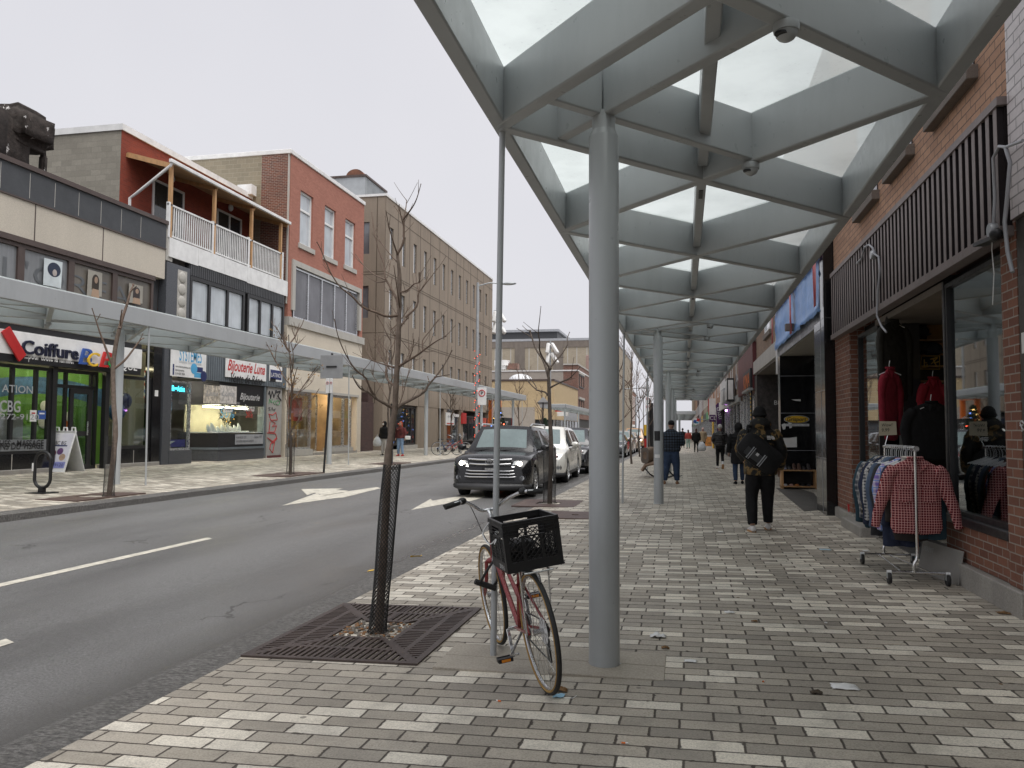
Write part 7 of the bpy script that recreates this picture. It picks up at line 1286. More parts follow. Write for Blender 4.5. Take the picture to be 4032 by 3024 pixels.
text('29/18', M['whitepl'], ct, (-hw-.001, yc-.02, zb+.015), (0, -1, 0), Zv, .026, width=.075); text('S', M['whitepl'], ct, (-hw-.001, yc-.11, zb+.015), (0, -1, 0), Zv, .026)
G().tube(smooth([(-hw, yc+.12, zt-.02), (-hw-.05, yc+.12, zt-.08), (-hw-.04, yc+.02, zt-.13), (-hw-.01, yc-.03, zt-.10), (-hw-.03, yc-.06, zt-.12)]), .004, 6).obj('tie_string', M['whitepl'], ct, sm=60)
orient(ct, R0, by_, BL)
for v in ct.children: pass
lk = thing('bicycle_lock', 'black lock bar fastening the bicycle to the thin pole', 'lock', (0, 0, 0)); kp = lambda x, y, Y=5.15: ony(Y, *px('K', x, y))
G().tube([kp(315, 718), kp(462, 768, 5.22)], .019, 10).obj('crossbar', M['rubber'], lk, sm=60); G().tube(smooth([kp(355, 722), kp(400, 640), kp(470, 540, 5.2)]), .0085, 8).obj('shackle', M['rubber'], lk, sm=60); G().tube(smooth([kp(445, 755, 5.22), kp(480, 700, 5.25), kp(492, 640, 5.28)]), .0085, 8).obj('shackle', M['rubber'], lk, sm=60)
# bicycles across the road
for k, (u, v, lab, pm, ry) in enumerate(((780, 805, 'blue bicycle locked at the stand across the road', mk('blue_bicycle_paint', (.02, .06, .16), .35), .5), (850, 800, 'red bicycle tangled with the blue one across the road', mk('second_red_paint', (.45, .05, .04), .35), -.35))):
    p = gndl('D', 1850+70*k, 1202-6*k); b = bicycle(lab, pm, True, 'bicycles locked across the road'); orient(b, (-12.4+.25*k, 39.6+.5*k, gz(-12.3)), -1.2+ry*.6, radians(4 if k else -4))
# ---------------------------------------------------------------- cars
headl = emit('lit_headlamp', (1, .93, .78), 9); drl = emit('daylight_strip', (1, .97, .92), 3); amb = emit('amber_marker', (1, .35, .05), 1.6)
lens = mk('clear_lamp_lens', (.45, .47, .5), .08, .3, .2, 12, spec=.9); carglass = pane('windscreen_glass', (.17, .215, .215), .05, .7); sideglass = pane('side_glass', (.02, .023, .025), .04, .8); blkpaint = mk('black_car_paint', (.010, .010, .011), .28, 0, .1, coat=.45, spec=.35, obj=True)
def carpaint(name, c): return mk(name, c, .22, .15, .06, coat=.8, obj=True)
def road_wheel(par, c, r, s_):
    c = Vector(c); w_ = G().lathe([(r-.10, -.10*1), (r-.02, -.105), (r, -.08), (r, .08), (r-.02, .105), (r-.10, .10)], c, 'x', 36).obj('wheel', M['rubber'], par, sm=40)
    g = G(); xo = c.x+s_*.098
    g.lathe([(r-.105, -.01), (r-.10, .012), (r-.125, .014), (r-.13, -.01)], (xo, c.y, c.z), 'x', 36)
    g.lathe([(.055, -.02), (.055, .012)], (xo, c.y, c.z), 'x', 16)
    for i in range(10): a = 2*pi*i/10+.1; d = Vector((0, cos(a), sin(a))); g.beam(Vector((xo-s_*.004, c.y, c.z))+d*.04, Vector((xo, c.y, c.z))+d*(r-.115), .03, .022, (1, 0, 0))
    g.obj('rim', M['alu'], w_, sm=40); G().lathe([(r-.12, 0), (r-.12, .01)], (xo-s_*.03, c.y, c.z), 'x', 24).obj('brake_disc', M['black'], w_)
def car(label, paint, L_=4.86, W_=1.925, H_=1.72, suv=True, group='cars parked along the right kerb', lit=False, rails=None, lower=None, hood=1.08, front='bars', detail=True):
    """y = 0 at the front bumper, y = L at the tail; faces -y"""
    t = thing('parked_car', label, 'car', (0, 0, 0), group); w = W_/2; k = H_/1.72; L = L_; belt = hood+.03
    # stations: y, bottom, half width, belt z, roof edge half width, roof z
    fw_, rw_ = .19*L, .765*L; wr = .36 if suv else .33
    cw = .255*L; rs = .40*L; re = (.90 if suv else .74)*L
    def st(y):
        u = y/L
        nose = max(0, 1-y/.30); tail = max(0, 1-(L-y)/.22); hw = w*(1-.17*nose**2-.05*tail**2)
        bot = .26+.05*nose+.12*tail
        for cx_ in (fw_, rw_):
            d = abs(y-cx_)
            if d < wr+.07: bot = max(bot, wr*.98+.02+sqrt(max(0, (wr+.07)**2-d*d))*.98)
        if y < cw: hz = hood-.13+.13*min(1, (y/cw)*1.25)**.6-.20*nose**2; be = hz-.055; return y, bot, hw, be, hw*.80, hz
        if y < rs: f = (y-cw)/(rs-cw); hz = hood+(H_-hood)*(f**.85); be = belt-.02; return y, bot, hw, be, hw*(.86-.14*f), hz
        if y < re: f = (y-rs)/(re-rs); return y, bot, hw, belt+.05*f, hw*(.72-.02*f), H_-.10*(f-.25)**2
        f = (y-re)/(L-re); e = belt+.05; bz = e+(H_-.06-e)*(1-f**(1.6 if suv else .9))
        return y, bot, hw, min(e, bz+.001), hw*(.70+.14*f), max(bz, e+.0)
    ys = sorted(set([0, .03, .09, .18, .32] + [cw*.5, cw*.8, cw, cw+.07] + [cw+(rs-cw)*i/6 for i in range(1, 6)] + [rs] + [rs+(re-rs)*i/8 for i in range(1, 9)] + [re+(L-re)*i/5 for i in range(1, 5)] + [L-.1, L-.03, L] + [c_+d*(wr+.07) for c_ in (fw_, rw_) for d in (-1, -.94, -.8, -.55, -.25, 0, .25, .55, .8, .94, 1)]))
    rings = []
    for y in ys:
        y, bo, hw, be, rw, rz = st(y); top = y >= cw
        zs = .12+.0; md = bo+(be-bo)*.55
        half = [(hw*.78, bo), (hw*.965, bo+.015), (hw, min(bo+.12, md)), (hw*1.0, md), (hw*.975, be-.02), (hw*.955, be), ]
        if top: half += [(hw*.945+(rw-hw*.945)*.06, be+(rz-be)*.06), (rw+(hw*.945-rw)*.16, be+(rz-be)*.84), (rw*.97, rz-.012*(rz-be)), (rw*.80, rz+.014), (rw*.4, rz+.028), (0, rz+.032)]
        else: half += [(hw*.93, be+.012), (hw*.88, be+.03), (rw*.97, rz-.004), (rw*.80, rz+.010), (rw*.4, rz+.022), (0, rz+.024)]
        rings.append([(-x, y, z) for x, z in half]+[(x, y, z) for x, z in half[::-1][1:]])
    n = len(rings[0]); body = G(); shield = G(); side = {(s_, q): G() for s_ in (-1, 1) for q in range(3)}; tail_ = G(); p1_, p2_ = rs+(re-rs)*.30, rs+(re-rs)*.74
    flat = [p for r in rings for p in r]
    for i in range(len(ys)-1):
        ym = (ys[i]+ys[i+1])/2
        for j in range(n-1):
            q = [flat[i*n+j], flat[i*n+j+1], flat[(i+1)*n+j+1], flat[(i+1)*n+j]]; jj = j if j < n//2 else n-2-j
            if cw+.07 <= ym < rs-.16 and jj >= 9: shield.quad(*q); continue
            pil = any(abs(ym-p) < .045 for p in (rs+(re-rs)*.30, rs+(re-rs)*.74))
            if jj == 6 and cw+(rs-cw)*.35 < ym < (re-.03 if suv else re) and not pil: side[(-1 if j < n//2 else 1, (ym > p1_)+(ym > p2_))].quad(*q); continue
            if ym > re+.03 and jj >= 8 and ym < L-.25: tail_.quad(*q); continue
            body.quad(*q)
    body.poly(rings[0][::-1]); body.poly(rings[-1])
    bo_ = body.obj('body', paint, t, sm=38); b_ = bmesh.new(); b_.from_mesh(bo_.data); bmesh.ops.remove_doubles(b_, verts=b_.verts, dist=.0005); bmesh.ops.recalc_face_normals(b_, faces=b_.faces); b_.to_mesh(bo_.data); b_.free(); bo_.data.polygons.foreach_set('use_smooth', [True]*len(bo_.data.polygons)); bo_.data.set_sharp_from_angle(angle=radians(32))
    shield.obj('windscreen', carglass, t, sm=60)
    for q in side.values():
        if q.v: q.obj('side_window', sideglass, t, sm=60)
    tail_.obj('rear_window', sideglass, t, sm=60)
    G().box(-w*.86, w*.86, .35, L-.3, .22, .9).obj('underbody', M['black'], t)
    for yv in (fw_, rw_):
        for s_ in (-1, 1): road_wheel(t, (s_*(w-.115), yv, wr), wr, s_)
    if lower:
        for s_ in (-1, 1): bx('sill_trim', lower, t, s_*(w*.97)-.02, s_*(w*.97)+.02, fw_+wr+.1, rw_-wr-.1, .25, .40, bev=.015)
        G().tube([(-w*.93, .28, .30), (-w*.80, .05, .29), (0, -.02, .28), (w*.80, .05, .29), (w*.93, .28, .30)], .085, 8).obj('bumper_trim', lower, t, sm=60)
    for s_ in (-1, 1):
        m_ = G().ell((s_*(w+.13), cw+.32, belt+.08), .125, .075, .085, 14, 8).obj('mirror', paint, t, sm=60); G().beam((s_*(w*.93), cw+.28, belt+.02), (s_*(w+.08), cw+.30, belt+.04), .05, .05).obj('mirror_arm', M['blackpl'], m_)
        z0 = hood-.22; g = G(); P = [(s_*w*.52, .045, z0-.09), (s_*w*.80, .095, z0-.10), (s_*w*.965, .34, z0-.02), (s_*w*.955, .55, z0+.10), (s_*w*.86, .28, z0+.055), (s_*w*.60, .06, z0+.03)]
        hl = G().prism(P, (s_*.006, -.03, .004)).obj('headlight', lens, t, bev=.006)
        if lit:
            G().ell((s_*w*.735, .045, z0-.025), .062, .03, .055, 14, 8).obj('lamp', headl, hl, sm=60); G().tube([(s_*w*.55, .005, z0-.098), (s_*w*.82, .055, z0-.108), (s_*w*.96, .30, z0-.03)], .012, 6).obj('daylight_strip', drl, hl); G().ell((s_*w*.955, .36, z0+.02), .02, .05, .03, 8, 6).obj('side_marker', amb, hl)
        else: G().ell((s_*w*.73, .05, z0-.03), .06, .02, .055, 12, 8).obj('lamp', M['chrome'], hl, sm=60)
        c = (s_*w*.80, .07, .50); G().lathe([(.095, -.01), (.095, .03)], (c[0], c[1]-.03, c[2]), 'y', 20).obj('fog_pocket', M['blackpl'], t); fl = G().lathe([(.058, -.02), (.05, .04)], (c[0], c[1]-.05, c[2]), 'y', 18).obj('fog_lamp', lens, t)
        tl = G().prism([(s_*w*.93, L-.22, .85), (s_*w*.93, L-.05, .85), (s_*w*.86, L-.05, 1.15), (s_*w*.86, L-.25, 1.15)], (s_*.06, 0, 0)).obj('tail_light', M['red'], t)
        if rails: G().tube([(s_*w*.67, rs-.02, H_-.0), (s_*w*.70, rs+.12, H_+.065), (s_*w*.70, re-.2, H_+.05), (s_*w*.68, re, H_-.02)], .026, 8).obj('roof_rail', rails, t, sm=60)
        if detail:
            for yv in (rs+(re-rs)*.12, rs+(re-rs)*.58): G().beam((s_*(w+.004), yv, belt-.12), (s_*(w+.004), yv+.22, belt-.12), .02, .03).obj('door_handle', paint, t, bev=.006)
            g = G()
            for yv in (cw+.25, rs+(re-rs)*.30, rs+(re-rs)*.72): g.beam((s_*(w+.001), yv, .38), (s_*(w*.975), yv, belt-.03), .006, .004, (0, 1, 0))
            g.obj('door_gap', M['pblk'], t)
    zc = hood-.17
    if front == 'bars':
        G().prism([(-w*.50, .02, zc-.14), (w*.50, .02, zc-.14), (w*.56, .05, zc+.06), (-w*.56, .05, zc+.06)], (0, -.035, 0)).obj('upper_grille', M['blackpl'], t)
        for z, x in ((zc+.03, .55), (zc-.08, .52)): G().tube([(-w*x, .01, z), (-w*.3, -.03, z-.012), (0, -.04, z-.015), (w*.3, -.03, z-.012), (w*x, .01, z)], .022, 8).obj('chrome_bar', M['chrome'], t, sm=60)
        G().prism([(-w*.62, .02, .44), (w*.62, .02, .44), (w*.56, .02, zc-.26), (-w*.56, .02, zc-.26)], (0, -.03, 0)).obj('lower_grille', M['blackpl'], t)
        for i, z in enumerate((.66, .585, .515)): x = w*(.60+.02*i); G().tube([(-x, .0, z+.012), (-x*.8, -.025, z), (x*.8, -.025, z), (x, .0, z+.012)], .015, 8).obj('chrome_bar', M['chrome'], t, sm=60)
        c = Vector((0, -.062, zc-.03)); el = lambda a, b, r_, dz=0: G().tube([c+Vector((a*cos(q), 0, dz+b*sin(q))) for q in [2*pi*i/28 for i in range(28)]], r_, 6, closed=True)
        em = G().lathe([(.088, 0), (.088, .012)], c+Vector((0, .02, 0)), 'y', 28).obj('emblem', M['black'], t); el(.092, .066, .010).obj('oval', M['chrome'], em, sm=60); el(.038, .062, .007).obj('oval', M['chrome'], em, sm=60); el(.068, .026, .007, .028).obj('oval', M['chrome'], em, sm=60)
        p = bx('dealer_plate', M['pblk'], t, -.19, .19, -.036, -.02, zc-.25, zc-.17); text('CHASSE', M['paper'], p, (0, -.038, zc-.225), (1, 0, 0), Zv, .042, width=.23, align='C', off=.02)
    elif front == 'mesh':
        G().prism([(-w*.36, .02, .42), (w*.36, .02, .42), (w*.52, .05, zc+.0), (w*.3, .03, zc+.05), (-w*.3, .03, zc+.05), (-w*.52, .05, zc+.0)], (0, -.04, 0)).obj('upper_grille', M['blackpl'], t)
        for i in range(5): z = .50+.09*i; G().tube([(-w*(.34+.03*i), -.01, z), (0, -.035, z), (w*(.34+.03*i), -.01, z)], .012, 6).obj('chrome_bar', M['chrome'], t, sm=60)
    else:
        G().prism([(-w*.42, .02, zc-.16), (w*.42, .02, zc-.16), (w*.34, .04, zc+.04), (-w*.34, .04, zc+.04)], (0, -.04, 0)).obj('upper_grille', M['blackpl'], t); G().tube([(-w*.4, -.01, zc+.03), (-w*.1, -.03, zc-.12), (w*.1, -.03, zc-.12), (w*.4, -.01, zc+.03)], .02, 8).obj('chrome_bar', M['chrome'], t, sm=60)
        G().prism([(-w*.5, .02, .42), (w*.5, .02, .42), (w*.46, .02, .56), (-w*.46, .02, .56)], (0, -.025, 0)).obj('lower_grille', M['blackpl'], t)
    for s_ in (-.35, .3): G().beam((s_*w-.35, cw-.02, hood+.035), (s_*w+.35, cw+.06, hood+.075), .012, .012).obj('wiper', M['blackpl'], t)
    return t
gtrim = mk('grey_lower_trim', (.045, .045, .047), .5)
c1_ = car('black sport utility car with lit headlights and chrome grille bars parked nearest', blkpaint, lit=True, rails=M['alu'], lower=gtrim); place(c1_, (-4.50, 18.55, -.150), radians(1.2))
c2_ = car('white sport utility car parked behind the black one', carpaint('white_car_paint', (.74, .73, .68)), 5.0, 1.96, 1.74, front='vee', lower=gtrim); place(c2_, (-4.50, 24.1, -.15), radians(1.0))
c3_ = car('dark grey sport utility car parked behind the white one', carpaint('dark_grey_car_paint', (.035, .035, .04)), 4.8, 1.92, 1.72, front='vee'); place(c3_, (-4.40, 29.8, -.15))
for lab, col, L_, W_, H_, suv, fr_, x, y in (('dark bronze car half hidden right behind the near column', (.06, .05, .045), 4.7, 1.88, 1.62, True, 'vee', -4.35, 38.4), ('dark grey sedan with wide chrome grille beyond the near column', (.05, .053, .055), 4.7, 1.84, 1.46, False, 'mesh', -4.3, 48.6), ('pale grey car parked beyond the dark grey sedan', (.32, .30, .28), 4.6, 1.82, 1.6, True, 'vee', -4.3, 55), ('beige car parked farther along the kerb', (.30, .25, .2), 4.6, 1.82, 1.5, False, 'vee', -4.3, 61.5), ('orange brown pickup coloured car standing in the far lane', (.40, .24, .13), 5.2, 1.95, 1.85, True, 'vee', -4.4, 72), ('silver car far down the street', (.42, .43, .44), 4.6, 1.82, 1.55, False, 'vee', -6.9, 92), ('small dark car at the far end of the street', (.05, .05, .06), 4.5, 1.8, 1.5, False, 'vee', -4.4, 84)):
    place(car(lab, carpaint('paint_%d' % int(y), col), L_, W_, H_, suv, front=fr_, hood=1.05 if suv else .93, detail=False, lit=(y in (72,))), (x, y, -.14), 0)
# ---------------------------------------------------------------- people
CT = bpy.data.textures.new('cloth_folds', 'CLOUDS'); CT.noise_scale = .13; CT.noise_depth = 2
def soft(o, vox, disp=0.0, it=3):
    r = o.modifiers.new('remesh', 'REMESH'); r.mode = 'VOXEL'; r.voxel_size = vox; r.use_smooth_shade = True
    s = o.modifiers.new('smooth', 'SMOOTH'); s.iterations = it; s.factor = .5
    if disp: d = o.modifiers.new('folds', 'DISPLACE'); d.texture = CT; d.strength = disp; d.mid_level = .5
    return o
def ering(c, rx, ry, n=14, tilt=0): return [(c[0]+rx*cos(a), c[1]+ry*sin(a), c[2]+tilt*sin(a)) for a in [2*pi*k/n for k in range(n)]]
def figure(lab, loc, rz, h=1.75, coat=None, coat_z=.82, puff=1.0, pants=None, shoes=None, hat=None, hood=False, hoodmat=None, collar=None, legs=None, arms=None, hatshape='beanie', hair=None, leg_r=1.0, skin=None, face=False, wide=1.0, group=None, vox=.014, fold=.03, flare=1.0, solid=None):
    t = thing('person', lab, 'person', (0, 0, 0), group); k = h/1.75; sk = skin or M['skin']
    # joints in metres for a 1.75 m adult; x right, y forwards
    legs = legs or {-1: ((-.10, .02, .49), (-.11, -.02, .09)), 1: ((.10, .02, .49), (.11, .0, .09))}
    arms = arms or {-1: ((-.26, -.03, 1.16), (-.27, .04, .90)), 1: ((.26, -.03, 1.16), (.27, .04, .90))}
    V = lambda p: Vector(p)*k
    g = G(); hc = V((0, .02, 1.635)); g.ell(hc, .076*k, .094*k, .118*k, 16, 12); g.ell(hc+V((0, .055, -.05)), .055*k, .05*k, .06*k, 12, 8); g.tube([V((0, 0, 1.42)), V((0, .015, 1.56))], [.06*k, .052*k], 12); g.ell(hc+V((0, .10, -.01)), .014*k, .02*k, .025*k, 8, 6)
    for s_ in (-1, 1): g.ell(hc+V((s_*.078, 0, -.01)), .012*k, .022*k, .032*k, 8, 6)
    g.rings([ering(V((0, 0, z)), rx*k, ry*k) for z, rx, ry in ((.86, .13, .09), (.98, .15, .095), (1.15, .135, .085), (1.32, .16, .095), (1.43, .15, .075), (1.47, .08, .06))])
    for s_ in (-1, 1):
        kn, an = legs[s_]; g.tube([V((s_*.085, 0, .90)), V(kn), V(an)], [.075*k, .05*k, .036*k], 10); el, wr_ = arms[s_]; sh_ = V((s_*.175, 0, 1.40)); g.tube([sh_, V(el), V(wr_)], [.05*k, .04*k, .028*k], 10)
        wv = V(wr_); d = (V(wr_)-V(el)).normalized(); side = d.cross(Vector((0, 1, 0)) if abs(d.y) < .8 else Vector((0, 0, 1))).normalized(); pn = d.cross(side); g.ell(wv+d*.045*k, .028*k, .036*k, .05*k, 10, 8)
        for f in range(4): b_ = wv+d*.075*k+pn*(-.027+.018*f)*k; L_ = (.05, .06, .058, .045)[f]*k; g.tube([b_, b_+d*L_*.5+side*.004*k*s_, b_+d*L_+side*.014*k*s_], .0095*k, 6)
        g.tube([wv+d*.03*k-pn*.03*k, wv+d*.055*k-pn*.055*k, wv+d*.085*k-pn*.05*k], .011*k, 6)
    soft(g.obj('body', sk, t), .0125*k, 0, 2)
    if face:
        for s_ in (-1, 1): G().ell(hc+V((s_*.03, .088, .012)), .011*k, .006*k, .007*k, 8, 6).obj('eye', M['pblk'], t)
    # trousers
    g = G(); g.rings([ering(V((0, -.01, z)), rx*k, ry*k) for z, rx, ry in ((.80, .165, .125), (.88, .178, .135), (1.0, .165, .12))])
    for s_ in (-1, 1): kn, an = legs[s_]; a = V(an); g.tube(smooth([V((s_*.088, -.01, .90)), V(kn)*.5+V((s_*.09, -.005, .84))*.5, V(kn), V(kn)*.45+a*.55, a+V((0, 0, .015))], 3), [.108*k*leg_r, .104*k*leg_r, .1*k*leg_r, .096*k*leg_r, .09*k*leg_r, .085*k*leg_r, .08*k*leg_r, .077*k*leg_r, .073*k*leg_r, .07*k*leg_r, .066*k*leg_r, .062*k*leg_r, .06*k*leg_r], 12)
    soft(g.obj('trousers', pants, t), vox*k, .022)
    for s_ in (-1, 1):
        kn, an = legs[s_]; a = V(an); tip = max(0, (an[2]-.09))*1.0; dd = Vector((s_*.10, .99, 0)).normalized()
        if tip > .03: dd = Vector((0, .55, -.83)).normalized()
        up_ = Vector((0, 0, 1)) if tip <= .03 else Vector((0, .83, .55)); rt = dd.cross(up_).normalized(); rr = []
        for u, wd, hh in ((-.07, .028, .05), (-.055, .04, .085), (.0, .043, .09), (.07, .045, .065), (.13, .047, .048), (.175, .036, .035), (.195, .012, .02)): c_ = a+dd*u*k-up_*.09*k; rr.append([c_+rt*(wd*k*cos(q))+up_*(hh*k*(.5+.5*sin(q))) for q in [2*pi*i/12 for i in range(12)]])
        so_ = G().rings(rr).obj('shoe', shoes, t, sm=60)
        if solid: G().rings([[p_-up_*.004*k for p_ in (c_+rt*(w2*k)*1.03, c_-rt*(w2*k)*1.03, c_-rt*(w2*k)*1.03+up_*.022*k, c_+rt*(w2*k)*1.03+up_*.022*k)] for c_, w2 in ((a+dd*-.07*k-up_*.09*k, .03), (a-up_*.09*k, .044), (a+dd*.13*k-up_*.09*k, .047), (a+dd*.197*k-up_*.09*k, .02))]).obj('sole', solid, so_)
    # coat
    g = G(); p_ = puff; z0 = coat_z
    prof = [(z0, .185*flare, .145*flare), (z0+.06, .19*flare, .15*flare), (1.0 if z0 < .95 else 1.03, .185, .14), (1.12, .185, .14), (1.26, .205, .145), (1.36, .205, .135), (1.42, .175, .115), (1.475, .10, .085), (1.50, .075, .075)]
    g.rings([ering(V((0, -.005, z)), rx*k*p_*wide, ry*k*p_) for z, rx, ry in prof], True)
    for s_ in (-1, 1): el, wr_ = arms[s_]; g.tube(smooth([V((s_*.165*wide, 0, 1.395)), V((s_*.205*wide, -.005, 1.35)), V(el)*.5+V((s_*.21*wide, 0, 1.30))*.5, V(el), V(el)*.5+V(wr_)*.5, V(wr_)], 3), [x*k*p_ for x in (.07, .08, .083, .083, .08, .078, .075, .074, .072, .07, .068, .065, .062, .06, .058, .056)], 12)
    if hood == 'down': g.ell(V((0, -.075, 1.525)), .15*k, .085*k, .105*k, 14, 9); g.ell(V((0, -.02, 1.475)), .13*k, .11*k, .05*k, 14, 9)
    if hood == 'up': g.ell(V((0, .0, 1.64)), .115*k, .125*k, .145*k, 16, 12); g.tube([V((0, 0, 1.42)), V((0, 0, 1.58))], .105*k, 12)
    if p_ >= 1.12 and hood != 'down':
        for z in (.98, 1.07, 1.16, 1.25, 1.34): g.tube([(x*p_*wide*k, y*p_*k, z*k) for x, y, _ in ering((0, -.005, 0), .182+(.02 if z > 1.2 else 0), .135, 20)], .022*k, 6, closed=True)
    soft(g.obj('coat', coat, t), vox*k, fold)
    if collar: G().tube([V((.07*cos(a), .01+.07*sin(a), 1.50)) for a in [2*pi*i/16 for i in range(16)]], .022*k, 8, closed=True).obj('collar', collar, t, sm=60)
    if hair: g = G(); g.ell(hc+V((0, -.02, .02)), .086*k, .10*k, .118*k, 16, 10); (g.tube([hc+V((0, -.05, 0)), V((0, -.08, 1.40))], [.08*k, .06*k], 12) if face is not True else g.tube([hc+V((.07, -.02, 0)), V((.09, .02, 1.38))], .035*k, 8).tube([hc+V((-.07, -.02, 0)), V((-.09, .02, 1.38))], .035*k, 8)); soft(g.obj('hair', hair, t), .014)
    if hat:
        g = G()
        if hatshape == 'beanie': g.ell(hc+V((0, -.012, .045)), .093*k, .108*k, .108*k, 18, 12); g.tube([hc+V((.088*cos(a), -.012+.103*sin(a), .0+.02)) for a in [2*pi*i/20 for i in range(20)]], .019*k, 8, closed=True)
        else: g.ell(hc+V((0, -.005, .045)), .09*k, .105*k, .09*k, 18, 12); g.rings([ering(hc+V((0, .11, .03)), .07*k, .07*k), ering(hc+V((0, .12, .038)), .07*k, .07*k)])
        soft(g.obj('hat', hat, t), .011*k)
    t.location = loc; t.rotation_euler = (0, 0, rz); return t, k
blkcloth = mk('black_cloth', (.012, .012, .013), .85, var=.3, vs=6, obj=True, spec=.25); darkpuff = mk('black_quilted_nylon', (.016, .015, .017), .45, var=.3, vs=6, obj=True); denim = mk('blue_denim', (.035, .055, .10), .9, var=.25, vs=6, obj=True, spec=.2); brownsh = mk('brown_shoe_leather', (.20, .10, .05), .6); whitesh = mk('white_trainer', (.66, .64, .62), .5); gums = mk('gum_sole', (.40, .22, .09), .6)
buff = plaid('blue_black_lumber_check', (.018, .02, .024), (.05, .065, .09), (.012, .013, .016), .075, .5)
# walker in camouflage with a messenger bag
cpos = gnd('S', 330, 848); cpos.x += .02
t, k = figure('person in camouflage jacket and black beanie walking away with black shoulder bag', (cpos.x, cpos.y-.02, cpos.z), .06, 1.80, camo(), .80, 1.22, blkcloth, whitesh, blkcloth, 'down', wide=1.02, leg_r=1.12, solid=gums, legs={-1: ((-.12, .03, .49), (-.13, -.10, .09)), 1: ((.11, .10, .50), (.12, .14, .10))}, arms={-1: ((-.27, .02, 1.16), (-.20, .20, 1.02)), 1: ((.29, -.03, 1.15), (.27, .06, .88))}, fold=.035)
g = G(); rr = []
bc = Vector((-.04, -.235, 1.11))*k; ang = radians(-38); bu = Vector((cos(ang), 0, sin(ang))); bv = Vector((-sin(ang), 0, cos(ang)))
def BQ(u, v, d=0): return bc+bu*u+bv*v+Vector((0, -d, 0))
g = G(); g.rings([[BQ(.32*cs, .19*sn, dd) for cs, sn in [(math.copysign(abs(cos(a))**.45, cos(a)), math.copysign(abs(sin(a))**.45, sin(a))) for a in [2*pi*i/28 for i in range(28)]]] for dd in (-.06, .0, .05)] + [[BQ(.27*cs, .15*sn, .085) for cs, sn in [(math.copysign(abs(cos(a))**.45, cos(a)), math.copysign(abs(sin(a))**.45, sin(a))) for a in [2*pi*i/28 for i in range(28)]]]])
bag = tag(g.obj('shoulder_bag', mk('black_bag_nylon', (.010, .010, .011), .7, bump=.1, spec=.3), None, sm=40), 'black messenger bag slung across the back of the walker in camouflage', 'bag')
ob_ = Matrix.Translation(Vector((cpos.x, cpos.y-.02, cpos.z))) @ Matrix.Rotation(.06, 4, 'Z')
def bagpart(g, name, m_, sm=None):
    o = g.obj(name, m_, None, sm=sm); loc = o.location.copy(); o.parent = bag; o.location = loc-bag.location; return o
bl = bag.location.copy()
fl = G().prism([BQ(-.20, -.135, .086), BQ(.10, -.135, .086), BQ(.10, -.02, .09), BQ(-.20, -.02, .09)], (0, -.015, 0)); bagpart(fl, 'front_pocket', mk('dark_grey_bag_flap', (.032, .034, .036), .5))
for u in (-.13, .06): bagpart(G().beam(BQ(u, .02, .105), BQ(u, -.17, .10), .012, .028, (0, 1, 0)).beam(BQ(u+.03, .02, .105), BQ(u+.03, -.17, .10), .01, .012, (0, 1, 0)), 'buckle_strap', M['pgrey'])
bagpart(G().prism([BQ(-.05, -.06, .103), BQ(-.01, -.06, .103), BQ(-.01, -.02, .103), BQ(-.05, -.02, .103)], (0, -.004, 0)), 'label', M['silver'])
bagpart(G().tube(smooth([BQ(-.24, .05, .0), Vector((-.20, -.18, 1.36))*k, Vector((-.17, -.05, 1.50))*k, Vector((-.10, .10, 1.46))*k]), .022, 6), 'shoulder_strap', blkcloth, 60)
bag.matrix_world = ob_ @ Matrix.Translation(bl)
q = Vector((.115, -.185, 1.345))*k; lg = []
for i, (dx, dz) in enumerate(((0, 0), (0, -.02), (0, -.04))): lg.append((dx, dz))
g = G(); g.box(q.x-.05, q.x+.0, q.y-.012, q.y-.004, q.z, q.z+.012).box(q.x-.05, q.x+.005, q.y-.012, q.y-.004, q.z-.02, q.z-.008).box(q.x-.045, q.x+.005, q.y-.012, q.y-.004, q.z-.04, q.z-.028)
for r_ in (.02, .034, .048): g.tube([q+Vector((.008+r_*cos(a), -.008, -.038+r_*sin(a))) for a in [pi/2*i/6 for i in range(7)]], .005, 5)
ORG[t.name] = Vector(); g.obj('chest_logo', M['paper'], t)
# man in lumber check
figure('person in blue black checked jacket and dark cap standing with back to camera', (-.33, 23.0, -.01), -.05, 1.78, buff, .90, 1.2, denim, brownsh, blkcloth, False, hatshape='cap', leg_r=1.25, collar=blkcloth, wide=1.12, legs={-1: ((-.13, .02, .49), (-.19, .0, .09)), 1: ((.13, .02, .49), (.15, .04, .09))}, arms={-1: ((-.31, .0, 1.15), (-.16, .24, 1.08)), 1: ((.31, .0, 1.15), (.16, .24, 1.08))}, vox=.016)
lt = mk('light_grey_knit', (.52, .50, .50), .9, bump=.2, bs=30, obj=True)
t, k = figure('person in short black puffer jacket and pale grey beanie walking away', (1.40, 32.2, .03), .02, 1.70, darkpuff, .92, 1.16, blkcloth, whitesh, lt, False, leg_r=.84, solid=gums, legs={-1: ((-.09, .06, .49), (-.10, .10, .09)), 1: ((.09, .03, .48), (.09, -.14, .17))}, arms={-1: ((-.27, -.02, 1.16), (-.20, .14, 1.0)), 1: ((.27, -.02, 1.16), (.20, .14, 1.0))}, vox=.016)
ORG[t.name] = Vector()
for s_, (x, y, z) in ((-1, (-.10, .10, .16)), (1, (.09, -.125, .24))): G().tube([Vector((x, y, z-.06)), Vector((x, y+.01, z+.05))], .05, 10).obj('sock', M['whitepl'], t)
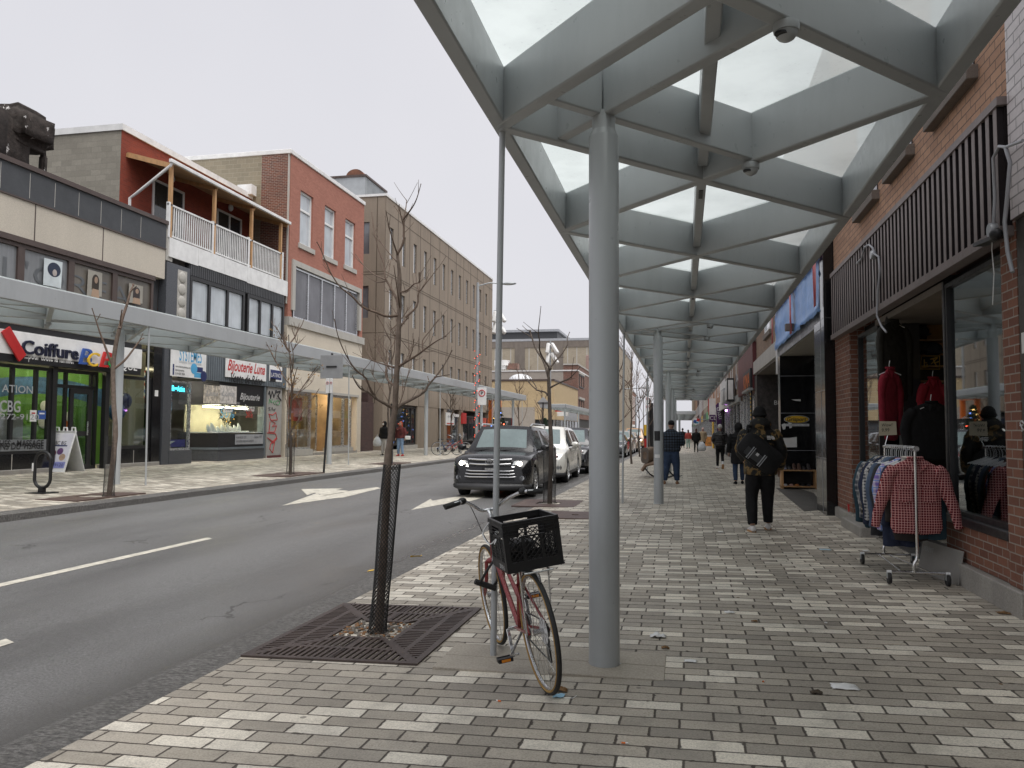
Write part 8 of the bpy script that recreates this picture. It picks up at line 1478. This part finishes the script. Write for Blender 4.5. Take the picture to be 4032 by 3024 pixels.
figure('person in long black hooded coat and jeans, half hidden behind the camouflage walker', (1.50, 23.0, .03), .0, 1.68, blkcloth, .58, 1.14, denim, blkcloth, None, 'up', leg_r=.95, flare=1.05, legs={-1: ((-.10, .0, .48), (-.10, -.10, .09)), 1: ((.10, .08, .50), (.10, .12, .09))}, vox=.016)
hairb = mk('dark_red_hair', (.05, .015, .012), .6)
figure('person in dark coat with white shopping bag far along the pavement', (.88, 57, .02), 0, 1.64, blkcloth, .78, 1.2, blkcloth, blkcloth, None, False, hair=hairb, leg_r=.85, vox=.022, collar=lt, legs={-1: ((-.1, .03, .48), (-.12, .0, .09)), 1: ((.1, .02, .48), (.10, -.05, .09))})
def sack(lab, x, y, z, s_, mat):
    g = G(); g.rings([ering((x, y, z+s_*a), s_*b, s_*b*.6) for a, b in ((0, .25), (.1, .42), (.45, .45), (.75, .3), (.95, .12))]); o = tag(g.obj('shopping_bag', mat, sm=60), lab, 'bag'); G().tube([(x-s_*.1, y, z+s_*.9), (x, y, z+s_*1.15), (x+s_*.1, y, z+s_*.9)], .012, 6).obj('handle', mat, o); return o
bagw = mk('white_bag_film', (.60, .63, .66), .35, var=.15, vs=9); sack('white plastic bag carried by the dark coated far walker', 1.25, 57, .10, .68, bagw)
figure('person in beige coat and pink hat walking towards the camera far away', (1.52, 65, .03), pi, 1.72, mk('beige_coat', (.36, .28, .18), .85, obj=True), .62, 1.15, blkcloth, blkcloth, mk('pale_pink_hat', (.62, .45, .42), .9), False, face=True, flare=1.1, collar=mk('rust_scarf', (.30, .07, .05), .9), vox=.024)
figure('person in black jacket with pale lettering in the far crowd', (-.05, 74, .0), 0, 1.72, blkcloth, .85, 1.15, blkcloth, blkcloth, blkcloth, False, vox=.03)
figure('person in red sleeved top in the far crowd', (.42, 70, .0), .3, 1.6, mk('red_sleeved_top', (.32, .05, .04), .8), .9, 1.1, mk('mint_trousers', (.25, .36, .33), .8), blkcloth, None, False, hair=hairb, vox=.03)
# two walkers across the road
p = gndl('D', 1355, 1203); lp = mk('pale_grey_sweatpants', (.50, .48, .46), .9, obj=True)
t, k = figure('person in black hooded jacket and face mask carrying a white bag across the road', (p.x, p.y, p.z), pi-.3, 1.66, blkcloth, .86, 1.2, lp, blkcloth, None, 'up', face=True, leg_r=1.0, vox=.02, solid=M['paper'])
ORG[t.name] = Vector(); G().ell(Vector((0, .118, 1.615))*k, .055*k, .03*k, .048*k, 12, 8).obj('face_mask', M['paper'], t); G().ell(Vector((0, .105, 1.66))*k, .055*k, .02*k, .05*k, 12, 8).obj('face', M['skin'], t)
sack('white plastic bag carried by the hooded walker across the road', p.x-.33, p.y-.1, p.z+.45, .5, bagw)
p = gndl('D', 1468, 1207); t, k = figure('person with red hair and jeans in red shoes walking behind the tree across the road', (p.x+.1, p.y+.2, p.z), pi-.2, 1.68, mk('dark_red_top', (.10, .02, .02), .8, var=.8, vs=5), .9, 1.1, mk('pale_denim', (.20, .30, .45), .9, obj=True), M['red'], None, False, hair=mk('orange_red_hair', (.45, .06, .02), .6), face=True, vox=.02, legs={-1: ((-.1, .04, .48), (-.16, .05, .09)), 1: ((.1, .05, .48), (.14, -.02, .09))})
tag(G().box(p.x+.38, p.x+.64, p.y, p.y+.12, p.z+.80, p.z+.98).obj('handbag', M['paper'], None, bev=.03), 'white handbag of the red haired walker across the road', 'bag')
# ---------------------------------------------------------------- clothes rack and hanging clothes
t = thing('clothes_rack', 'chrome wheeled clothes rack full of second hand shirts outside the shop', 'clothes rack', (2.15, 8.8, .045))
xa, xb_, ya, yb_, xm = 1.90, 2.41, 8.24, 9.40, 2.15; zr = 1.325; zb = .16
G().tube([(xm, ya-.03, zr), (xm, yb_+.03, zr)], .016, 12).obj('rail', M['chrome'], t, sm=60); G().tube([(xm, ya-.05, zr), (xm, ya-.02, zr)], .026, 14).obj('rail_cap', M['alu'], t)
for yv in (ya, yb_):
    G().tube(smooth([(xm, yv, zr), (xm, yv, .6), (xm+.0, yv, .32), (xm-.03, yv, .24), (xm-.03, yv, zb)]), .0145, 10).obj('upright', M['chrome'], t, sm=60); G().tube([(xa, yv, zb), (xb_, yv, zb)], .0125, 10).obj('base_bar', M['chrome'], t, sm=60)
    for x in (xa, xb_):
        w_ = G().lathe([(.052, -.015), (.056, -.008), (.056, .008), (.052, .015)], (x, yv-.0, .045+.02*(x)*0+.056), 'x', 22).obj('castor', M['rubber'], t, sm=40); G().box(x-.02, x+.02, yv-.02, yv+.02, .10, zb-.01).obj('fork', M['galv'], w_); G().tube([(x-.02, yv, zb), (x+.02, yv, zb)], .016, 10).obj('end_cap', M['whitepl'], w_)
for x in (xa+.12, xb_-.12): G().tube([(x, ya, zb-.005), (x+.05 if x < 2.1 else x-.12, yb_, zb-.005)], .009, 8).obj('brace', M['chrome'], t, sm=60)
def hanger(x, y, lab, grp, mat=None, rail=zr, drop=.10):
    h = thing('clothes_hanger', lab, 'hanger', (x, y, rail), grp); g = G(); z = rail-drop
    g.tube(smooth([(x-.012, y, rail-.012), (x-.016, y, rail+.012), (x, y, rail+.022), (x+.017, y, rail+.008), (x, y, rail-.04), (x, y, z)], 4), .0028, 6); g.tube([(x, y, z), (x-.20, y, z-.07)], .006, 6).tube([(x, y, z), (x+.20, y, z-.07)], .006, 6)
    g.obj('wire', mat or M['whitepl'], h, sm=60); return h
def garment(lab, x, y, mat, w=.225, ln=.70, zt=None, sl=.60, collar=None, grp=None, cat='shirt', name='shirt', front=False, spread=.12, body=True, rz=0, hood=False):
    """a shirt on its hanger, in the plane across the rail"""
    zt = zt or zr-.115; o = thing(name, lab, cat, (x, y, zt-ln), grp); g = G(); P = lambda a, b, c: (x+a, y+b, zt+c); d = .045 if front else .035
    def rg(z, hw, dp): return [P(hw*cos(a)*(1 if abs(cos(a)) < .9 else .98), dp*sin(a), z) for a in [2*pi*k/18 for k in range(18)]]
    g.rings([rg(.02, .065, d*.8), rg(-.015, w*.62, d), rg(-.055, w*.93, d), rg(-.12, w, d*1.1), rg(-.3, w*1.02, d*1.15), rg(-.5, w*1.04, d*1.1), rg(-ln+.06, w*1.05, d*1.1), rg(-ln+.01, w*.95, d), rg(-ln, w*.5, d*.8)])
    for s_ in (-1, 1): g.tube(smooth([P(s_*w*.80, 0, -.075), P(s_*(w+.015), .0, -.15), P(s_*(w+.055), -.005, -.30), P(s_*(w+spread*.8), -.008, -sl+.14), P(s_*(w+spread), .0, -sl)], 3), [.055, .062, .066, .066, .064, .062, .060, .057, .054, .05, .047, .045, .043], 12)
    g.v = [(a, y+(b-y)*(.62 if abs(a-x) > w*.9 else .85), c) for a, b, c in g.v]
    m = g.obj('cloth', mat, o); soft(m, .0115, .018, 2)
    if collar or front:
        cm = collar or mat; g = G()
        for s_ in (-1, 1): g.prism([P(s_*.012, -d-.012, -.03), P(s_*.035, -d-.014, -.105), P(s_*.10, -d-.004, -.05), P(s_*.07, -.01, .03), P(s_*.055, .02, .04)], (0, .008, 0))
        g.tube([P(.066*cos(a), .04*sin(a), .028) for a in [2*pi*k/16 for k in range(16)]], .013, 6, closed=True); g.obj('collar', cm, o)
    if hood: soft(G().ell(P(0, .03, .0), .12, .07, .13, 12, 8).obj('hood', mat, o), .012, .01)
    if front:
        for s_ in (-1, 1):
            G().prism([P(s_*.05, -d-.016, -.27), P(s_*.165, -d-.008, -.27), P(s_*.165, -d-.008, -.38), P(s_*.108, -d-.016, -.40), P(s_*.05, -d-.016, -.38)], (0, .012, 0)).obj('chest_pocket', mat, o)
            G().prism([P(s_*.045, -d-.020, -.225), P(s_*.17, -d-.012, -.225), P(s_*.17, -d-.012, -.255), P(s_*.108, -d-.020, -.275), P(s_*.045, -d-.020, -.255)], (0, .01, 0)).obj('pocket_flap', mat, o)
        G().box(x-.016, x+.016, y-d-.014, y-d-.002, zt-ln+.03, zt-.05).obj('button_band', mat, o)
    return o
mt = dict(red=plaid('red_check', (.40, .045, .05), (.06, .022, .03), (.62, .50, .47), .024, .42), pur=plaid('purple_check', (.62, .58, .66), (.20, .14, .42), (.12, .26, .60), .07, .45), org=plaid('orange_check', (.50, .075, .02), (.03, .012, .01), (.09, .02, .01), .055, .45), ging=plaid('gingham', (.70, .68, .66), (.06, .065, .08), (.3, .3, .3), .034, .5), kh=plaid('khaki_check', (.20, .17, .12), (.02, .02, .022), (.45, .42, .36), .05, .5), tan=plaid('grey_check', (.20, .20, .21), (.05, .06, .08), (.4, .4, .4), .06, .4))
br_ = mk('brown_black_cloth', (.030, .025, .024), .9, obj=True); nv = mk('navy_cloth', (.02, .028, .06), .9, obj=True); ch_ = mk('charcoal_cloth', (.03, .031, .035), .9, obj=True); dn = mk('worn_denim', (.07, .10, .16), .9, var=.3, vs=8, obj=True); ld = mk('light_denim', (.11, .155, .22), .9, var=.3, vs=8, obj=True); fle = mk('cream_fleece', (.55, .52, .47), 1, bump=.5, bs=80, obj=True); tl = mk('dark_teal_cloth', (.02, .05, .07), .9, obj=True)
garment('red and white checked shirt hanging at the front end of the rack', xm+.02, 8.32, mt['red'], .225, .70, spread=.145, sl=.64, front=True, name='shirt', grp='clothes on the rack')
seq = [('dark brown jacket with cream fleece collar just behind the red checked shirt', br_, .78, fle, 'jacket', .0), ('navy sweater behind the dark brown jacket', nv, .74, None, 'sweater', .03), ('purple and white checked shirt on the rack', mt['pur'], .68, None, 'shirt', -.03), ('orange and black checked shirt behind the purple one', mt['org'], .74, None, 'shirt', .02), ('charcoal jacket in the middle of the rack', ch_, .74, None, 'jacket', -.02), ('blue denim shirt in the middle of the rack', dn, .70, None, 'shirt', -.02), ('pale blue denim shirt behind the darker denim one', ld, .68, None, 'shirt', -.04), ('black and white gingham shirt on the rack', mt['ging'], .78, None, 'shirt', -.05), ('dark navy shirt behind the gingham one', nv, .66, None, 'shirt', -.05), ('khaki and black checked shirt near the far end of the rack', mt['kh'], .78, None, 'shirt', -.06), ('grey checked shirt at the far end of the rack', mt['tan'], .70, None, 'shirt', -.07), ('dark teal shirt second from the far end of the rack', tl, .72, None, 'shirt', -.05)]
for i, (lab, m_, ln, col, cat, dx) in enumerate(seq):
    y = 8.42+.082*i; garment(lab, xm+dx*.3-.004*i, y, m_, .160+.012*(i % 3), ln+.05*(i % 2), sl=.60+.05*(i % 3), collar=col, cat=cat, name=cat, spread=.035+.015*(i % 2), grp='clothes on the rack'); hanger(xm, y, 'white wire hanger on the chrome rail', 'wire hangers on the rack')
hanger(xm+.01, 8.32, 'white wire hanger on the chrome rail', 'wire hangers on the rack')
for k in range(5): hanger(xm, 8.36+.19*k, 'white wire hanger on the chrome rail', 'wire hangers on the rack')
for i, (lab, y, m_) in enumerate((('dark navy trousers hanging low in the middle of the rack', 8.55, nv), ('black trousers hanging low behind the navy pair', 8.72, br_), ('charcoal trousers hanging low near the far uprights', 8.90, ch_), ('dark teal trousers hanging lowest toward the wall', 8.42, tl))):
    o = thing('trousers', lab, 'trousers', (xm, y, .35), 'clothes on the rack'); g = G(); x_ = xm+(-.06, .0, -.1, .14)[i]
    for s_ in (-1, 1): g.rings([ering((x_+s_*.085, y, z), .09, .035) for z in (.36+.03*i, .55, .8, 1.1)])
    soft(g.obj('cloth', m_, o), .014, .02)
# price card on the far end
cp = [onx(2.04, *px('J', *p)) for p in ((525, 228), (668, 222), (662, 120), (528, 118))]
s = thing('price_card', 'hand written cardboard price card above the far end of the rack', 'sign', (2.04, cp[0].y, cp[0].z)); Yc = 9.44
cp = [ony(Yc, *px('J', *p)) for p in ((525, 232), (668, 226), (662, 120), (528, 118))]; G().prism(cp, (0, .004, 0)).obj('card', mk('buff_card', (.42, .37, .27), .8), s); u_ = (cp[1]-cp[0]); v_ = (cp[3]-cp[0]); text('Wow!', M['pblk'], s, cp[0]+u_*.12+v_*.62-Vector((0, .003, 0)), u_, v_, v_.length*.22, width=u_.length*.6); text('9.99', M['pblk'], s, cp[0]+u_*.14+v_*.25-Vector((0, .003, 0)), u_, v_, v_.length*.25, width=u_.length*.42)
G().tube([(xm, yb_, zr), cp[0]*.5+cp[1]*.5+Vector((0, .01, 0))], .005, 6).obj('stick', M['chrome'], s)
# grey board against the wall
a = thing('grey_board', 'grey plastic board leaning on the wall under the window behind the rack', 'board', (2.45, 8.9, .05)); P0 = gnd('J', 905, 1330); P1 = gnd('J', 1112, 1365)
G().prism([(2.36, 9.05, .05), (2.50, 8.25, .05), (2.55, 8.25, .37), (2.42, 9.05, .37)], (.012, .004, 0)).obj('sheet', mk('grey_board_plastic', (.27, .26, .245), .6, dirt=.3), a, bev=.004); text('PERMIT', M['pgrey'], a, (2.392, 8.92, .28), (.14, -.8, 0), (.05, 0, .32), .05, width=.2)
# clothes at the shop entrance
def hang(lab, key, top, bot, Yp, mat, rz, w, hood=False, cat='jacket'):
    a, b = ony(Yp, *px(key, *top)), ony(Yp, *px(key, *bot)); ln = a.z-b.z; o = garment(lab, 0, 0, mat, w, ln, a.z, sl=ln*.92, cat=cat, name=cat, hood=hood, spread=.05, collar=mat); 
    for c in o.children: pass
    o.location = (a.x, Yp, a.z-ln); o.rotation_euler = (0, 0, rz); hanger_ = thing('clothes_hanger', 'white hanger chain above the '+lab.split(' hanging')[0], 'hanger', a); G().tube([a+Vector((0, 0, -.02)), a+Vector((-.01, 0, .06)), a+Vector((.0, 0, .12))], .005, 6).tube([a+Vector((-.14, -.05, -.06)), a, a+Vector((.14, .05, -.06))], .006, 6).obj('wire', M['whitepl'], hanger_); return o
hang('crimson hooded jacket hanging at the shop entrance above the price card', 'T', (278, 418), (285, 795), 10.9, mk('crimson_fleece', (.24, .012, .028), .9, var=.2, obj=True), .8, .15)
hang('olive black parka hanging above the crimson jacket', 'T', (300, 165), (310, 590), 11.2, mk('olive_black_parka', (.028, .027, .022), .8, var=.3, vs=5, obj=True), .7, .24, True)
hang('black coat hanging inside the shop entrance beside the window post', 'T', (500, 600), (500, 900), 10.6, blkcloth, .1, .26, cat='coat')
hang('red jacket with yellow tag hanging inside the shop entrance', 'T', (510, 470), (490, 640), 11.3, mk('scarlet_jacket', (.32, .015, .03), .85, obj=True), .4, .15)
# ---------------------------------------------------------------- small things on the ground
c = Vector((2.42, 13.55, .215)); c = Vector((2.62, 13.2, .215)); cu = thing('paper_cup', 'red plastic cup on the concrete step by the brick pillar', 'cup', c)
c = onx(2.585, *px('J', 297, 822)); ORG[cu.name] = Vector((2.585, c.y, .215)); cu.location = ORG[cu.name]; G().lathe([(.030, .216), (.034, .25), (.043, .335), (.046, .337), (.042, .330), (.030, .225)], (2.585, c.y, 0), n=20).obj('cup', M['red'], cu, sm=40)
ZK['a'] = (2400, 2400, 2.6587); ZK['b'] = (3200, 2300, 2.291)
def crumple(lab, key, x, y, s_, mat, flat=.4, name='paper_scrap', cat='litter', grp=None, seed=1):
    p = gnd(key, x, y); g = G(); rr = random.Random(seed); n = 7; P = []
    for i in range(n):
        row = []
        for j in range(n):
            u, v = i/(n-1)-.5, j/(n-1)-.5; row.append((p.x+s_*(u*1.3+rr.uniform(-.06, .06)), p.y+s_*(v*.9+rr.uniform(-.06, .06)), gz(p.x)+.004+s_*flat*rr.random()*(1-abs(u)*1.4)*(1-abs(v)*1.2)))
        P.append(row)
    g.rings(P, cap=False, closed=False); o = g.obj(name, mat, None, sm=50); o.modifiers.new('thick', 'SOLIDIFY').thickness = .002; return tag(o, lab, cat, grp)
crumple('crumpled white napkin on the pavement right of the big column', 'a', 508, 290, .085, M['paper'], .6, seed=2)
crumple('flat folded sheet of white paper in the right foreground', 'b', 290, 935, .11, M['paper'], .2, seed=3); crumple('small torn white paper near the edge of the footing slab', 'a', 850, 545, .06, M['paper'], .1, seed=4); crumple('small white scrap beyond the foreground napkin', 'a', 1255, 35, .06, M['paper'], .3, seed=5); crumple('white scrap near the camouflage walker', 'S', 65, 858, .06, M['paper'], .2, seed=6); crumple('pale blue wipe lying left of the clothes rack', 'J', 100, 1138, .10, mk('pale_blue_wipe', (.38, .52, .60), .7), .1, seed=7); crumple('crumpled wrapper left of the rack wheels', 'J', 425, 1150, .06, M['paper'], .3, seed=8)
p = gnd('K', 922, 1560); mk_ = thing('face_mask', 'pale blue face mask with ear loop behind the rear bicycle wheel', 'mask', p); g = G(); g.rings([[(p.x-.03+.02*i, p.y-.03+.02*j+.005*i, p.z+.006+.004*((i+j) % 2)) for j in range(4)] for i in range(4)], cap=False, closed=False); o = g.obj('pleats', mk('mask_blue', (.30, .52, .68), .8), mk_); o.modifiers.new('thick', 'SOLIDIFY').thickness = .002; G().tube(smooth([(p.x+.03, p.y-.02, p.z+.006), (p.x+.08, p.y-.01, p.z+.006), (p.x+.095, p.y+.035, p.z+.006)]), .0018, 5).obj('ear_loop', M['paper'], mk_)
lf = mk('brown_leaf', (.20, .11, .045), .8, var=.3, vs=20)
crumple('curled brown leaf at the rear bicycle wheel', 'K', 935, 1515, .06, lf, .7, 'dead_leaf', 'leaf', None, 9); crumple('dry twisted leaf on the pavement right of the column', 'a', 1515, 130, .035, lf, .7, 'dead_leaf', 'leaf', None, 10); crumple('curled yellow brown leaf by the corner of the footing slab', 'a', 585, 410, .04, lf, .7, 'dead_leaf', 'leaf', None, 11); crumple('dark crumpled leaf at the right of the foreground', 'a', 2165, 880, .05, mk('dark_leaf', (.06, .045, .03), .8), .6, 'dead_leaf', 'leaf', None, 12); crumple('orange brown leaves at the foot of the right wall', 'b', 1725, 268, .07, lf, .4, 'dead_leaf', 'leaf', None, 13)
for k, (x, y, lab, key) in enumerate(((160, 1410, 'orange filtered cigarette end in the foreground', 'a'), (1612, 762, 'orange filtered cigarette end right of the footing slab', 'a'), (485, 1592, 'cigarette end left of the rear bicycle wheel', 'K'), (1125, 750, 'white cigarette end between the column and the second column', 'K'), (120, 355, 'white cigarette end in the right foreground', 'b'))):
    p = gnd(key, x, y); d = Vector((cos(k*1.3), sin(k*1.3)*.5, 0))*.016; o = tag(G().tube([p-d+Vector((0, 0, .006)), p+d*.2+Vector((0, 0, .006))], .0045, 8).obj('cigarette_end', M['orange'] if k < 3 else M['paper'], sm=60), lab, 'cigarette end'); G().tube([p+d*.2+Vector((0, 0, .006)), p+d+Vector((0, 0, .006))], .0044, 8).obj('paper_tip', M['paper'], o)
RL = random.Random(17)
for k in range(46):
    x, y = RL.uniform(-2.6, 2.4), RL.uniform(3.6, 14); s_ = RL.uniform(.006, .014); a = RL.uniform(0, pi)
    z = gz(x)+.002; P = [(x+s_*cos(a+q)*(1 if i % 2 else .6), y+s_*sin(a+q)*(1 if i % 2 else .6), z) for i, q in enumerate((0, 1.2, 2.4, 3.6, 5))]
    tag(G().prism(P, (0, 0, .002)).obj('litter_fleck', (M['paper'], lf, M['stone'], M['soil'])[k % 4]), ('tiny white fleck of litter trodden on the pavers', 'tiny brown leaf fragment on the pavers', 'tiny grey chip on the pavers', 'tiny dark crumb on the pavers')[k % 4], 'litter', ('white flecks on the pavement', 'leaf fragments on the pavement', 'grey chips on the pavement', 'dark crumbs on the pavement')[k % 4])
